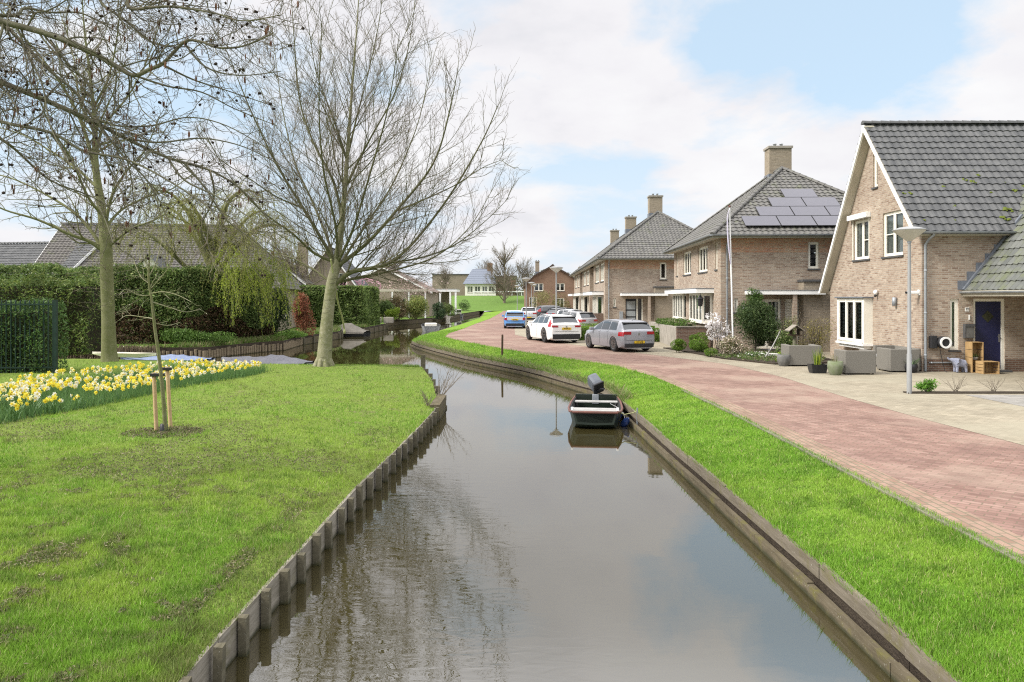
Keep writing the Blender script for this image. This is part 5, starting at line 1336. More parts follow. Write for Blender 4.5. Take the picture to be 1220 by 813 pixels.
# ------------------------------------------------------------------ cars
def lerp_tab(tab, x): return float(np.interp(x, [t[0] for t in tab], [t[1] for t in tab]))

def car(name, label, loc, heading, P, paintm, plate='', cat='car', lower=None, detail=True):
    """local frame: car points along +y, rear bumper at y=0, ground z=0"""
    c = thing(name, label, cat, loc, heading, 'cars parked along the street')
    L, Wd, H_ = P['L'], P['W'] / 2, P['H']; wr = P['wr']; fa, ra = P['front'], P['rear']
    zr_, zb_, rw_, wt_ = P['top'], P['belt'], P['roofw'], P['plan']
    ys = sorted(set([round(v, 3) for v in list(np.linspace(0, L, 46)) + [ra + wr * 1.16 * math.cos(t) for t in np.linspace(0, math.pi, 13)] + [fa + wr * 1.16 * math.cos(t) for t in np.linspace(0, math.pi, 13)] + [t[0] for t in zr_] + [t[0] for t in wt_]]))
    ys = [y for y in ys if 0 <= y <= L]
    def sill(y):
        s = .20 + .10 * max(0, 1 - y / .35) + .06 * max(0, 1 - (L - y) / .4)
        for a in (ra, fa):
            d = abs(y - a)
            if d < wr * 1.16: s = max(s, wr + math.sqrt((wr * 1.16) ** 2 - d * d))
        return s
    def sec(y):
        w_ = Wd * lerp_tab(wt_, y); zt = lerp_tab(zr_, y); zb = min(lerp_tab(zb_, y), zt - .015); rw = Wd * lerp_tab(rw_, y)
        zs = sill(y); f_ = max(0.0, min(1.0, (zt - zb) / .25)); rw = rw * f_ + w_ * .86 * (1 - f_)
        z1 = max(zs, .36); z2 = max(zs + .01, .58)
        return [(0, .17), (w_ * .80, .17 if zs < .5 else .17), (w_ * .955, zs), (w_ * .995, z1 + .005), (w_, z2 + .01), (w_ * .985, max(z2 + .02, zb - .10)), (w_ * .945, zb), (rw + (w_ * .945 - rw) * .10, zb + (zt - zb) * .80), (rw * .90, zt - .035 * f_ - .006), (rw * .55, zt - .006), (0, zt)]
    SEC = {y: sec(y) for y in ys}
    def S(y, s, side):
        q = sec(y); i = min(int(s), len(q) - 2); f_ = s - i
        a, b = q[i], q[i + 1]; return Vector((side * (a[0] + (b[0] - a[0]) * f_), y, a[1] + (b[1] - a[1]) * f_))
    vs = []; fs = []; n = 11
    for y in ys:
        q = SEC[y]
        ring = [(-a, z) for a, z in q] + [(a, z) for a, z in q[-2:0:-1]]
        vs += [(a, y, z) for a, z in ring]
    m_ = 2 * n - 2
    for i in range(len(ys) - 1):
        for j in range(m_):
            fs.append((i * m_ + j, i * m_ + (j + 1) % m_, (i + 1) * m_ + (j + 1) % m_, (i + 1) * m_ + j))
    fs.append(tuple(range(m_))[::-1]); fs.append(tuple(range((len(ys) - 1) * m_, len(ys) * m_)))
    mb = MB(); mb.raw(vs, fs, None, True)
    body = mb.build('body', paintm, c)
    es = body.modifiers.new('edge', 'EDGE_SPLIT'); es.split_angle = R(38)
    def patch(y0, y1, s0, s1, sides=(1, -1), off=.006, ny=8, ns=3, m=None, mb=None, shape=None):
        mb = mb or MB()
        for sd in sides:
            g_ = []
            for i in range(ny + 1):
                row = []
                for j in range(ns + 1):
                    fy, fs_ = i / ny, j / ns
                    y = y0 + (y1 - y0) * fy; s = s0 + (s1 - s0) * fs_
                    if shape: y, s = shape(fy, fs_)
                    p = S(y, s, sd); e = .01
                    ty = S(min(y + e, L), s, sd) - S(max(y - e, 0), s, sd); ts = S(y, min(s + .02, 9.98), sd) - S(y, max(s - .02, .02), sd)
                    nn = ty.cross(ts); nn = nn.normalized() if nn.length > 1e-9 else Vector((sd, 0, 0))
                    if nn.x * sd < 0 and abs(nn.x) > .15: nn = -nn
                    if abs(nn.x) <= .15 and nn.z < 0: nn = -nn
                    row.append(p + nn * off)
                g_.append(row)
            V_ = [p for r_ in g_ for p in r_]; K = ns + 1
            F_ = [(i * K + j, i * K + j + 1, (i + 1) * K + j + 1, (i + 1) * K + j) for i in range(ny) for j in range(ns)]
            mb.raw(V_, F_, m, True)
        return mb
    # side windows as one band cut by pillars
    for (y0, y1, k0, k1) in P['side']:
        def shp(fy, fs_, y0=y0, y1=y1, k0=k0, k1=k1):
            return (y0 + (y1 - y0) * fy + k0 * fs_ * (1 - fy) + k1 * fs_ * fy, 6.08 + 1.72 * fs_)
        for sd in (1, -1): patch(0, 0, 0, 0, sides=(sd,), m=None, shape=shp, ny=6, ns=5).build('side_window', M['carglass'], c)
    def roofpatch(name, y0, y1, w0, w1, m, off=.008):
        mb = MB(); ny, nx = 5, 8; V_ = []
        for i in range(ny + 1):
            y = y0 + (y1 - y0) * i / ny; zt = lerp_tab(zr_, y); q = sec(y); hw = (w0 + (w1 - w0) * i / ny)
            for j in range(nx + 1):
                x = (j / nx * 2 - 1) * hw * Wd
                ax = abs(x); z = np.interp(ax, [q[10][0], q[9][0], q[8][0], q[7][0], q[6][0]], [q[10][1], q[9][1], q[8][1], q[7][1], q[6][1]])
                dz = (lerp_tab(zr_, min(L, y + .02)) - lerp_tab(zr_, max(0, y - .02))) / .04
                nn = Vector((0, -dz, 1)).normalized(); V_.append(Vector((x, y, float(z))) + nn * off)
        K = nx + 1; mb.raw(V_, [(i * K + j, i * K + j + 1, (i + 1) * K + j + 1, (i + 1) * K + j) for i in range(ny) for j in range(nx)], m, True)
        return mb.build(name, m, c)
    roofpatch('rear_window', *P['rw'], M['carglass']); roofpatch('windscreen', *P['ws'], M['carglass'])
    # spoiler lip above rear window
    ysp = P['rw'][1]; zt = lerp_tab(zr_, ysp); hw = P['rw'][3] * Wd
    mb = MB(); mb.raw([(-hw, ysp - .10, zt - .01), (hw, ysp - .10, zt - .01), (hw, ysp + .05, zt + .02), (-hw, ysp + .05, zt + .02), (-hw, ysp - .10, zt - .045), (hw, ysp - .10, zt - .045), (hw, ysp + .05, zt - .05), (-hw, ysp + .05, zt - .05)], [(0, 1, 2, 3), (7, 6, 5, 4), (0, 4, 5, 1), (1, 5, 6, 2), (3, 7, 4, 0)])
    mb.build('spoiler', M['black'], c)
    # tail lamps wrap round the rear corners
    for sd in (1, -1):
        mb = patch(*P['tail'], sides=(sd,), off=.008, ny=5, ns=3); q = P['tailface']
        s_ = sorted((sd * q[0] * Wd, sd * q[1] * Wd)); mb.box(s_[0], s_[1], -.012, .02, q[2], q[3])
        mb.build('tail_lamp', M['lamp_red'], c)
    for sd in (1, -1):
        patch(L - .42, L - .05, 4.3, 5.6, sides=(sd,), off=.008, ny=4, ns=2).build('headlight', M['lamp_white'], c)
    # rear lower bumper, plate
    low = lower or M['black']; wt0 = lerp_tab(wt_, 0) * Wd
    mb = MB(); mb.bbox(-wt0 * .97, wt0 * .97, -.035, .30, .22, P['bump'], .03); mb.build('lower_bumper', low, c)
    if lower is not None or P.get('cladding'):
        mb = MB()
        for a in (ra, fa):
            for sd in (1, -1):
                for k in range(12):
                    t0, t1 = math.pi * k / 12, math.pi * (k + 1) / 12; r0, r1 = wr * 1.13, wr * 1.30
                    def q_(t, r_): 
                        yy = a + r_ * math.cos(t); yy = min(max(yy, 0.0), L); return Vector((sd * (Wd * lerp_tab(wt_, yy) * 1.0 + .012), yy, wr + r_ * math.sin(t)))
                    mb.face([q_(t0, r0), q_(t0, r1), q_(t1, r1), q_(t1, r0)])
        mb.build('wheel_arch_trim', M['black'], c)
    px, pz = P['plate']; mb = MB(); mb.box(px - .26, px + .26, -.052, -.03, pz - .055, pz + .055)
    pl = mb.build('number_plate', M['plate'], c)
    if plate: text_part(plate, .085, M['black'], pl, (px, -.056, pz), (R(90), 0, 0), 'plate_lettering')
    mb = MB(); mb.box(-.1, .1, -.045 + P.get('badge_y', 0), 0.0 + P.get('badge_y', 0), -.02, .02)
    # mirrors
    for sd in (1, -1):
        mb = MB(); x = sd * (Wd * .98 + .08); y = P['mirror']; z = lerp_tab(zb_, y) + .06
        mb.bbox(min(x - .10, x + .10), max(x - .10, x + .10), y - .06, y + .08, z - .07, z + .08, .03); mb.build('wing_mirror', P.get('mirm', paintm), c)
    if P.get('rails'):
        for sd in (1, -1):
            mb = MB(); pts = [(sd * Wd * .66, y, lerp_tab(zr_, y) + dz) for y, dz in ((P['rw'][1] + .15, 0), (P['rw'][1] + .3, .05), (P['ws'][0] - .4, .05), (P['ws'][0] - .2, 0))]
            mb.tube(pts, .018, 6); mb.build('roof_rail', M['alloy'], c)
    mb = MB(); mb.raw([(-.02, P['rw'][1] + .25, lerp_tab(zr_, P['rw'][1] + .25)), (.02, P['rw'][1] + .25, lerp_tab(zr_, P['rw'][1] + .25)), (0, P['rw'][1] + .08, lerp_tab(zr_, P['rw'][1] + .25) + .08), (0, P['rw'][1] + .35, lerp_tab(zr_, P['rw'][1] + .35))], [(0, 2, 3), (1, 3, 2), (0, 1, 2)])
    mb.build('aerial_fin', paintm, c)
    # door seams and handles
    for sd in (1, -1):
        for k, (y0, y1, k0, k1) in enumerate(P['side']):
            for yy in ((y0 - .035,) if k == 0 else (y0 - .035,)):
                if abs(yy - ra) < wr * 1.2: continue
                patch(yy, yy + .016, 2.6, 6.0, sides=(sd,), off=.003, ny=1, ns=8).build('door_seam', M['black'], c)
            if k > 0 and k < 3:
                patch(y0 + .02, y0 + .20, 5.35, 5.55, sides=(sd,), off=.02, ny=2, ns=1).build('door_handle', paintm if paintm is not M['car_white'] else M['alloy'], c)
    mb = MB(); zb_r = P['tailface'][2] + .02; mb.lathe([(.055, -.012), (.055, .01)], 14, M['alloy'], 0, zb_r, axis='y'); mb.build('badge', None, c)
    mb = MB(); mb.box(-wt0 * .86, wt0 * .86, -.006, .0, P['bump'] + .13, P['bump'] + .142, M['black']); mb.build('tailgate_seam', None, c)
    # wheels
    for a in (ra, fa):
        for sd in (1, -1):
            wx = sd * (Wd - .115); mb = MB(); r = wr
            mb.lathe([(r * .66, -.10), (r * .93, -.105), (r, -.07), (r, .07), (r * .93, .105), (r * .66, .10)], 28, None, axis='x', cap=False)
            for i_ in range(len(mb.v)): q = mb.v[i_]; mb.v[i_] = (q[0], q[1], q[2])
            t = mb.build('wheel', M['rubber'], c); t.location = (wx, a, wr)
            mb = MB(); f0 = sd * .072
            # dished disc plus spokes
            k = 40
            for j in range(k):
                t0, t1 = 2 * math.pi * j / k, 2 * math.pi * (j + 1) / k
                for (ra_, rb_, xa_, xb_) in ((r * .60, r * .67, f0 + sd * .022, f0 + sd * .028),):
                    mb.face([(xa_, ra_ * math.cos(t0), ra_ * math.sin(t0)), (xb_, rb_ * math.cos(t0), rb_ * math.sin(t0)), (xb_, rb_ * math.cos(t1), rb_ * math.sin(t1)), (xa_, ra_ * math.cos(t1), ra_ * math.sin(t1))])
            ns = P.get('spokes', 5)
            for j in range(ns):
                th = 2 * math.pi * j / ns + .3; w2 = .045 + .0 * j; ca, sa = math.cos(th), math.sin(th)
                def q_(rr, ww, xo): return (f0 + sd * xo, rr * ca - ww * sa, rr * sa + ww * ca)
                mb.raw([q_(.03, -w2, .022), q_(r * .62, -w2 * .75, .022), q_(r * .62, w2 * .75, .022), q_(.03, w2, .022), q_(.03, -w2, -.02), q_(r * .62, -w2 * .75, -.02), q_(r * .62, w2 * .75, -.02), q_(.03, w2, -.02)], [(0, 1, 2, 3), (3, 2, 1, 0), (0, 4, 5, 1), (2, 6, 7, 3)])
            mb.build('rim', M['alloy'], t)
            mb = MB(); mb.lathe([(.001, -.03), (r * .62, -.03), (r * .62, .02), (.001, .02)], 20, None, axis='x'); mb.build('brake_disc', M['black'], t)
    mb = MB(); mb.box(-Wd * .78, Wd * .78, .25, L - .25, .16, .30); 
    for a in (ra, fa): mb.box(-Wd * .80, Wd * .80, a - wr * 1.1, a + wr * 1.1, .30, wr * 2.1)
    mb.build('underbody', M['black'], c)
    return c

HATCH = dict(L=4.28, W=1.79, H=1.46, wr=.325, rear=.83, front=3.45,
             top=[(0, .92), (.04, .98), (.14, 1.05), (.36, 1.28), (.52, 1.405), (.8, 1.44), (1.6, 1.465), (2.3, 1.43), (2.75, 1.26), (3.25, 1.0), (3.5, .95), (4.0, .86), (4.22, .72), (4.28, .6)],
             belt=[(0, .93), (1.0, .95), (2.0, .93), (3.2, .90), (4.28, .6)], roofw=[(0, .86), (.36, .78), (.6, .74), (1.6, .74), (2.4, .72), (3.2, .80), (4.28, .8)],
             plan=[(0, .84), (.06, .91), (.22, .975), (.6, 1.0), (3.4, 1.0), (3.9, .95), (4.15, .84), (4.28, .70)],
             side=[(.62, 1.32, .12, -.02), (1.38, 2.16, -.02, -.04), (2.22, 3.0, -.04, -.62)], rw=(.13, .42, .78, .70), ws=(2.40, 3.18, .70, .80),
             tail=(.015, .36, 4.55, 5.75), tailface=(.84, .45, .80, .93), plate=(0.0, .46), bump=.40, mirror=2.92, spokes=10)
ESTATE = dict(L=4.94, W=1.90, H=1.54, wr=.37, rear=1.05, front=3.99,
              top=[(0, 1.02), (.05, 1.06), (.16, 1.12), (.42, 1.40), (.56, 1.48), (1.0, 1.515), (2.0, 1.535), (2.7, 1.50), (3.2, 1.30), (3.75, 1.06), (4.0, 1.02), (4.6, .93), (4.86, .78), (4.94, .65)],
              belt=[(0, 1.02), (1.2, 1.02), (2.4, 1.0), (3.6, .97), (4.94, .65)], roofw=[(0, .86), (.42, .77), (.7, .74), (2.0, .74), (2.8, .72), (3.7, .80), (4.94, .8)],
              plan=[(0, .85), (.07, .92), (.25, .975), (.7, 1.0), (4.0, 1.0), (4.5, .95), (4.8, .84), (4.94, .70)],
              side=[(.62, 1.36, .14, -.02), (1.42, 2.28, -.02, -.03), (2.34, 3.3, -.03, -.62)], rw=(.14, .46, .76, .69), ws=(2.80, 3.66, .70, .80),
              tail=(.015, .42, 4.9, 6.9), tailface=(.85, .50, .86, .96), plate=(0.0, .79), bump=.50, mirror=3.30, rails=True, cladding=True, spokes=5)
MINI = dict(L=3.82, W=1.73, H=1.41, wr=.31, rear=.66, front=3.16,
            top=[(0, .86), (.04, .93), (.12, .99), (.26, 1.24), (.38, 1.36), (1.0, 1.40), (1.9, 1.40), (2.25, 1.30), (2.7, 1.0), (3.3, .93), (3.7, .8), (3.82, .66)],
            belt=[(0, .92), (1.0, .92), (2.6, .90), (3.82, .62)], roofw=[(0, .88), (.26, .82), (.5, .79), (2.0, .79), (2.7, .82), (3.82, .8)],
            plan=[(0, .86), (.06, .92), (.2, .975), (.5, 1.0), (3.1, 1.0), (3.5, .93), (3.72, .82), (3.82, .70)],
            side=[(.42, 1.25, .08, -.02), (1.31, 2.45, -.02, -.35)], rw=(.10, .29, .80, .74), ws=(1.98, 2.66, .76, .82),
            tail=(.01, .16, 4.4, 5.6), tailface=(.86, .66, .66, .88), plate=(0.0, .72), bump=.42, mirror=2.2)
SMALL = dict(HATCH, L=3.9, H=1.5, front=3.1, rear=.7, top=[(0, .96), (.04, 1.02), (.12, 1.08), (.3, 1.36), (.45, 1.46), (1.5, 1.5), (2.1, 1.44), (2.8, 1.06), (3.2, .98), (3.7, .85), (3.84, .72), (3.9, .6)],
             belt=[(0, .98), (1.0, .98), (2.6, .93), (3.9, .6)], plan=[(0, .84), (.06, .91), (.22, .975), (.6, 1.0), (3.0, 1.0), (3.5, .95), (3.78, .84), (3.9, .70)],
             side=[(.55, 1.2, .12, -.02), (1.26, 1.95, -.02, -.04), (2.01, 2.65, -.04, -.45)], ws=(2.12, 2.78, .70, .80), mirror=2.5, rw=(.11, .36, .78, .70))

def car_at(fn_args, rl, hd):
    """place so that the rear left wheel touches rl; hd = heading angle turned left of +y"""
    P = fn_args[1]; x0, y0 = -(P['W'] / 2 - .1), P['rear']
    c, s = math.cos(hd), math.sin(hd); return (rl[0] - (x0 * c - y0 * s), rl[1] - (x0 * s + y0 * c), .006)
def put(label, P, paintm, rl, hd, plate, **kw):
    return car('parked_car', label, car_at((None, P), rl, R(hd)), R(hd), P, paintm, plate, **kw)
put('grey hatchback with black spoiler and yellow plate, nearest car on the street', HATCH, M['car_grey'], (4.68, 34.4), 19.5, 'K-712-FB')
put('white estate car with black wheel arches and roof rails beside the grey hatchback', ESTATE, M['car_white'], (1.82, 41.3), 16, 'SP-304-X')
put('silver compact hatchback parked at an angle behind the white estate car', SMALL, M['car_silver'], (4.35, 52.5), 40, '')
cm = put('small sky blue car with white roof and rear wiper ahead of the white estate', MINI, M['car_blue'], (-.55, 60.5), 1, 'TX-581-K', lower=M['black'])
roofm = MB()
ys_ = np.linspace(.40, 1.85, 8); V_ = []
for y in ys_:
    z = lerp_tab(MINI['top'], y)
    for x in np.linspace(-.62, .62, 7): V_.append((x, y, z + .014 - .03 * (abs(x) / .62) ** 3))
roofm.raw(V_, [(i * 7 + j, i * 7 + j + 1, (i + 1) * 7 + j + 1, (i + 1) * 7 + j) for i in range(7) for j in range(6)], None, True)
roofm.build('roof_panel', M['purewhite'], cm)
mb = MB(); mb.box(-.62, .62, -.014, .0, .68, .93); mb.build('boot_panel', M['car_mix'], cm)
put('pale car with its tailgate half hidden behind the small blue car', SMALL, M['car_mix'], (.9, 77.5), 2, '')
put('dark grey car parked nose in beyond the white estate car', HATCH, M['car_dark'], (4.1, 76), -60, '')
put('black car parked in front of the gambrel house', ESTATE, M['car_dark'], (3.4, 86), -75, '')
put('white car with sloping bonnet before the long brick row', SMALL, M['car_mix'], (5.3, 64), -150, '')

# ------------------------------------------------------------------ street lamps
def lamp(label, loc, h=4.27, rz=0):
    t = thing('street_lamp', label, 'street lamp', loc, rz, 'street lamps along the road')
    mb = MB(); mb.tube([(0, 0, 0), (0, 0, 1.0), (0, 0, 1.02), (0, 0, h - .36)], [.062, .062, .05, .038], 12); mb.build('pole', M['pole'], t)
    mb = MB(); mb.lathe([(.04, h - .38), (.10, h - .34), (.36, h - .13), (.385, h - .105)], 24, None); mb.build('lamp_shade', M['lamp_shade'], t)
    mb = MB(); mb.lathe([(.385, h - .105), (.40, h - .09), (.385, h - .075), (.24, h - .025), (.08, h), (.001, h)], 24, None); mb.build('lamp_cap', M['pole'], t)
    mb = MB(); mb.lathe([(.05, h - .42), (.05, h - .34)], 12); mb.build('collar', M['zinc'], t)
    return t
l0 = lamp('tall grey street lamp with inverted cone shade in front of the nearest house', (10.15, 19.3, 0))
for lb_, loc in (('street lamp standing behind the white estate car', (2.55, 43.5, 0)), ('street lamp beside the small blue car', (1.28, 68, 0)),
                 ('second street lamp right of the blue car before the gambrel house', (2.25, 87, 0)), ('thin distant street lamp left of the gambrel house', (.75, 108, 0)),
                 ('small far street lamp close behind a taller one before the gambrel house', (2.95, 101, 0))):
    dup(l0, loc, 0, lb_)

# flagpole
t = thing('flagpole', 'leaning white flagpole with furled pale flag before the solar panel villa', 'flagpole', (9.55, 32.6, 0))
mb = MB(); mb.tube([(0, 0, 0), (-.16, 0, 6.35)], [.04, .028], 10); mb.build('pole', M['purewhite'], t)
mb = MB(); mb.lathe([(.001, 6.33), (.06, 6.36), (.05, 6.42), (.001, 6.45)], 10, None, -.16, 0); mb.build('finial', M['copper'], t)
mb = MB(); mb.tube([(-.2, -.03, 6.25), (-.27, -.05, 5.9), (-.26, -.04, 5.3), (-.22, -.05, 4.7), (-.16, -.03, 4.2), (-.13, -.03, 3.9)], [.015, .028, .032, .032, .026, .012], 9)
mb.build('furled_flag', simple('pale_lilac_flag', (.55, .53, .60), (.40, .38, .50), rough=.9, scale=4), t)

# short post in the verge
mb = MB(); mb.tube([(0, 0, -.3), (.02, 0, .92)], [.05, .045], 8); mb.lathe([(.047, .90), (.03, .95), (.001, .955)], 8, None, .02, 0)
o = mb.build('verge_post', simple('rusty_brown_post', (.09, .055, .035), (.05, .035, .025), rough=.9)); o.location = (-.45, 34.0, -.15); tag(o, 'thin rusty brown post standing in the grass verge', 'post')

# ------------------------------------------------------------------ boats
def hull(mb, st, m=None, inner=None, th=.04, floor=None):
    """st: list of (y, half beam top, half beam chine, z_keel, z_chine, z_top)"""
    V_ = []; F_ = []; K = 10
    for (y, bt, bc, zk, zc, zt) in st:
        V_ += [(-bt, y, zt), (-bc, y, zc), (0, y, zk), (bc, y, zc), (bt, y, zt), (bt - th, y, zt), (max(.001, bc - th), y, zc + .05), (0, y, zk + .05), (-max(.001, bc - th), y, zc + .05), (-bt + th, y, zt)]
    for i in range(len(st) - 1):
        for j in range(K): F_.append((i * K + j, i * K + (j + 1) % K, (i + 1) * K + (j + 1) % K, (i + 1) * K + j))
    out = [f for k, f in enumerate(F_) if k % K in (0, 1, 2, 3)]; inn = [f for k, f in enumerate(F_) if k % K in (4, 5, 6, 7, 8, 9)]
    mb.raw(V_, out, m); mb.raw(V_, inn, inner or m)
    n = len(st) - 1
    mb.raw(V_, [tuple(j for j in (4, 3, 2, 1, 0)), (9, 8, 7, 6, 5), (0, 9, 5, 4)], m); mb.raw(V_, [tuple(n * K + j for j in (0, 1, 2, 3, 4)), tuple(n * K + j for j in (5, 6, 7, 8, 9)), tuple(n * K + j for j in (4, 5, 9, 0))], m)
    return mb
# dark green punt moored bow towards the camera, outboard at the far end
bt = thing('motor_boat', 'dark green rowing boat with grey outboard motor moored at the right canal wall', 'boat', (1.93, 17.6, WZ), R(-7))
st = [(0, .52, .44, .10, .12, .42), (.35, .60, .50, -.08, -.04, .37), (1.2, .66, .56, -.12, -.08, .33), (2.4, .64, .56, -.12, -.08, .33), (3.2, .58, .50, -.10, -.06, .35)]
mb = MB(); hull(mb, st, M['hull_green'], M['hull_in']); mb.build('hull', None, bt)
mb = MB()
for sd in (1, -1): mb.tube([(sd * (s_[1] + .005), s_[0], s_[5] - .005) for s_ in st], .028, 6)
mb.tube([(-.53, -.012, .40), (.53, -.012, .40)], .03, 6); mb.build('rubrail', M['copper'], bt)
mb = MB(); mb.box(-.50, .50, .02, .22, .405, .435); mb.build('bow_board', M['thwart'], bt)
for y, z in ((1.15, .27), (2.55, .27)):
    mb = MB(); mb.bbox(-.57, .57, y, y + .26, z, z + .035, .008); mb.build('bench', M['thwart'], bt)
mb = MB(); mb.box(-.46, .46, .3, 3.1, -.02, .0); mb.build('floorboards', M['deckwood'], bt)
mb = MB(); mb.box(-.57, .57, 3.16, 3.24, -.05, .42); mb.build('transom', M['hull_green'], bt)
for sd in (1, -1):
    mb = MB(); mb.bbox(sd * .53 - .03, sd * .53 + .03, .06, .14, .40, .50, .01); mb.build('cleat', M['purewhite'], bt)
om = thing('outboard_motor', 'grey and black outboard motor tilted up on the stern of the green boat', 'outboard motor', (2.30, 20.80, WZ + .30), R(-7))
mb = MB(); mx = Matrix.Translation((0, .03, .42)) @ Matrix.Rotation(R(-48), 4, 'X') @ Matrix.Rotation(R(-30), 4, 'Y')
mb.bbox(-.15, .15, -.17, .22, -.16, .24, .09, M['motor'], mx); mb.bbox(-.155, .155, -.175, .225, -.2, -.15, .02, M['black'], mx); mb.build('cowling', None, om)
mb = MB(); mb.tube([(0, .08, .26), (.0, .2, .05), (0, .42, -.32), (0, .5, -.42)], [.07, .055, .045, .04], 8); mb.build('shaft', M['black'], om)
mb = MB(); mb.tube([(.02, -.02, .22), (.18, -.28, .30), (.24, -.42, .32)], [.022, .02, .026], 7); mb.build('tiller', M['black'], om)
mb = MB(); mb.bbox(-.09, .09, -.08, .06, -.14, .12, .015); mb.build('clamp_bracket', M['zinc'], om)
for i, (y, z, r) in enumerate(((18.05, .08, .085), (18.9, .10, .075))):
    t = thing('boat_fender', ['larger dark blue round fender hanging between boat and canal wall', 'smaller dark blue fender just behind, against the canal wall'][i], 'fender', (2.70 if i == 0 else 2.66, y, WZ + z), 0, 'blue boat fenders')
    mb = MB(); mb.lathe([(.001, -.15), (r * .75, -.13), (r, -.05), (r, .08), (r * .7, .15), (.025, .19), (.02, .22)], 14); t2 = mb.build('bulb', M['blue_vinyl'], t); t2.rotation_euler = (R(50), 0, R(20))
    mb = MB(); mb.tube([(0, 0, .1), (-.05, -.05, .25), (-.22, -.15, .34)], .007, 5); mb.build('line', M['purewhite'], t)
t = thing('mooring_line', 'pale rope tying the green boat to the verge', 'rope', (2.55, 17.9, -.25))
mb = MB(); mb.tube([(-.1, -.1, .04), (.1, -.1, -.05), (.3, -.05, -.02), (.42, .0, .02)], .010, 6); mb.build('line', M['rope'], t)
mb = MB(); mb.tube([(.42, 0, -.3), (.42, 0, .09)], .02, 6); mb.build('pin', M['zinc'], t)

# boats under tarpaulins
def covered_boat(label, loc, rz, L, W, H, m, hm, ridge=.5, name='covered_boat'):
    t = thing(name, label, 'boat', loc, rz)
    st = [(0, W * .40, W * .3, -.1, -.06, .30), (L * .15, W * .5, W * .4, -.15, -.1, .32), (L * .6, W * .5, W * .4, -.15, -.1, .32), (L * .85, W * .33, W * .25, -.12, -.05, .38), (L, .05, .03, .05, .1, .46)]
    mb = MB(); hull(mb, st, hm, hm); mb.build('hull', None, t)
    mb = MB(); V_ = []; K = 9; ns = 14; g = random.Random(3)
    for i in range(ns + 1):
        y = L * i / ns; w_ = np.interp(y, [s_[0] for s_ in st], [s_[1] for s_ in st]) + .03; zt = np.interp(y, [s_[0] for s_ in st], [s_[5] for s_ in st])
        hh = H * math.sin(math.pi * min(1, (y / L) * 1.0 + .05)) ** .7 * (1 - .25 * math.cos(y * 2.2))
        for j in range(K):
            f_ = j / (K - 1) * 2 - 1; z = zt - .09 * (abs(f_) > .99) + hh * (1 - abs(f_) ** 1.3) + .02 * g.gauss(0, 1) * (abs(f_) < .99)
            V_.append((f_ * w_, y, z))
    mb.raw(V_, [(i * K + j, i * K + j + 1, (i + 1) * K + j + 1, (i + 1) * K + j) for i in range(ns) for j in range(K - 1)], None, False); mb.build('tarpaulin', m, t)
    return t
covered_boat('low boat under a dark grey tarpaulin moored behind the lawn beside the pale tree', (-8.6, 31.9, WZ), R(73), 4.3, 1.9, .26, M['tarp'], M['grey_boat'])
covered_boat('blue covered boat mostly hidden behind the daffodils', (-13.6, 33.9, WZ), R(84), 4.2, 1.5, .16, M['blue_boat'], M['blue_boat'])
covered_boat('boat mounded under a brown-grey tarpaulin before the second hedge', (-11.6, 60.5, WZ), R(80), 4.6, 2.0, .62, M['tarp_brown'], M['hull_in'])
t = thing('rowing_boat', 'pale kayak lying on the lawn edge left of the pale staked tree', 'boat', (-14.9, 31.6, -.08), R(75))
mb = MB(); hull(mb, [(0, .04, .02, .1, .12, .22), (.8, .3, .2, 0, .03, .2), (2.4, .33, .22, 0, .03, .2), (3.2, .04, .02, .1, .12, .22)], M['white'], M['soffit']); mb.build('hull', None, t)
for i, (lab, loc, rz, L_, m1) in enumerate((('grey open boat with white seat moored by the far verge tip', (-7.3, 68.5, WZ), 8, 4.6, M['grey_boat']), ('white motor cruiser moored by the far left quay', (-9.2, 104, WZ), 15, 7.0, M['white']), ('grey covered sloop moored beyond the white cruiser', (-8.3, 117, WZ), 8, 7.5, M['grey_boat']))):
    t = thing('moored_boat', lab, 'boat', loc, R(rz), 'boats moored on the far canal'); W_ = 1.8
    mb = MB(); hull(mb, [(0, W_ * .42, W_ * .33, -.1, -.05, .50), (1, W_ * .5, W_ * .4, -.15, -.1, .52), (L_ * .6, W_ * .5, W_ * .4, -.15, -.1, .56), (L_ * .85, W_ * .33, W_ * .2, -.1, 0, .64), (L_, .05, .03, .05, .2, .74)], m1, M['hull_in'], .07); mb.build('hull', None, t)
    mb = MB(); mb.bbox(-.55, .55, 1.2, 2.4, .35, .72 if i == 0 else 1.25, .08); mb.build('seat_box' if i == 0 else 'cabin', M['white'], t)
    if i: mb = MB(); mb.box(-.5, .5, 1.18, 1.2, .8, 1.15); mb.build('cabin_window', M['carglass'], t)
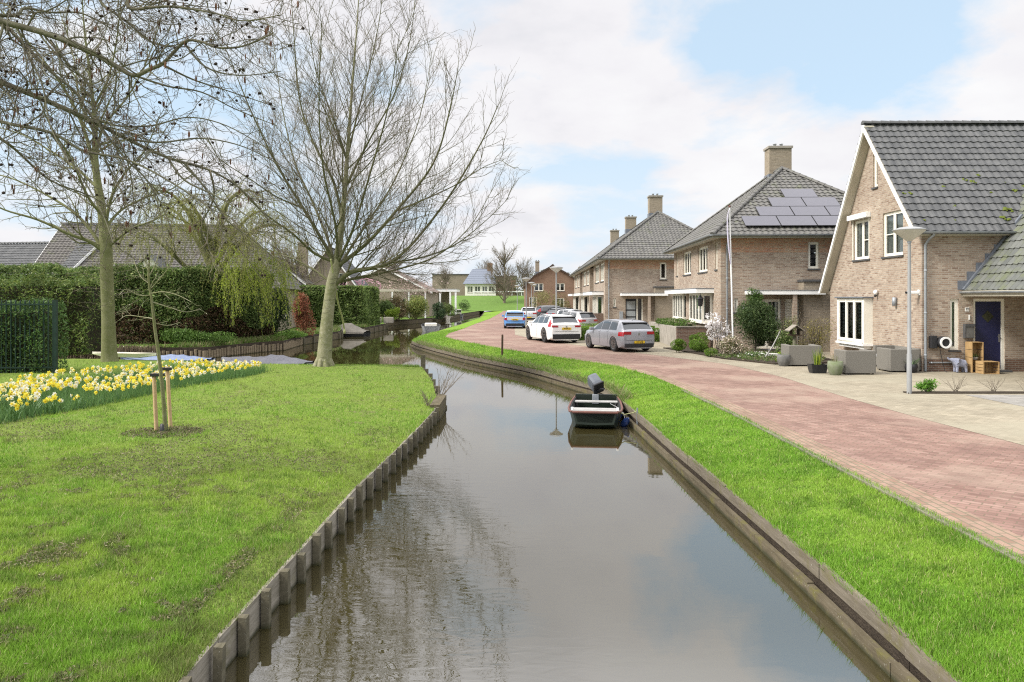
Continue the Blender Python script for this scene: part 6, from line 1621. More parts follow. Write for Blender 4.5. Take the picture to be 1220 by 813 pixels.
# landing decks
for lab, (x, y), w_, d_, rz in (('low timber landing deck at the end of the second hedge', (-16.5, 72.5), 4.6, 2.4, 14), ('wide timber landing deck before the bamboo', (-14.6, 81.2), 5.5, 2.6, 66), ('timber landing under the carport columns', (-10.8, 94), 1.6, 9, -8)):
    t = thing('landing_deck', lab, 'deck', (x, y, WZ), R(rz), 'landing decks on the far bank')
    mb = MB(); n = int(w_ / .2)
    for i in range(n): mb.box(i * .2, i * .2 + .185, 0, d_, .52, .56)
    o = mb.build('planks', M['deckwood'], t); o['kind'] = 'stuff'
    mb = MB(); mb.box(0, w_, -.04, -.005, .36, .55); mb.build('edge_beam', M['timber_dark'], t)
    for x_ in (0.05, w_ / 2, w_ - .15):
        mb = MB(); mb.box(x_, x_ + .12, -.06, .06, -.4, .62); mb.build('post', M['timber_post'], t)
for lab, x, y in (('grey planter box standing on the low landing deck', -13.3, 74.2), ('second grey planter box on the low landing deck', -12.2, 74.6)):
    mb = MB(); mb.bbox(-.45, .45, -.3, .3, 0, .55, .02); o = mb.build('planter_box', M['concrete']); o.location = (x, y, -.02); tag(o, lab.replace('second grey', 'right-hand grey'), 'planter', 'planters on the landing deck')

# ------------------------------------------------------------------ green iron fence at the left edge
t = thing('iron_fence', 'tall dark green iron bar fence at the left edge of the lawn', 'fence', (-19.4, 25.4, -.12), R(4))
mb = MB(); mb.box(-.01, .01, 0, 0, 0, 0)
n = 58
for i in range(n):
    x = -4.85 + i * .152
    mb = MB(); mb.box(-.018, .018, -.018, .018, 0, 2.44); mb.raw([(-.018, -.018, 2.44), (.018, -.018, 2.44), (.018, .018, 2.44), (-.018, .018, 2.44), (0, 0, 2.52)], [(0, 1, 4), (1, 2, 4), (2, 3, 4), (3, 0, 4)])
    o = mb.build('bar', M['fence_green'], t); o.location = (x, 0, 0)
for z in (.18, 2.32):
    mb = MB(); mb.box(-4.9, 3.9, -.03, .03, z, z + .05); mb.build('rail', M['fence_green'], t)
for x in (-4.9, -1.5, 1.2, 3.9):
    mb = MB(); mb.box(x - .05, x + .05, -.05, .05, 0, 2.5); mb.build('post', M['fence_green'], t)

# staked young tree supports are in the tree section

# ------------------------------------------------------------------ things round the near house
def hw(x, y, z=0):   # house-local to world
    c, s = math.cos(RN), math.sin(RN); return (HN[0] + x * c - y * s, HN[1] + x * s + y * c, z)
def rattan(label, loc, rz, W, D, H, seat=.34, arm=.16, back=.16, name='lounge_sofa', cat='sofa', group='rattan lounge set on the terrace'):
    t = thing(name, label, cat, loc, rz, group)
    mb = MB(); mb.bbox(arm, W - arm, .02, D - back, .06, seat, .015); mb.build('seat_base', M['rattan'], t)
    mb = MB(); mb.bbox(0, W, D - back, D, .04, H, .02); mb.build('backrest', M['rattan'], t)
    for x in (0, W - arm): mb = MB(); mb.bbox(x, x + arm, 0, D - back - .002, .04, H, .02); mb.build('armrest', M['rattan'], t)
    mb = MB(); mb.bbox(arm + .01, W - arm - .01, .0, D - back - .01, seat + .003, seat + .12, .03); mb.build('cushion', M['cushion'], t)
    for x in (.05, W - .09):
        for y in (.05, D - .09): mb = MB(); mb.box(x, x + .04, y, y + .04, 0, .06); mb.build('foot', M['black'], t)
    return t
rattan('grey rattan armchair with its back to the street, nearest piece of the lounge set', (11.52 + .05, 24.85, .004), R(180), .98, .85, .76, name='lounge_chair', cat='armchair')
rattan('grey rattan sofa end at the house wall, right of the nearest armchair', (13.35, 25.35 + .35, .004), R(180), .95, .95, .76)
rattan('long grey rattan sofa below the bay window behind the armchair', (12.9, 27.0, .004), R(-90), 1.9, .85, .76)
rattan('grey rattan sofa left of the potted plants, under the yellow bush', (11.0 + .1, 27.9, .004), R(176), 1.15, 1.0, .74)
def pot(label, x, y, r, h, m, shape='round', group='plant pots on the terrace'):
    t = thing('plant_pot', label, 'plant pot', (x, y, .004), 0, group)
    mb = MB()
    if shape == 'round': mb.lathe([(r * .62, 0), (r * .8, h * .15), (r, h * .6), (r * .93, h), (r * .85, h), (r * .85, h * .9)], 18)
    else: mb.raw([(-r * .8, -r * .6, 0), (r * .8, -r * .6, 0), (r * .8, r * .6, 0), (-r * .8, r * .6, 0), (-r, -r * .75, h), (r, -r * .75, h), (r, r * .75, h), (-r, r * .75, h), (-r * .9, -r * .65, h), (r * .9, -r * .65, h), (r * .9, r * .65, h), (-r * .9, r * .65, h), (-r * .9, -r * .65, h * .85), (r * .9, -r * .65, h * .85), (r * .9, r * .65, h * .85), (-r * .9, r * .65, h * .85)],
                  [(0, 3, 2, 1), (0, 1, 5, 4), (1, 2, 6, 5), (2, 3, 7, 6), (3, 0, 4, 7), (4, 5, 9, 8), (5, 6, 10, 9), (6, 7, 11, 10), (7, 4, 8, 11), (8, 9, 13, 12), (9, 10, 14, 13), (10, 11, 15, 14), (11, 8, 12, 15)])
    mb.build('vessel', m, t); mb = MB()
    if shape == 'round': mb.lathe([(.001, h * .88), (r * .86, h * .88)], 18, cap=False)
    else: mb.face([(-r * .9, -r * .65, h * .87), (r * .9, -r * .65, h * .87), (r * .9, r * .65, h * .87), (-r * .9, r * .65, h * .87)])
    mb.build('soil', M['soil'], t); return t
pots = {}
pots['black'] = pot('low black rectangular pot with yellow-green reeds in front of the rattan sofa', 9.95, 24.6, .27, .28, M['black'], 'box')
pots['moss'] = pot('round mossy clay pot left of the nearest rattan armchair', 10.25, 23.95, .24, .44, M['pot_green'])
pots['bed'] = pot('grey clay pot at the right end of the flower bed', 9.75, 27.1, .24, .42, M['pot_grey'])
pots['corner'] = pot('dark pot with a small agave at the house corner', 13.05, 24.7, .20, .28, M['black'])

t = thing('hose_reel', 'dark wall mounted garden hose reel with white ring beside the slit window', 'hose reel', hw(.62, -.02, .98), RN)
mb = MB(); mb.lathe([(.18, -.28), (.20, -.27), (.20, -.06), (.18, -.05)], 24, axis='y'); mb.build('drum', M['black'], t)
mb = MB(); mb.lathe([(.13, -.30), (.13, -.315), (.19, -.315), (.19, -.285), (.13, -.285)], 28, None, axis='y', cap=False, smooth=False); mb.build('ring', M['purewhite'], t)
mb = MB(); mb.bbox(-.40, -.19, -.16, -.0, -.20, .22, .02); mb.build('wall_bracket', M['black'], t)
mb = MB(); mb.tube([(-.15, -.2, -.12), (-.08, -.15, -.4), (0.0, -.14, -.7), (.06, -.14, -.95), (.1, -.2, -.97)], .010, 6); mb.build('hose', M['black'], t)
def crate(label, loc, rz, W, D, H, up):
    t = thing('wooden_crate', label, 'crate', loc, rz, 'wooden crates by the front door')
    mb = MB(); th = .016; n = 4
    for i in range(n):     # sides of slats, opening towards -y
        z0 = H * i / n + .008; z1 = H * (i + 1) / n - .008
        if up: mb.box(0, th, 0, D, z0, z1); mb.box(W - th, W, 0, D, z0, z1); mb.box(th, W - th, D - th, D, z0, z1)
        else: mb.box(0, th, 0, D, z0, z1); mb.box(W - th, W, 0, D, z0, z1)
    if not up:
        for i in range(5): mb.box(W * i / 5 + .006, W * (i + 1) / 5 - .006, D - th, D - .001, .0, H)
    mb.box(th, W - th, .001, D - th, 0, th); mb.box(th, W - th, .001, D - th, H - th, H)
    mb.build('slats', M['crate'], t)
    for (a, b) in ((0, 0), (W - .03, 0)):
        mb = MB(); mb.box(a, a + .03, -.012, -.001, 0, H); mb.build('corner_batten', M['crate'], t)
    return t
crate('tall upright wooden crate leaning at the wall under the letterbox', hw(1.40, -.42, .004), RN, .38, .36, 1.0, True)
crate('low wooden crate with open front beside the blue door', hw(1.50, -.86, .004), RN, .52, .40, .40, False)
t = thing('potted_plant', 'small green plant in a pale bowl standing inside the upright crate', 'plant', hw(1.58, -.28, .42), RN)
mb = MB(); mb.lathe([(.07, 0), (.10, .04), (.11, .09), (.10, .09)], 12); mb.build('bowl', M['concrete'], t)
C = NR.normal(size=(160, 3)) * [.06, .05, .035] + [0, 0, .13]; V, Fq, cc = leaf_cloud(C, .022, pal(160, [(.10, .17, .04), (.15, .2, .06)], NR), NR); fast_mesh('leaves', V, Fq, M['leaf'], t, col=cc)

# elephant statue, trunk raised, facing left
t = thing('elephant_statue', 'small blue-grey elephant statue with raised trunk by the front wall', 'statue', hw(1.10, -.30, .004), RN)
bm = bmesh.new(); J = [((0, 0, .30), .135), ((-.13, 0, .34), .125), ((-.25, 0, .41), .085), ((-.33, 0, .42), .045), ((-.39, 0, .44), .030), ((-.41, 0, .50), .022), ((.12, 0, .29), .12), ((.19, 0, .27), .06), ((.225, 0, .17), .012),
                       ((-.13, .075, .2), .055), ((-.14, .08, .06), .045), ((-.14, .08, .0), .048), ((-.13, -.075, .2), .055), ((-.15, -.08, .06), .045), ((-.15, -.08, .0), .048),
                       ((.13, .075, .18), .055), ((.13, .08, .06), .045), ((.13, .08, .0), .048), ((.13, -.075, .18), .055), ((.15, -.08, .06), .045), ((.15, -.08, .0), .048)]
vs = [bm.verts.new(p) for p, r_ in J]
for a, b in ((0, 1), (1, 2), (2, 3), (3, 4), (4, 5), (0, 6), (6, 7), (7, 8), (1, 9), (9, 10), (10, 11), (1, 12), (12, 13), (13, 14), (6, 15), (15, 16), (16, 17), (6, 18), (18, 19), (19, 20)): bm.edges.new((vs[a], vs[b]))
me = bpy.data.meshes.new('body'); bm.to_mesh(me); bm.free(); o = bpy.data.objects.new('body', me); COL.objects.link(o); o.parent = t; me.materials.append(M['statue'])
sk = o.modifiers.new('skin', 'SKIN'); sk.use_smooth_shade = True
for i, (p, r_) in enumerate(J): me.skin_vertices[0].data[i].radius = (r_, r_)
me.skin_vertices[0].data[0].use_root = True
ss_ = o.modifiers.new('sub', 'SUBSURF'); ss_.levels = ss_.render_levels = 2
for sd in (1, -1):
    mb = MB(); mb.raw([(-.20, sd * .07, .47), (-.13, sd * .15, .46), (-.12, sd * .16, .34), (-.18, sd * .12, .28), (-.22, sd * .08, .36), (-.21, sd * .08, .42)], [(0, 1, 2, 3, 4, 5)]); so_ = mb.build('ear', M['statue'], t)
    sm_ = so_.modifiers.new('thick', 'SOLIDIFY'); sm_.thickness = .015

# bird table, driftwood, stone slab and bed at the villa garden
t = thing('bird_table', 'small wooden bird house with pitched roof on a stump in the villa garden', 'bird house', (10.85, 29.0, 0))
mb = MB(); mb.tube([(0, 0, 0), (0, 0, 1.0)], [.09, .07], 8); mb.build('stump', M['bark_dark'], t)
mb = MB(); mb.box(-.22, .22, -.18, .18, 1.0, 1.04); mb.box(-.15, -.13, -.14, .14, 1.04, 1.25); mb.box(.13, .15, -.14, .14, 1.04, 1.25); mb.build('box', M['core_brown'], t)
mb = MB(); mb.raw([(-.3, -.24, 1.2), (-.3, .24, 1.2), (0, .24, 1.42), (0, -.24, 1.42), (.3, -.24, 1.2), (.3, .24, 1.2), (-.3, -.24, 1.17), (-.3, .24, 1.17), (0, .24, 1.39), (0, -.24, 1.39), (.3, -.24, 1.17), (.3, .24, 1.17)], [(0, 3, 2, 1), (3, 4, 5, 2), (6, 7, 8, 9), (9, 8, 11, 10), (0, 6, 9, 3), (3, 9, 10, 4), (1, 2, 8, 7), (2, 5, 11, 8)]); mb.build('roof', M['deckwood'], t)
mb = MB(); mb.bbox(-.9, .75, -.2, .2, 0, .12, .02); o = mb.build('stone_bench', M['slab']); o.location = (10.9, 31.4, .02); tag(o, 'low white stone slab lying in the villa flower bed', 'stone slab')
mb = MB(); mb.tube([(0, 0, .05), (.35, .1, .5), (.62, .15, 1.0), (.68, .15, 1.15)], [.03, .028, .02, .008], 7); mb.tube([(.2, .05, .3), (.05, 0, .55), (-.05, 0, .5)], [.018, .012, .006], 6)
o = mb.build('driftwood_branch', M['thwart']); o.location = (10.0, 29.9, .02); tag(o, 'bleached bare branch leaning upright in the flower bed', 'branch')
mb = MB(); mb.prism([(7.9, 33.2), (7.3, 36.5), (9.0, 36.4), (9.6, 34.2), (12.9, 33.6), (12.4, 28.2), (9.6, 27.6), (8.4, 30.2)], -.02, .055); struct(mb.build('flower_bed_soil', M['soil']))
# low garden wall with planter in front of the villa facade
t = thing('garden_wall', 'low brown brick garden wall with weathered cap before the villa bay windows', 'wall', (8.0, 36.6, 0), -.0389)
mb = MB(); mb.box(0, 1.6, 0, .22, 0, 1.02); mb.build('brick_end', M['brick_plinth'], t)
mb = MB(); mb.box(-.02, .22, .222, 9.4, 0, 1.0); mb.build('wall_run', M['concrete'], t)
mb = MB(); mb.box(-.04, 1.6, -.03, .26, 1.022, 1.07); mb.build('cap', M['concrete'], t)
t = thing('garden_wall', 'low dark brick wall under the first bay of the long brick row', 'wall', (5.75, 55.8, 0), -.03)
mb = MB(); mb.box(0, .25, 0, 7, 0, 1.3); mb.box(.25, 1.0, 0, .25, 0, 1.3); mb.build('wall_run', M['brick_plinth'], t)
# ------------------------------------------------------------------ bare trees
def px3(u, v, d): return at_depth(u, v, d)
def build_tree(name, label, base, limbs, levels, mats, seed, k0=10, group=None, cat='tree', n_smooth=5):
    """limbs: list of (points world, radii); first is the trunk"""
    g = random.Random(seed)
    t = thing(name, label, cat, base, 0, group); b = base
    L0 = [smooth_poly([(p[0] - b[0], p[1] - b[1], p[2] - b[2]) for p in pts], rs, n_smooth) for pts, rs in limbs]
    V, Fq = bulk_tubes([L0[0]], 16); fast_mesh('trunk', V, Fq, mats[0], t, smooth=True)
    if len(L0) > 1: V, Fq = bulk_tubes(L0[1:], k0); fast_mesh('limbs', V, Fq, mats[1], t, smooth=True)
    src = []
    for i, (p, r_) in enumerate(L0):
        if i == 0: h_ = int(len(p) * .55); src.append((p[h_:], r_[h_:]))
        else: src.append((p, r_))
    out = branch_out(src, levels, g)
    if len(out) > 1: V, Fq = bulk_tubes(out[1], 6); fast_mesh('branches', V, Fq, mats[1], t, smooth=True)
    if len(out) > 2:
        allt = [q for o_ in out[2:] for q in o_]; V, Fq = bulk_tubes(allt, 3); fast_mesh('twigs', V, Fq, mats[2], t)
    return t, out

D0 = 28.5
def pl(pts, r0, r1, d0=D0, d1=D0):
    n = len(pts); P = []
    for i, (u, v) in enumerate(pts):
        d = d0 + (d1 - d0) * (i / (n - 1)) ** 1.3; P.append(px3(u, v, d))
    return P, [r0 + (r1 - r0) * (i / (n - 1)) ** .8 for i in range(n)]
limbs = [pl([(386, 441), (386.5, 425), (389, 390), (392, 362), (396, 335), (403, 300), (408.6, 252), (414.5, 177), (420, 98), (426, 20), (430, -60)], .36, .02)]
limbs[0] = (limbs[0][0], [.38, .28, .235, .215, .21, .135, .10, .066, .042, .023, .010])
for pts, r0, r1, d1 in [
    ([(398, 340), (417.5, 324.8), (443, 319.6), (464, 313), (491, 291), (534, 236), (574, 169), (593, 126)], .15, .02, 27.5),
    ([(400.7, 318), (436, 291), (471.5, 252), (515, 197), (534.5, 138), (546, 79)], .12, .015, 26.6),
    ([(399, 325), (393, 303), (361, 248), (330, 197), (298, 130), (270, 60)], .125, .015, 27.3),
    ([(408, 262), (397, 216), (373, 169), (357, 118), (350, 39), (346, -20)], .095, .012, 29.5),
    ([(397, 312), (372.7, 300.7), (348, 278), (310, 250), (270, 205), (240, 150)], .085, .012, 25.8),
    ([(396, 338), (383, 328), (371, 319.6), (340, 304), (305, 292), (270, 262)], .075, .012, 31),
    ([(411, 225), (428, 190), (444, 160), (471, 110), (488, 50), (496, -10)], .075, .012, 27.2),
    ([(413, 190), (400, 150), (389, 120), (375, 79), (364, 0)], .06, .012, 27.0),
    ([(414, 188), (425, 140), (436, 98), (452, 24), (458, -40)], .06, .012, 30.2),
    ([(399, 330), (415, 300), (440, 262), (470, 215), (500, 140), (515, 60)], .10, .012, 33),
    ([(399, 325), (392, 290), (372, 240), (350, 190), (335, 120), (325, 40)], .10, .012, 33),
    ([(402, 315), (400, 270), (385, 200), (380, 120), (384, 20)], .09, .012, 24.5),
    ([(401, 315), (420, 275), (440, 210), (462, 130), (476, 40)], .09, .012, 24.0),
    ([(399, 338), (430, 330), (470, 322), (520, 305), (560, 270), (590, 220)], .09, .012, 32.5),
    ([(471, 252), (500, 240), (540, 222), (575, 200), (600, 190)], .05, .010, 26.5),
    ([(470, 313), (510, 305), (545, 290), (580, 262), (607, 235)], .055, .010, 27.5),
    ([(361, 248), (330, 235), (300, 215), (262, 190), (238, 165)], .05, .010, 27.2),
]: limbs.append(pl(pts, r0 * .72, r1 * .7, D0, d1))
LV = [dict(n=2.9, ang=38, lf=.36, lmin=.9, lmax=3.4, rr=.36, rmin=.010, seg=7, up=.08, wig=.08, t0=.10),
      dict(n=4.4, ang=36, lf=.42, lmin=.5, lmax=1.5, rr=.42, rmin=.0052, seg=5, up=.075, wig=.10, t0=.08),
      dict(n=4.0, ang=36, lf=.5, lmin=.28, lmax=.75, rr=.6, rmin=.0042, seg=3, up=.05, wig=.13, t0=.12)]
ct, _ = build_tree('plane_tree', 'large bare tree with pale mottled trunk and wide spreading limbs at the lawn corner', (-7.1, 28.5, -.15), limbs, LV, (M['bark_pale'], M['bark_limb'], M['twig']), 5)
mb = MB()
for j in range(9):
    a = 2 * math.pi * j / 9 + .3; mb.tube([(.20 * math.cos(a), .20 * math.sin(a), .34), (.29 * math.cos(a), .29 * math.sin(a), .10), (.36 * math.cos(a), .36 * math.sin(a), -.04)], [.08, .10, .10], 8)
mb.build('root_flare', M['bark_pale'], ct)
# climbing rope
t = thing('climbing_rope', 'thick pale green rope hanging from the fork of the pale tree over the water', 'rope', (0, 0, 0))
mb = MB(); pts, rs = smooth_poly([px3(394, 309, 28.1), px3(399, 338, 28.6), px3(403, 362, 29.6), px3(408, 380, 30.6), px3(410, 392, 31.0)], [.035] * 5, 4)
mb.tube(pts, rs, 7); mb.build('strand', M['rope'], t)
mb = MB(); q = px3(410.5, 394, 31.0); mb.lathe([(.001, q[2] - .14), (.04, q[2] - .12), (.05, q[2] - .03), (.035, q[2] + .04), (.001, q[2] + .06)], 10, None, q[0], q[1]); mb.build('knot', M['rope'], t)

# tree at the left
D1 = 30.6
limbs = [pl([(131, 433), (130, 420), (129, 380), (127, 320), (126, 290), (122, 255), (114, 200), (113, 150), (108, 95), (101, 40), (96, -30)], .3, .02, D1, D1)]
limbs[0] = (limbs[0][0], [.37, .29, .25, .24, .23, .18, .13, .09, .06, .035, .015])
for pts, r0, r1, d1 in [
    ([(124, 300), (107, 288), (85, 280), (45, 262), (5, 250), (-30, 232)], .12, .02, 29), ([(125, 305), (112, 280), (90, 255), (60, 235), (20, 215), (-15, 205)], .11, .02, 31.5),
    ([(116, 215), (101, 157), (79, 110), (50, 70), (20, 35), (-5, 5)], .10, .02, 29.5), ([(126, 265), (134, 232), (150, 205), (172, 180), (190, 140)], .09, .015, 29),
    ([(114, 185), (124, 150), (150, 118), (172, 80), (190, 30)], .08, .015, 32), ([(128, 296), (140, 285), (158, 272), (180, 264), (200, 255), (220, 262)], .08, .015, 30),
    ([(117, 225), (90, 200), (60, 180), (25, 160), (-10, 150)], .08, .015, 33), ([(113, 160), (95, 120), (88, 70), (70, 10)], .07, .015, 33), ([(111, 130), (130, 90), (140, 40), (146, -20)], .06, .015, 29),
    ([(125, 260), (105, 235), (85, 190), (60, 150), (40, 100)], .09, .015, 27), ([(127, 270), (145, 250), (175, 235), (205, 225), (232, 205)], .08, .015, 33)]:
    limbs.append(pl(pts, r0 * .8, r1, D1, d1))
LV1 = [dict(n=2.5, ang=42, lf=.34, lmin=.7, lmax=2.6, rr=.5, rmin=.014, seg=7, up=.03, wig=.13, t0=.15),
       dict(n=3.4, ang=40, lf=.42, lmin=.4, lmax=1.3, rr=.5, rmin=.0075, seg=5, up=.03, wig=.16, t0=.1),
       dict(n=3.6, ang=40, lf=.45, lmin=.2, lmax=.6, rr=.6, rmin=.006, seg=3, up=.0, wig=.2, t0=.15)]
lt, _ = build_tree('lime_tree', 'bare tree with straight mossy green trunk growing between fence and young staked tree', (-16.3, 30.6, -.13), limbs, LV1, (M['bark_green'], M['bark_green'], M['twig']), 9)
# green-tipped shoots along the trunk
g = random.Random(4); sh = []; C = []
for i in range(90):
    h_ = g.uniform(1.8, 6.5); a = g.uniform(0, 2 * math.pi); p, r_ = sprout((.25 * math.cos(a), .25 * math.sin(a), h_), (math.cos(a), math.sin(a), .35), g.uniform(.5, 1.7), .009, .004, 5, .0, .16, g); sh.append((p, r_))
    for q in p[1:]:
        for _ in range(4): C.append((q[0] + g.gauss(0, .04), q[1] + g.gauss(0, .04), q[2] + g.gauss(0, .04)))
V, Fq = bulk_tubes(sh, 3); fast_mesh('shoots', V, Fq, M['twig'], lt)
C = np.array(C); V, Fq, cc = leaf_cloud(C, .022, pal(len(C), [(.30, .34, .12), (.40, .40, .2), (.22, .28, .08)], NR), NR); fast_mesh('buds', V, Fq, M['leaf'], lt, col=cc)

# alder reaching in from outside the left edge
ab = (-10.6, 10.5, -.12)
def al(pts, r0, r1, d0=10.0, d1=10.0):
    P, rs = pl(pts, r0, r1, d0, d1); return P, rs
trunk = ([(-10.6, 10.5, -.2), (-10.5, 10.5, 1.5), (-10.3, 10.4, 3.2), (-10.3, 10.3, 5.0), (-10.4, 10.3, 7.0), (-10.4, 10.4, 9.5)], [.30, .24, .21, .17, .12, .05])
st_ = lambda z: (-10.3, 10.35, z)
limbs = [trunk]
def add(z, pts, r0, r1, d1=10.0, dm=10.0):
    P, rs = al(pts, r0 * .85, r1, dm, d1); limbs.append(([st_(z)] + P, [r0 * .8] + [q * .78 for q in rs]))
add(4.6, [(-60, 4), (0, 25), (30, 33), (60, 42), (105, 60), (140, 80), (160, 90), (180, 82), (195, 75), (220, 50), (240, 50), (260, 57), (290, 55), (325, 40)], .075, .012, 9.4)
add(4.2, [(-60, 78), (0, 98), (50, 118), (105, 142), (150, 165), (200, 188), (250, 203), (290, 228), (325, 268)], .070, .010, 10.5)
add(5.6, [(-20, -60), (80, -40), (144, -10), (155, 10), (180, 9), (205, 8), (235, 12), (260, 17), (290, 25), (335, 18)], .05, .008, 9.0)
add(5.2, [(-40, -40), (60, -30), (110, -8), (125, 8), (150, 25), (180, 50), (205, 56)], .045, .010, 9.8)
add(4.7, [(-50, 10), (-5, 18), (20, 18), (30, 10), (60, 15), (100, 17), (150, 45)], .05, .010, 11)
add(4.5, [(-60, 12), (0, 28), (30, 55), (60, 85), (90, 110), (110, 140), (140, 165), (155, 205), (160, 250)], .05, .010, 11.5, 11)
add(3.6, [(-70, 120), (0, 165), (20, 180), (60, 215), (110, 235), (150, 262)], .04, .008, 11)
add(3.9, [(-70, 120), (0, 145), (60, 158), (100, 180), (150, 190), (200, 215), (250, 250), (270, 290)], .04, .008, 9.5)
for pts in ([(60, 48), (80, 75), (105, 100), (112, 130), (125, 160), (150, 185), (185, 230), (205, 275)], [(160, 90), (200, 103), (240, 110), (280, 130), (330, 150)], [(195, 78), (230, 95), (270, 108), (330, 128)],
            [(118, 150), (150, 190), (175, 215), (190, 250), (195, 290)], [(200, 188), (220, 215), (260, 235), (300, 262), (340, 300)], [(150, 165), (190, 170), (240, 165), (290, 175), (340, 200)], [(220, 52), (245, 80), (285, 90), (335, 85)],
            [(105, 142), (130, 200), (150, 240), (160, 280)], [(220, 195), (245, 225), (270, 262), (300, 285), (330, 310)], [(110, 140), (140, 150), (180, 150), (225, 140), (270, 150), (320, 178)], [(60, 158), (90, 200), (120, 250), (135, 290)], [(30, 60), (50, 100), (60, 150), (85, 200)], [(250, 203), (255, 235), (240, 270), (245, 300)]):
    limbs.append(al(pts, .016, .005, 10, 10 + rnd.uniform(-.8, .8)))
LV2 = [dict(n=5.0, ang=50, lf=.2, lmin=.4, lmax=1.1, rr=.36, rmin=.0048, seg=8, up=-.015, wig=.24, t0=.08),
       dict(n=8.0, ang=52, lf=.55, lmin=.22, lmax=.7, rr=.55, rmin=.0032, seg=6, up=-.02, wig=.30, t0=.1),
       dict(n=6.0, ang=50, lf=.45, lmin=.08, lmax=.2, rr=.7, rmin=.0026, seg=3, up=-.03, wig=.3, t0=.15)]
at, out = build_tree('alder_tree', 'dark twisting alder branches with small cones reaching in from the left', ab, limbs, LV2, (M['bark_dark'], M['bark_dark'], M['twig']), 21, k0=8)
g = random.Random(8); V_ = []; F_ = []; V2 = []; F2 = []
def blob(Vl, Fl, p, r, h, k=5):
    b = len(Vl); prof = [(.25, 0), (1, -.3), (.85, -.7), (.1, -1)]
    a0 = g.uniform(0, 6)
    for rr, z in prof:
        for j in range(k): th = a0 + 2 * math.pi * j / k; Vl.append((p[0] + r * rr * math.cos(th), p[1] + r * rr * math.sin(th), p[2] + z * h))
    for i in range(3):
        for j in range(k): Fl.append((b + i * k + j, b + i * k + (j + 1) % k, b + (i + 1) * k + (j + 1) % k, b + (i + 1) * k + j))
for pts, rs in out[3]:
    if g.random() < .075:
        for _ in range(g.choice((1, 1, 2, 3))): q = pts[-1]; blob(V_, F_, (q[0] + g.gauss(0, .012), q[1] + g.gauss(0, .012), q[2]), .0165, .036)
    elif g.random() < .05:
        for _ in range(g.choice((1, 2, 3))): q = pts[-1]; blob(V2, F2, (q[0] + g.gauss(0, .01), q[1] + g.gauss(0, .01), q[2]), .008, .09, 4)
o = fast_mesh('cones', np.array(V_), np.array(F_), M['cone'], at); o['kind'] = 'stuff'
o = fast_mesh('catkins', np.array(V2), np.array(F2), M['catkin'], at); o['kind'] = 'stuff'

# weeping willow behind the hedge, strands hanging over it
wb = (-17.2, 43.0, -.03)
limbs = [([(-17.2, 43, -.1), (-17.3, 43, 1.5), (-17.2, 43, 3.2), (-17.0, 42.9, 4.6), (-16.6, 42.8, 6.0), (-16.3, 42.8, 7.4)], [.38, .33, .28, .2, .14, .05])]
for pts in ([(-17.2, 43, 3.3), (-16.2, 42.6, 4.4), (-15.2, 42, 5.4), (-14.4, 41.6, 6.0), (-13.6, 41.4, 5.9)], [(-17.2, 43, 3.0), (-18.4, 42.6, 4.2), (-19.5, 42.2, 5.4), (-20.6, 42, 6.2), (-21.6, 41.8, 6.2)],
            [(-17.0, 43, 4.2), (-16.2, 43.4, 5.8), (-15.2, 43.8, 7.2), (-14.2, 44, 7.6)], [(-17.1, 43, 4.0), (-18.2, 43.6, 5.8), (-19.4, 44, 7.3), (-20.4, 44.2, 7.9)], [(-16.9, 42.9, 5), (-17.2, 42, 6.6), (-17.6, 41.4, 7.6), (-17.8, 41, 7.9)], [(-17.0, 43, 4.6), (-16.4, 42.4, 6.6), (-15.6, 42, 8.0), (-14.6, 41.8, 8.4), (-13.8, 41.6, 8.0)], [(-17.1, 43, 4.6), (-17.9, 42.4, 6.8), (-18.9, 42, 8.2), (-20.0, 41.8, 8.4)],
            [(-15.2, 42, 5.4), (-14.3, 42.6, 6.4), (-13.3, 43.4, 6.6), (-12.9, 44, 6.2)]): limbs.append((pts, [.16 - .13 * i / (len(pts) - 1) for i in range(len(pts))]))
wt, out = build_tree('weeping_willow', 'weeping willow with yellow-green hanging strands above the dark hedge', wb, limbs, [dict(n=2.2, ang=48, lf=.4, lmin=.6, lmax=1.8, rr=.4, rmin=.012, seg=6, up=.02, wig=.14, t0=.2)], (M['bark_green'], M['bark_green'], M['twig']), 31)
g = random.Random(12); sh = []; C = []; cl = []
cand = [q for q in out[1]] + out[0][1:]
for i in range(950):
    pts, rs = g.choice(cand); p, d, r_ = interp(pts, rs, g.uniform(.45, 1))
    wx = p[0] + wb[0]; ln = g.uniform(.8, 3.0)
    if wx > -14.8: ln = g.uniform(1.6, 4.4)
    q, r2 = sprout(p, (g.gauss(0, .6), g.gauss(0, .6) - .3, .1), ln, .008, .004, 9, -.34, .09, g); sh.append((q, r2))
    for a, b in zip(q[1:-1], q[2:]):
        for _ in range(5): f_ = g.random(); C.append((a[0] + (b[0] - a[0]) * f_ + g.gauss(0, .03), a[1] + (b[1] - a[1]) * f_ + g.gauss(0, .03), a[2] + (b[2] - a[2]) * f_ + g.gauss(0, .03)))
V, Fq = bulk_tubes(sh, 3); fast_mesh('hanging_shoots', V, Fq, simple('yellow_willow_twig', (.20, .19, .06), (.15, .15, .05)), wt)
C = np.array(C); V, Fq, cc = leaf_cloud(C, .042, pal(len(C), [(.27, .29, .07), (.35, .35, .10), (.20, .23, .06)], NR), NR, hang=.5, aspect=.45); fast_mesh('young_leaves', V, Fq, M['leaf'], wt, col=cc)
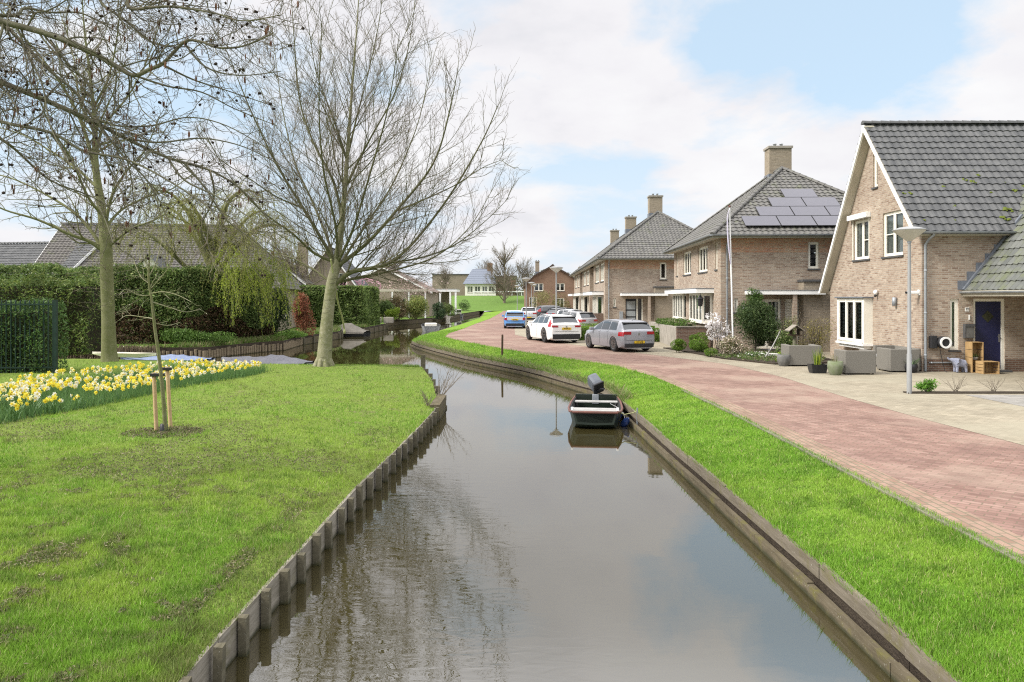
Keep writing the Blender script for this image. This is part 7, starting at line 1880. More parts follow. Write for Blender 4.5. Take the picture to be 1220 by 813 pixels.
# long fresh green strands dropping in front of the right end of the hedge
sh = []; C = []
for i in range(150):
    f_ = g.random(); x_, y_, z_ = -15.3 + 2.5 * f_ + g.gauss(0, .15), 39.8 + 3.4 * f_ + g.gauss(0, .25), g.uniform(3.7, 5.3)
    q, r2 = sprout((x_ - wb[0], y_ - wb[1], z_), (g.gauss(0, .4), g.gauss(0, .3), -.3), g.uniform(1.0, 3.4) * (.75 + .45 * math.sin(f_ * 3.1)), .007, .004, 8, -.3, .07, g); sh.append((q, r2))
    for a, b in zip(q[:-1], q[1:]):
        for _ in range(12): k = g.random(); C.append((a[0] + (b[0] - a[0]) * k + g.gauss(0, .04), a[1] + (b[1] - a[1]) * k + g.gauss(0, .04), a[2] + (b[2] - a[2]) * k + g.gauss(0, .03)))
V, Fq = bulk_tubes(sh, 3); fast_mesh('front_shoots', V, Fq, M['twig'], wt)
C = np.array(C); V, Fq, cc = leaf_cloud(C, .05, pal(len(C), [(.30, .38, .04), (.36, .42, .06), (.22, .30, .04)], NR), NR, hang=.6, aspect=.45); fast_mesh('fresh_leaves', V, Fq, M['leaf'], wt, col=cc)
# ------------------------------------------------------------------ hedges and shrubs
def hedge(name, label, path, depth, h, n, size, cols, seed, z0=-.03, group=None, cat='hedge', brown=None, rough=.30, top_jit=.25, hfun=None, w=None, corem='core'):
    g = np.random.default_rng(seed); o0 = path[0]
    t = thing(name, label, cat, (o0[0], o0[1], z0), 0, group)
    P = np.array(path) - np.array(o0); seg = np.diff(P, axis=0); L = np.linalg.norm(seg, axis=1); cum = np.concatenate([[0], np.cumsum(L)]); tot = cum[-1]
    def at(s):
        i = np.clip(np.searchsorted(cum, s, side='right') - 1, 0, len(L) - 1); f_ = ((s - cum[i]) / L[i])[:, None]
        T = seg[i] / L[i][:, None]; return P[i] + seg[i] * f_, np.stack([T[:, 1], -T[:, 0]], -1)   # outward = right of the path
    nf, nt_, ne = int(n * .62), int(n * .26), n - int(n * .62) - int(n * .26)
    s = g.random(nf) * tot; zz_ = g.random(nf) * h; c, nn = at(s)
    out_ = (fbm(s * 1.0 + o0[0], zz_, .9, seed) - .5) * rough * 3.2 + g.normal(size=nf) * rough * .35
    out_ -= np.clip((zz_ / h - .86) / .14, 0, 1) ** 2 * rough * 1.2
    A = np.concatenate([c + nn * out_[:, None], zz_[:, None]], 1)
    s = g.random(nt_) * tot; q = g.random(nt_) * depth; c, nn = at(s); zt = h + (fbm(s + o0[1], q, 1.1, seed + 4) - .5) * top_jit * 3 + g.normal(size=nt_) * top_jit * .3
    Bp = np.concatenate([c - nn * q[:, None], zt[:, None]], 1)
    e = g.integers(0, 2, ne); c, nn = at(np.where(e == 0, 0.0, tot - 1e-6)); T = np.stack([-nn[:, 1], nn[:, 0]], -1); q = g.random(ne) * depth; zz_ = g.random(ne) * h
    off = (fbm(q + 3, zz_, .9, seed + 2) - .5) * rough * 3 + g.normal(size=ne) * rough * .3
    E = np.concatenate([c - nn * q[:, None] + T * (np.where(e == 0, -1, 1) * off)[:, None], zz_[:, None]], 1)
    C = np.concatenate([A, Bp, E]); col = pal(len(C), cols, g, .18, w)
    lump = fbm(C[:, 0] * 1.0 + C[:, 1] * .4, C[:, 2] * 1.3, 1.7, seed + 7); c1 = np.array(cols[0]); col = col * (1 + (lump[:, None] - .5) * .9)
    if brown is not None:
        f_ = fbm(C[:, 0] + 9, C[:, 2], .8, seed + 8) + np.clip(1 - C[:, 2] / brown[1], -1, 1) * .55
        m_ = (f_ > .72) & (g.random(len(C)) < .85); col[m_] = pal(int(m_.sum()), brown[0], g, .2)
    V, Fq, cc = leaf_cloud(C, size, col.clip(.003, .6), g); fast_mesh('foliage', V, Fq, M['leaf'], t, col=cc)
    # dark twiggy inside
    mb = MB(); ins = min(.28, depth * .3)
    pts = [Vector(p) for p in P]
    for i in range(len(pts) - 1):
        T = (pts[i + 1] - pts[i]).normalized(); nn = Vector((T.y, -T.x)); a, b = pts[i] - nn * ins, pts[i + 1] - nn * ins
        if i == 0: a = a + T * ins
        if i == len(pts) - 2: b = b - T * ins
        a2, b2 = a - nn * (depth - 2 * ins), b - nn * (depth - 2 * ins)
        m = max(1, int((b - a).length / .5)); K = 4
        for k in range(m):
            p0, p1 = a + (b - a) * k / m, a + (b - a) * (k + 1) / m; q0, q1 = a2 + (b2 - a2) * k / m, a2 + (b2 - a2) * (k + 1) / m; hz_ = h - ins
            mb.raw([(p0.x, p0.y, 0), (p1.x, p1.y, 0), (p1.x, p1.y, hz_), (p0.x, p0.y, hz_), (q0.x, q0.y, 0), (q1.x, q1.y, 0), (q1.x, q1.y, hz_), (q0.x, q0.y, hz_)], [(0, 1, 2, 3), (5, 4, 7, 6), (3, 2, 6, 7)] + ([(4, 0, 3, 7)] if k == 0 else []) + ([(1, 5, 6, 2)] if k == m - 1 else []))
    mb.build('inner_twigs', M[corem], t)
    return t
hedge('conifer_hedge', 'very tall dark green conifer hedge with brown lower parts beyond the lawn', [(-41, 40.0), (-17, 40.4), (-14.5, 45.6)], 2.4, 4.0, 125000, .085,
      [(.080, .128, .036), (.11, .17, .046), (.155, .22, .06), (.21, .24, .085)], 3, brown=([(.10, .062, .034), (.07, .045, .026), (.13, .085, .045)], 1.9), rough=.26, w=[.3, .3, .25, .15])
hedge('laurel_hedge', 'trimmed mid green hedge behind the pale tree trunk by the water', [(-21.0, 63.8), (-12.9, 64.6), (-12.6, 71.0)], 2.0, 3.4, 30000, .13, [(.11, .17, .042), (.155, .225, .055), (.20, .26, .08), (.07, .11, .03)], 5, rough=.2, top_jit=.10)
hedge('ivy_shrub', 'dense ivy shrub growing behind and through the green iron fence', [(-25.0, 25.2), (-15.9, 25.62)], 1.5, 2.35, 24000, .055, [(.05, .10, .028), (.075, .145, .038), (.11, .18, .05)], 8, z0=-.12, rough=.12, cat='shrub')
hedge('privet_hedge', 'loose yellow-green shrubbery above the iron fence at the left edge', [(-26, 33.2), (-18.8, 33.6)], 2.0, 3.35, 14000, .07, [(.11, .16, .035), (.16, .20, .05), (.07, .12, .03)], 15, z0=-.1, rough=.35, top_jit=.4)
for i, (pth, h_, lb_) in enumerate((([(6.9, 41.9), (8.7, 41.9)], .78, 'clipped box hedge block right of the grey hatchback'), ([(7.6, 43.6), (9.0, 43.6)], .80, 'rear clipped box hedge block behind the front one by the villa drive'), ([(3.75, 43.2), (5.2, 44.6)], .78, 'clipped box hedge between the white estate and the grey hatchback'), ([(4.4, 46), (6.4, 47.6)], .85, 'second low clipped hedge further back between the two cars'))):
    hedge('box_hedge', lb_, pth, .7, h_, 3600, .04, [(.11, .20, .022), (.085, .165, .02), (.15, .25, .03)], 30 + i, rough=.05, top_jit=.035, group='clipped box hedges')
hedge('planter_greenery', 'low green plants growing on top of the garden wall before the villa bays', [(8.55, 37.0), (8.15, 42.5)][::-1], .5, .30, 2400, .04, [(.07, .14, .025), (.11, .18, .035)], 37, z0=1.0, rough=.10, top_jit=.08, cat='plants')

def shrub(name, label, loc, rx, ry, h, n, size, cols, seed, group=None, cat='shrub', z0=0.0, stem=.0, w=None, lumps=7, open_=.5, twigs=0, aspect=.6, extra=None):
    g = np.random.default_rng(seed); gr = random.Random(seed)
    t = thing(name, label, cat, loc, 0, group)
    ce = [(gr.gauss(0, .33) * rx, gr.gauss(0, .33) * ry, z0 + stem + (h - stem) * gr.uniform(.22, .78), gr.uniform(.42, .72)) for _ in range(lumps)] + [(0, 0, z0 + stem + (h - stem) * .5, .85)]
    k = g.integers(0, len(ce), n); cA = np.array(ce)[k]; d = g.normal(size=(n, 3)); d /= np.linalg.norm(d, axis=1, keepdims=True); r_ = (1 - open_ * g.random(n) ** 1.4)[:, None]
    C = cA[:, :3] + d * r_ * cA[:, 3:4] * np.array([rx, ry, (h - stem) * .5]) * .9
    C[:, 2] = np.clip(C[:, 2], z0 + .01, z0 + h)
    V, Fq, cc = leaf_cloud(C, size, pal(n, cols, g, .18, w), g, aspect=aspect); fast_mesh('foliage', V, Fq, M['leaf'], t, col=cc)
    sh = []
    for i in range(max(5, twigs)):
        a = gr.uniform(0, 6.28); tx = ce[i % len(ce)]
        if twigs == 0 and stem > .3: sh.append(([(0, 0, 0), (0, 0, stem * .6), (tx[0] * .5, tx[1] * .5, stem), tuple(tx[:3])], [.05, .045, .03, .012]))
        else: q, r2 = sprout((gr.gauss(0, .04), gr.gauss(0, .04), z0), (math.cos(a) * rx * .5, math.sin(a) * ry * .5, h * .9), h * gr.uniform(.7, 1.0), .012, .004, 6, .02, .08, gr); sh.append((q, r2))
    V, Fq = bulk_tubes([s_ for s_ in sh if len(s_[0]) == len(sh[0][0])], 5); fast_mesh('stems', V, Fq, M['twig'], t)
    if extra:
        m_, cols2, s2 = extra; d = g.normal(size=(m_, 3)); d /= np.linalg.norm(d, axis=1, keepdims=True); kk = g.integers(0, len(ce), m_); cA = np.array(ce)[kk]
        C = cA[:, :3] + d * cA[:, 3:4] * np.array([rx, ry, (h - stem) * .5]) * .95; C[:, 2] = np.clip(C[:, 2], z0 + .05, z0 + h * 1.05)
        V, Fq, cc = leaf_cloud(C, s2, pal(m_, cols2, g, .06), g, aspect=1.4); fast_mesh('blossom', V, Fq, M['petal'], t, col=cc)
    return t
GB = [(.11, .20, .022), (.08, .155, .018), (.15, .24, .03)]
shrub('photinia', 'red-brown leaved upright shrub between the two tall hedges', (-13.9, 50.2, -.03), .75, .75, 3.1, 5200, .07, [(.22, .062, .035), (.30, .10, .06), (.12, .07, .03), (.34, .16, .09)], 41)
shrub('box_ball', 'left clipped box ball at the edge of the villa flower bed', (7.45, 33.8, 0), .48, .45, .68, 2600, .035, GB, 42, 'clipped box balls', lumps=2, open_=.2)
shrub('box_ball', 'middle, largest clipped box ball at the edge of the villa flower bed', (8.25, 33.6, 0), .52, .5, .72, 2800, .035, GB, 43, 'clipped box balls', lumps=2, open_=.2)
shrub('box_ball', 'box bush behind the two front box balls near the garden wall', (8.75, 35.3, 0), .6, .5, .8, 2600, .035, GB, 44, 'clipped box balls', lumps=3, open_=.25)
shrub('box_ball', 'small low box cushion left of the cream flowered shrub', (8.25, 31.3, 0), .38, .36, .42, 1600, .032, GB, 45, 'clipped box balls', lumps=2, open_=.2)
shrub('pieris', 'cream and pink tinged flowering shrub at the front of the flower bed', (8.95, 31.2, 0), .62, .55, .92, 3000, .04, [(.14, .16, .05), (.22, .21, .10), (.10, .12, .04), (.35, .28, .20)], 46, extra=(900, [(.62, .55, .45), (.50, .40, .32)], .03))
shrub('star_magnolia', 'small star magnolia covered in white flowers left of the flagpole', (9.0, 33.0, 0), .6, .5, 1.75, 120, .03, [(.14, .18, .05)], 47, twigs=26, extra=(620, [(.80, .78, .76), (.74, .70, .70)], .055), stem=.6, lumps=9)
shrub('holly_tree', 'bushy dark evergreen shrub with narrow green top right of the flagpole', (10.75, 33.2, 0), 1.35, .95, 2.6, 17000, .05, [(.028, .055, .018), (.045, .08, .022), (.07, .11, .035), (.10, .14, .05)], 48, lumps=12, open_=.55, stem=.25)
shrub('holly_tree', 'slim green upright shrub behind the bushy dark evergreen', (10.9, 33.9, 0), .45, .4, 3.15, 3000, .05, [(.05, .105, .02), (.075, .14, .028)], 49, lumps=8, stem=1.4)
shrub('garden_shrub', 'leafy green bush between the evergreen and the villa garden bird house', (11.4, 31.6, 0), .6, .45, 1.1, 2400, .045, [(.07, .12, .03), (.12, .18, .05), (.17, .2, .07)], 57, lumps=8)
shrub('garden_shrub', 'trained olive green shrub against the pillar by the villa white door', (11.9, 32.6, 0), .35, .3, 1.9, 1500, .045, [(.12, .15, .05), (.18, .19, .07)], 58, lumps=8, twigs=16)
shrub('heather', 'low white and green edging plants at the front of the flower bed', (9.6, 30.3, 0), .7, .35, .3, 1500, .03, [(.10, .17, .04), (.14, .2, .06)], 59, lumps=8, extra=(160, [(.78, .77, .72)], .03))
g_c = np.random.default_rng(91); bedp = [(7.9, 33.2), (9.0, 36.4), (9.6, 34.2), (12.9, 33.6), (12.4, 28.2), (9.6, 27.6), (8.4, 30.2)]
xy = [(a, b) for a, b in zip(g_c.uniform(7.9, 12.9, 9000), g_c.uniform(27.6, 36.4, 9000)) if fbm(np.array([a]), np.array([b]), 1.2, 71)[0] > .50 and ((a - 10.4) / 2.3) ** 2 + ((b - 31.2) / 3.2) ** 2 < 1]
C = np.array([(a, b, .08 + .09 * g_c.random()) for a, b in xy]); V, Fq, cc = leaf_cloud(C, .05, pal(len(C), [(.08, .14, .03), (.12, .18, .05), (.16, .15, .08)], g_c), g_c); o = fast_mesh('ground_cover', V, Fq, M['leaf'], col=cc); o['kind'] = 'stuff'
shrub('willow_bush', 'yellow-olive bush with fine shoots left of the white bay window', (11.75, 29.2, 0), .55, .5, 2.0, 2600, .032, [(.24, .20, .06), (.30, .26, .08), (.16, .16, .05)], 50, lumps=9, open_=.9, twigs=60)
shrub('spurge', 'bright yellow-green low plant beside the grey pot in the flower bed', (10.15, 28.2, 0), .28, .25, .42, 800, .035, [(.30, .40, .03), (.20, .32, .03)], 51)
shrub('garden_shrub', 'small green plant on a mound behind the bright spurge', (10.75, 28.7, 0), .35, .3, .7, 900, .035, [(.08, .14, .03), (.14, .19, .05)], 52)
shrub('hebe', 'fresh green leafy plant at the foot of the tall street lamp', (10.72, 19.5, 0), .32, .22, .42, 1000, .035, [(.13, .30, .03), (.18, .36, .05), (.09, .22, .03)], 53, open_=.8)
shrub('bank_shrub', 'low mound of green brambles at the foot of the tall dark hedge', (-16.6, 39.0, -.05), 1.6, .6, .95, 5200, .06, [(.06, .12, .02), (.09, .17, .03), (.12, .20, .04)], 54, lumps=9)
shrub('bank_shrub', 'tufty green weeds on the far bank below the red-brown shrub', (-13.75, 46.9, -.05), .6, 2.0, .45, 4200, .06, [(.10, .19, .03), (.14, .24, .04)], 55, lumps=9)
shrub('conifer', 'dark round conifer at the right end of the tall dark hedge', (-14.5, 46.6, -.05), .95, 1.2, 3.7, 9000, .07, [(.030, .055, .016), (.045, .075, .02)], 56, lumps=10)
# gardens along the far canal
for i, (nm, lb_, x, y, rx, h_, cols, n) in enumerate([
    ('bamboo', 'tall yellow-green bamboo clump beside the far canal', -10.9, 85.5, 1.9, 3.2, [(.20, .24, .06), (.27, .28, .08), (.12, .17, .04)], 6000),
    ('conifer', 'dark spreading conifer beside the bamboo at the water', -8.7, 89.5, 1.0, 2.1, [(.025, .05, .02), (.04, .07, .025)], 2500),
    ('garden_shrub', 'round lime green bush on the bank left of the bamboo', -12.3, 78.5, .75, 1.5, [(.22, .30, .035), (.16, .24, .03)], 1800),
    ('garden_shrub', 'mixed green bush between second hedge and lime green bush', -13.5, 80, 1.2, 2.6, [(.07, .11, .03), (.10, .15, .04)], 3000),
    ('garden_shrub', 'reddish brown garden bush behind the lime green bush', -12.6, 84, 1.3, 2.7, [(.12, .08, .04), (.16, .12, .06), (.09, .10, .03)], 3000),
    ('garden_shrub', 'tall olive bush under the left part of the white pergola', -14.8, 87, 1.5, 3.0, [(.12, .13, .05), (.17, .17, .07)], 3000),
    ('garden_shrub', 'straw coloured grassy bush behind the round lime green bush', -14.6, 82.5, 1.2, 2.2, [(.26, .24, .10), (.20, .20, .08)], 2500),
    ('garden_shrub', 'olive garden bush before the carport columns', -8.6, 97, 1.2, 2.2, [(.08, .12, .03), (.12, .16, .045)], 2000),
    ('garden_shrub', 'left green bush at the foot of the dike', -12.6, 138, 1.8, 2.2, [(.05, .09, .025), (.08, .13, .035)], 1500),
    ('garden_shrub', 'right green bush at the foot of the dike', -9.0, 141, 1.7, 2.4, [(.05, .09, .025), (.08, .13, .035)], 1500),
    ('garden_shrub', 'yellowish budding bush before the gambrel house left window', 3.6, 95, 1.9, 3.4, [(.22, .20, .08), (.16, .16, .06)], 1500),
    ('garden_shrub', 'olive budding bush before the gambrel house right corner', 6.2, 94, 1.7, 3.0, [(.18, .18, .06), (.12, .13, .05)], 1400),
    ('garden_shrub', 'low dark green bush near the pale car by the brick row', 4.9, 82, 1.5, 1.5, [(.05, .08, .025), (.12, .05, .03)], 1400)]):
    shrub(nm, lb_, (x, y, -.03), rx, rx, h_, n, .10, cols, 70 + i, 'shrubs along the far canal' if y < 90 else 'far shrubs', lumps=6, twigs=10)
shrub('magnolia', 'pink flowering magnolia seen above the second hedge', (-16.8, 76, 0), 2.6, 2.0, 4.6, 500, .06, [(.2, .15, .1)], 90, cat='tree', stem=1.6, twigs=50, lumps=10, extra=(2600, [(.62, .34, .42), (.70, .46, .52), (.55, .30, .36)], .09))
shrub('magnolia', 'brownish pink budding tree beside the pink magnolia', (-11.9, 92, 0), 4.0, 2.0, 5.0, 1200, .07, [(.22, .17, .13), (.28, .22, .17)], 91, cat='tree', stem=1.6, twigs=110, lumps=12, extra=(900, [(.42, .30, .30), (.5, .38, .36)], .07))
# distant bare trees
def far_tree(label, x, y, h, w_, seed, z=0.0, mt='twig', cnt=1.0, name='poplar_tree'):
    g = random.Random(seed); limbs = [([(x, y, z - .3), (x, y, z + h * .25), (x + .1, y, z + h * .55), (x, y, z + h)], [h * .022, h * .018, h * .012, .02])]
    for i in range(26):
        a = g.uniform(0, 6.28); z0 = h * g.uniform(.12, .75); ln = h * g.uniform(.3, .5) * (1.15 - z0 / h * .6)
        q, r_ = sprout((x, y, z + z0), (math.cos(a) * w_, math.sin(a) * w_, 1.0), ln, h * .009, .02, 5, .08, .07, g); limbs.append((q, r_))
    return build_tree(name, label, (x, y, z), limbs, [dict(n=2.6 * cnt, ang=34, lf=.4, lmin=1.0, lmax=3.4, rr=.5, rmin=.024, seg=4, up=.08, wig=.08, t0=.15), dict(n=3.6 * cnt, ang=34, lf=.5, lmin=.7, lmax=1.6, rr=.6, rmin=.016, seg=3, up=.06, wig=.1, t0=.1)], (M[mt], M[mt], M[mt]), seed, k0=5, n_smooth=2, group='bare trees in the distance')[0]
far_tree('round bare tree standing at the foot of the dike right of centre', -1.5, 150, 12.8, 1.15, 61)
far_tree('smaller bare tree right behind the round one on the dike', 2.6, 168, 8.5, .8, 62, 2.5)
far_tree('small bare tree left of the blue roofed house on the dike', -15.5, 176, 6.5, .8, 63, 2.9)
far_tree('bare tree behind the blue roofed house', -7.0, 190, 9.5, .8, 64, 2.0)
far_tree('bare garden tree before the second hedge house', -20.5, 70, 7.0, .8, 66)
far_tree('bare garden tree behind the brown roofed house', -17.5, 108, 9, .85, 67)
# far wood that reads as one mass
g = np.random.default_rng(77); n = 26000
xx = g.uniform(-330, 330, n); hh = 3.5 + 5 * fbm(xx, xx * 0, .03, 5); C = np.stack([xx, 330 + 25 * g.random(n), hh * g.random(n) ** .8], -1)
V, Fq, cc = leaf_cloud(C, .9, pal(n, [(.10, .105, .07), (.13, .12, .085), (.07, .09, .05)], g, .15), g); o = fast_mesh('far_woodland', V, Fq, M['leaf'], col=cc); o['kind'] = 'stuff'
n = 9000; xx = g.uniform(-6, 60, n); C = np.stack([xx, 172 + 6 * g.random(n), 2.3 + (3.5 + 5 * fbm(xx, xx * 0, .12, 9)) * g.random(n)], -1)
V, Fq, cc = leaf_cloud(C, .32, pal(n, [(.10, .12, .05), (.13, .14, .07), (.07, .085, .04)], g, .15), g); o = fast_mesh('dike_scrub', V, Fq, M['leaf'], col=cc); o['kind'] = 'stuff'
t = thing('guard_rail', 'white rail fence along the top of the dike', 'fence', (-8, 157.5, 2.9))
mb = MB(); mb.box(0, 24, 0, .08, .75, .95); mb.build('rail', M['purewhite'], t)
for i in range(13): mb = MB(); mb.box(i * 2 - .06, i * 2 + .06, .09, .2, 0, .95); mb.build('post', M['purewhite'], t)

# ------------------------------------------------------------------ young staked tree
sb = (-6.72, 14.45, -.13); ds = 14.45
limbs = [pl([(197, 512), (195, 480), (190, 430), (185, 395), (181, 360), (177, 332), (178, 300), (174, 270)], .035, .006, ds, ds)]
limbs[0] = (limbs[0][0], [.042, .038, .033, .028, .025, .020, .012, .005])
for pts, d1 in (([(179, 345), (188, 335), (200, 320), (205, 305)], 14.2), ([(178, 338), (168, 330), (160, 312), (158, 296)], 14.8), ([(180, 352), (165, 352), (150, 345), (142, 352)], 14.0), ([(183, 380), (170, 378), (152, 376), (144, 380)], 14.9), ([(184, 385), (200, 388), (215, 384)], 14.9), ([(180, 350), (195, 348), (212, 352), (228, 360)], 14.0), ([(177, 330), (185, 315), (192, 290), (196, 262)], 14.9), ([(181, 360), (200, 366), (222, 372), (238, 368)], 14.6), ([(178, 320), (168, 300), (165, 275)], 14.2)):
    limbs.append(pl(pts, .012, .004, ds, d1))
yt, out = build_tree('young_tree', 'slim young tree with pale buds held between two wooden stakes', sb, limbs, [dict(n=5, ang=45, lf=.4, lmin=.2, lmax=.45, rr=.5, rmin=.0035, seg=5, up=.02, wig=.16, t0=.15), dict(n=4, ang=45, lf=.4, lmin=.1, lmax=.2, rr=.6, rmin=.0028, seg=3, up=.0, wig=.2, t0=.2)], (M['bark_green'], M['bark_pale'], M['bark_limb']), 17)
C = np.array([p for o_ in out[1:] for pts, rs in o_ for p in pts[2::2]]); C = C[NR.random(len(C)) < .5]; V, Fq, cc = leaf_cloud(C, .013, pal(len(C), [(.55, .52, .38), (.40, .40, .22)], NR), NR, aspect=1.0); fast_mesh('buds', V, Fq, M['leaf'], yt, col=cc)
t = thing('tree_stake', 'left shorter wooden stake with black strap supporting the young tree', 'stake', (*on_ground(187, 515, -.13), -.13), 0, 'stakes of the young tree')
mb = MB(); mb.tube([(0, 0, -.2), (-.06, 0, 1.12), (-.06, 0, 1.14)], [.038, .036, .03], 12); mb.build('pole', M['stake'], t)
mb = MB(); mb.bbox(-.12, .14, -.05, .04, 1.07, 1.13, .01); mb.build('strap', M['black'], t)
t = thing('tree_stake', 'right longer wooden stake with black strap supporting the young tree', 'stake', (*on_ground(204, 509, -.13), -.13), 0, 'stakes of the young tree')
mb = MB(); mb.tube([(0, 0, -.2), (-.08, 0, 1.18), (-.08, 0, 1.2)], [.038, .036, .03], 12); mb.build('pole', M['stake'], t)
mb = MB(); mb.bbox(-.24, .0, -.05, .04, 1.13, 1.19, .01); mb.build('strap', M['black'], t)
mb = MB(); mb.lathe([(.075, 0), (.07, .16), (.05, .17)], 12); o = mb.build('trunk_guard', M['black'], yt); o.location = (0.05, 0.02, .0)
g = np.random.default_rng(5); n = 1800; a = g.random(n) * 6.28; r_ = .75 * g.random(n) ** .6; C = np.stack([sb[0] + .1 + r_ * np.cos(a), sb[1] - .1 + r_ * np.sin(a) * .8, -.115 + .03 * g.random(n)], -1)
V, Fq, cc = leaf_cloud(C, .028, pal(n, [(.14, .11, .07), (.09, .10, .04), (.20, .17, .11)], g), g); o = fast_mesh('bark_mulch', V, Fq, M['leaf'], col=cc); o['kind'] = 'stuff'

# bare shrubs: by the driveway and on the bulging bank
def twig_shrub(label, loc, h, n, seed, spread=.5, m='twig', r=.006, name='bare_shrub', lean=(0, 0), group=None, sub=3):
    g = random.Random(seed); t = thing(name, label, 'shrub', loc, 0, group); L_ = []
    for i in range(n):
        a = g.uniform(0, 6.28); L_.append(sprout((g.gauss(0, .04), g.gauss(0, .04), 0), (math.cos(a) * spread + lean[0], math.sin(a) * spread + lean[1], 1), h * g.uniform(.6, 1), r, r * .4, 6, .0, .08, g))
    out = branch_out(L_, [dict(n=sub, ang=32, lf=.4, lmin=.08, lmax=h * .45, rr=.6, rmin=r * .4, seg=4, up=.02, wig=.12, t0=.3)], g)
    V, Fq = bulk_tubes(out[0] , 4); fast_mesh('stems', V, Fq, M[m], t); V, Fq = bulk_tubes(out[1], 3); fast_mesh('twigs', V, Fq, M[m], t); return t
twig_shrub('leafless fan-shaped shrub beside the fresh green plant by the lamp', (11.45, 19.5, .03), .52, 13, 2, .7, group='bare shrubs along the driveway')
twig_shrub('leafless shrub nearest the blue door along the driveway edge', (12.45, 19.5, .03), .58, 12, 3, .65, group='bare shrubs along the driveway')
twig_shrub('leafless reddish shrub at the right picture edge by the driveway', (13.35, 19.6, .03), .5, 10, 6, .6, group='bare shrubs along the driveway')
twig_shrub('bare willow suckers sprouting from the bulging timber bank over the water', (-2.05, 21.0, -.45), 1.5, 11, 4, .55, r=.009, lean=(.25, 0), sub=4)
twig_shrub('bare brown suckers on the landward side of the bulging bank', (-2.15, 19.2, -.3), .5, 12, 9, .4, r=.007, sub=4)
# plants in the pots
def pot_plant(key, n, h, cols, w_, spread, seed):
    g = np.random.default_rng(seed); P = pots[key]; th = g.uniform(0, 6.28, n); r0 = .12 * g.random(n)
    V_ = []; 
    for i in range(n):
        a = th[i]; hh = h * g.uniform(.5, 1.1); sx_, sy = math.cos(a), math.sin(a); sp_ = spread * g.uniform(.2, 1); b = (r0[i] * sx_, r0[i] * sy, .22)
        V_ += [(b[0] - sy * w_, b[1] + sx_ * w_, b[2]), (b[0] + sy * w_, b[1] - sx_ * w_, b[2]), (b[0] + sx_ * sp_ * .6 + sy * w_, b[1] + sy * sp_ * .6 - sx_ * w_, b[2] + hh * .7), (b[0] + sx_ * sp_, b[1] + sy * sp_, b[2] + hh)]
    fast_mesh('leaves', np.array(V_), np.arange(4 * n).reshape(n, 4), M['grassblade'], P, col=np.repeat(pal(n, cols, g), 4, axis=0))
pot_plant('black', 60, .62, [(.30, .36, .04), (.12, .2, .04)], .010, .12, 1); pot_plant('moss', 26, .5, [(.14, .16, .05), (.2, .17, .1)], .006, .12, 2)
pot_plant('bed', 50, .25, [(.16, .22, .04)], .012, .15, 3); pot_plant('corner', 26, .28, [(.08, .13, .07), (.12, .18, .09)], .018, .28, 4)
# dry tufts over the right bank edge
g = NR; n = 5200; y = g.uniform(20, 46, n); x = fx(BANK_R, y) + .15 + np.abs(g.normal(size=n)) * .12
blades('bank_tufts', x, y, verge_z(x, y), .22, .012, pal(n, [(.20, .20, .08), (.14, .22, .04), (.28, .25, .14), (.10, .17, .03)], g), M['grassblade'], g, lean=.9)['kind'] = 'stuff'
n = 7000; x = g.uniform(-15, -3.7, n); y = lawn_far(x) - g.random(n) * .5
blades('lawn_edge_tufts', x, y, lawn_z(x, y), .10, .011, pal(n, [(.12, .22, .03), (.18, .26, .05)], g), M['grassblade'], g)['kind'] = 'stuff'
n = 14000; y = g.uniform(36.5, 66, n); x = fx(list(reversed(BANK_F)), y) - .1 - g.random(n) * 1.3; ok = (x > -24); x, y = x[ok], y[ok]
blades('far_bank_grass', x, y, np.full(len(x), -.03), .26, .025, pal(len(x), [(.10, .18, .03), (.16, .22, .06), (.22, .2, .1)], g), M['grassblade'], g)['kind'] = 'stuff'

# ------------------------------------------------------------------ daffodils
bed = [(-10.4, 14.9), (-9.75, 17.8), (-9.5, 20.7), (-8.6, 24.2), (-8.4, 27.0), (-12, 27.0), (-13.4, 23), (-14.6, 19), (-16.5, 16), (-13.3, 14.6)]
def inside(x, y, poly):
    c = False; n = len(poly); j = n - 1
    for i in range(n):
        if (poly[i][1] > y) != (poly[j][1] > y) and x < (poly[j][0] - poly[i][0]) * (y - poly[i][1]) / (poly[j][1] - poly[i][1]) + poly[i][0]: c = not c
        j = i
    return c
g = random.Random(33); spots = []
while len(spots) < 1000:
    x, y = g.uniform(-16.5, -8.6), g.uniform(14.6, 26.6)
    if inside(x, y, bed) and g.random() < float(np.clip((fbm(np.array([x]), np.array([y]), 1.1, 51)[0] - .3) * 3.2, .08, 1)): spots.append((x, y))
spots.sort(key=lambda p: p[1])
YEL, PALE, WHT = (.80, .72, .09), (.82, .78, .42), (.83, .82, .72)
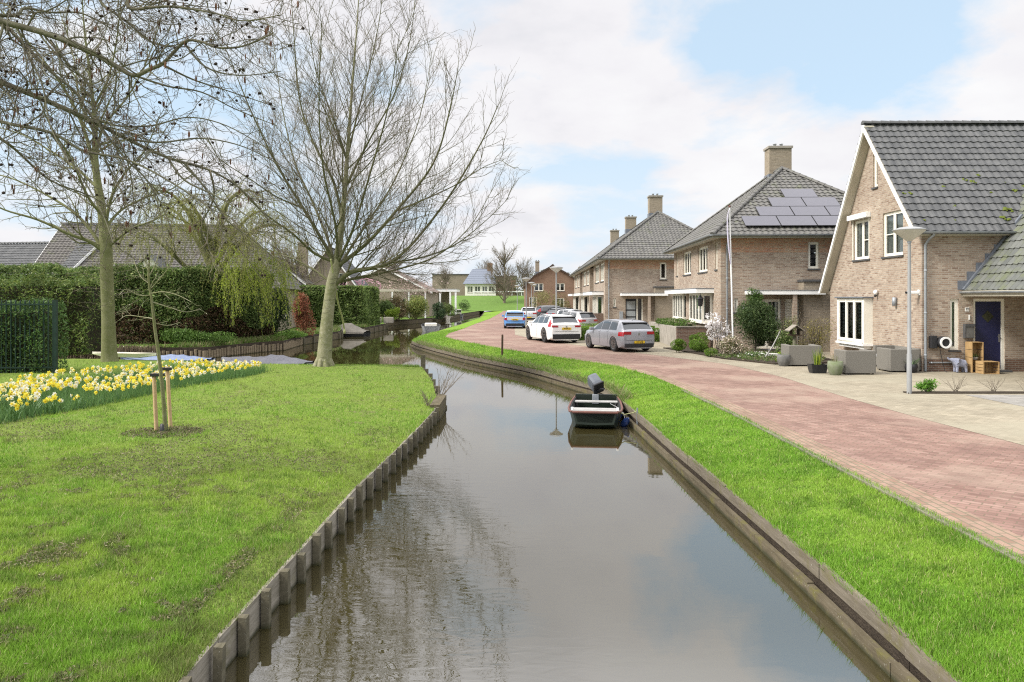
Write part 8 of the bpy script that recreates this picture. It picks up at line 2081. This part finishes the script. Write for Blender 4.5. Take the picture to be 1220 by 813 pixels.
def flower_geo(kind, gg):
    """petals: six petals; trumpet: small flared cup; facing -y and slightly up"""
    pc, tc_ = {'yellow': (YEL, (.80, .60, .04)), 'pale': (PALE, (.72, .55, .05)), 'white': (WHT, (.74, .62, .18))}[kind]
    V_ = []; F_ = []
    for k in range(6):
        a = k * math.pi / 3 + .2; ca, sa = math.cos(a), math.sin(a); w_ = .019
        b = len(V_); V_ += [(0, 0, 0), (.030 * ca - w_ * sa, -.004, .030 * sa + w_ * ca), (.056 * ca, .004 * (k % 2) - .002, .056 * sa), (.030 * ca + w_ * sa, -.004, .030 * sa - w_ * ca)]; F_.append((b, b + 1, b + 2, b + 3))
    T = []; TF = []
    for r_, yy in ((.012, 0), (.014, -.022), (.022, -.036)):
        for j in range(8): th = 2 * math.pi * j / 8; T.append((r_ * math.cos(th), yy, r_ * math.sin(th)))
    for i in range(2):
        for j in range(8): TF.append((i * 8 + j, i * 8 + (j + 1) % 8, (i + 1) * 8 + (j + 1) % 8, (i + 1) * 8 + j))
    return (np.array(V_), np.array(F_), pc), (np.array(T), np.array(TF), tc_)
protos = {}
LABELS = {'yellow': 'yellow daffodil in bloom in the long flower bed on the lawn', 'pale': 'pale cream daffodil in bloom in the long flower bed on the lawn', 'white': 'white daffodil in bloom in the long flower bed on the lawn'}
def leafset(gg, h):
    V_ = []
    for k in range(6):
        a = gg.uniform(0, 6.28); hh = h * gg.uniform(.7, 1.05); sp_ = gg.uniform(.05, .2); w_ = .008; ca, sa = math.cos(a), math.sin(a); bx, by = .03 * ca, .03 * sa
        V_.append([(bx - sa * w_, by + ca * w_, -.02), (bx + sa * w_, by - ca * w_, -.02), (bx + ca * sp_ * .4 + sa * w_, by + sa * sp_ * .4 - ca * w_, hh * .65), (bx + ca * sp_ * .4 - sa * w_, by + sa * sp_ * .4 + ca * w_, hh * .65), (bx + ca * sp_, by + sa * sp_, hh)])
    return V_
for kind in ('yellow', 'pale', 'white'):
    for var in range(2):
        gg = random.Random(var * 7 + len(kind)); h = .31 + .04 * var
        root = thing('daffodil', LABELS[kind], 'daffodil', (0, 0, 0), 0, kind + ' daffodils in the bed')
        V, Fq = bulk_tubes([([(0, 0, -.02), (.005, 0, h * .6), (0, -.01, h - .015), (0, -.03, h)], [.005, .0045, .004, .004])], 5)
        fast_mesh('stem', V, Fq, M['grassblade'], root, col=np.tile(np.array([(.12, .21, .04)]), (len(V), 1)))
        L_ = leafset(gg, h * .95); V = np.array([p for l in L_ for p in l]); Fq = []
        for i in range(len(L_)): b = i * 5; Fq += [(b, b + 1, b + 2, b + 3), (b + 3, b + 2, b + 4, b + 4)]
        mbx = MB(); 
        for l in L_: mbx.raw(l, [(0, 1, 2, 3), (3, 2, 4)])
        lm = M.setdefault('daff_leaf', simple('daffodil_leaf', (.10, .19, .065), (.08, .16, .05), rough=.5)); mbx.build('leaves', lm, root)
        (Vp, Fp, pc), (Vt, Ft, tc2) = flower_geo(kind, gg)
        for nm, VV, FF, cc_ in (('petals', Vp, Fp, pc), ('trumpet', Vt, Ft, tc2)):
            o = fast_mesh(nm, VV, FF, M['petal'], root, col=np.tile(np.array([cc_]), (len(VV), 1))); o.location = (0, -.035, h); o.rotation_euler = (R(-8 if var else 10), 0, 0); o.scale = (1.12,) * 3
        protos[(kind, var)] = root
used = set()
for i, (x, y) in enumerate(spots[:300]):
    kind = g.choices(('yellow', 'pale', 'white'), (.46, .2, .34))[0]; var = g.randrange(2); key = (kind, var); z = float(lawn_z(np.array([x]), np.array([y]))[0])
    rz = g.gauss(0.2, 1.1)
    if key not in used: o = protos[key]; used.add(key); o.location = (x, y, z); o.rotation_euler = (0, 0, rz)
    else: o = dup(protos[key], (x, y, z), rz)
    o.scale = (g.uniform(.75, 1.2),) * 3; o.rotation_euler[0] = g.gauss(0, .12); o.rotation_euler[1] = g.gauss(0, .12)
for k_2, o in protos.items():
    if k_2 not in used: o.location = (spots[0][0], spots[0][1], -.12)
# the ones further back, too many to count
Vl = []; Fl = []; Cl = []; b = 0
for (x, y) in spots[300:]:
    kind = g.choices(('yellow', 'pale', 'white'), (.46, .2, .34))[0]; z = float(lawn_z(np.array([x]), np.array([y]))[0]); h = g.uniform(.27, .40); a = g.gauss(.2, .9); ca, sa = math.cos(a), math.sin(a)
    for VV, FF, cc_ in flower_geo(kind, g):
        W_ = VV * 1.15; W_ = np.stack([W_[:, 0] * ca - (W_[:, 1] - .03) * sa + x, W_[:, 0] * sa + (W_[:, 1] - .03) * ca + y, W_[:, 2] + z + h], -1)
        Vl.append(W_); Fl.append(FF + b); Cl.append(np.tile(np.array([cc_]), (len(W_), 1))); b += len(W_)
o = fast_mesh('daffodil_blooms', np.concatenate(Vl), np.concatenate(Fl), M['petal'], col=np.concatenate(Cl)); o['kind'] = 'stuff'
n = 26000; gx = NR; x = gx.uniform(-16.5, -8.5, n * 3); y = gx.uniform(14.6, 26.7, n * 3); ok = np.array([inside(a, b_, bed) for a, b_ in zip(x, y)]); x, y = x[ok][:n], y[ok][:n]
blades('daffodil_foliage', x, y, lawn_z(x, y), .27, .008, pal(len(x), [(.095, .18, .06), (.13, .23, .07), (.075, .15, .05)], gx), M['grassblade'], gx, lean=.3)['kind'] = 'stuff'
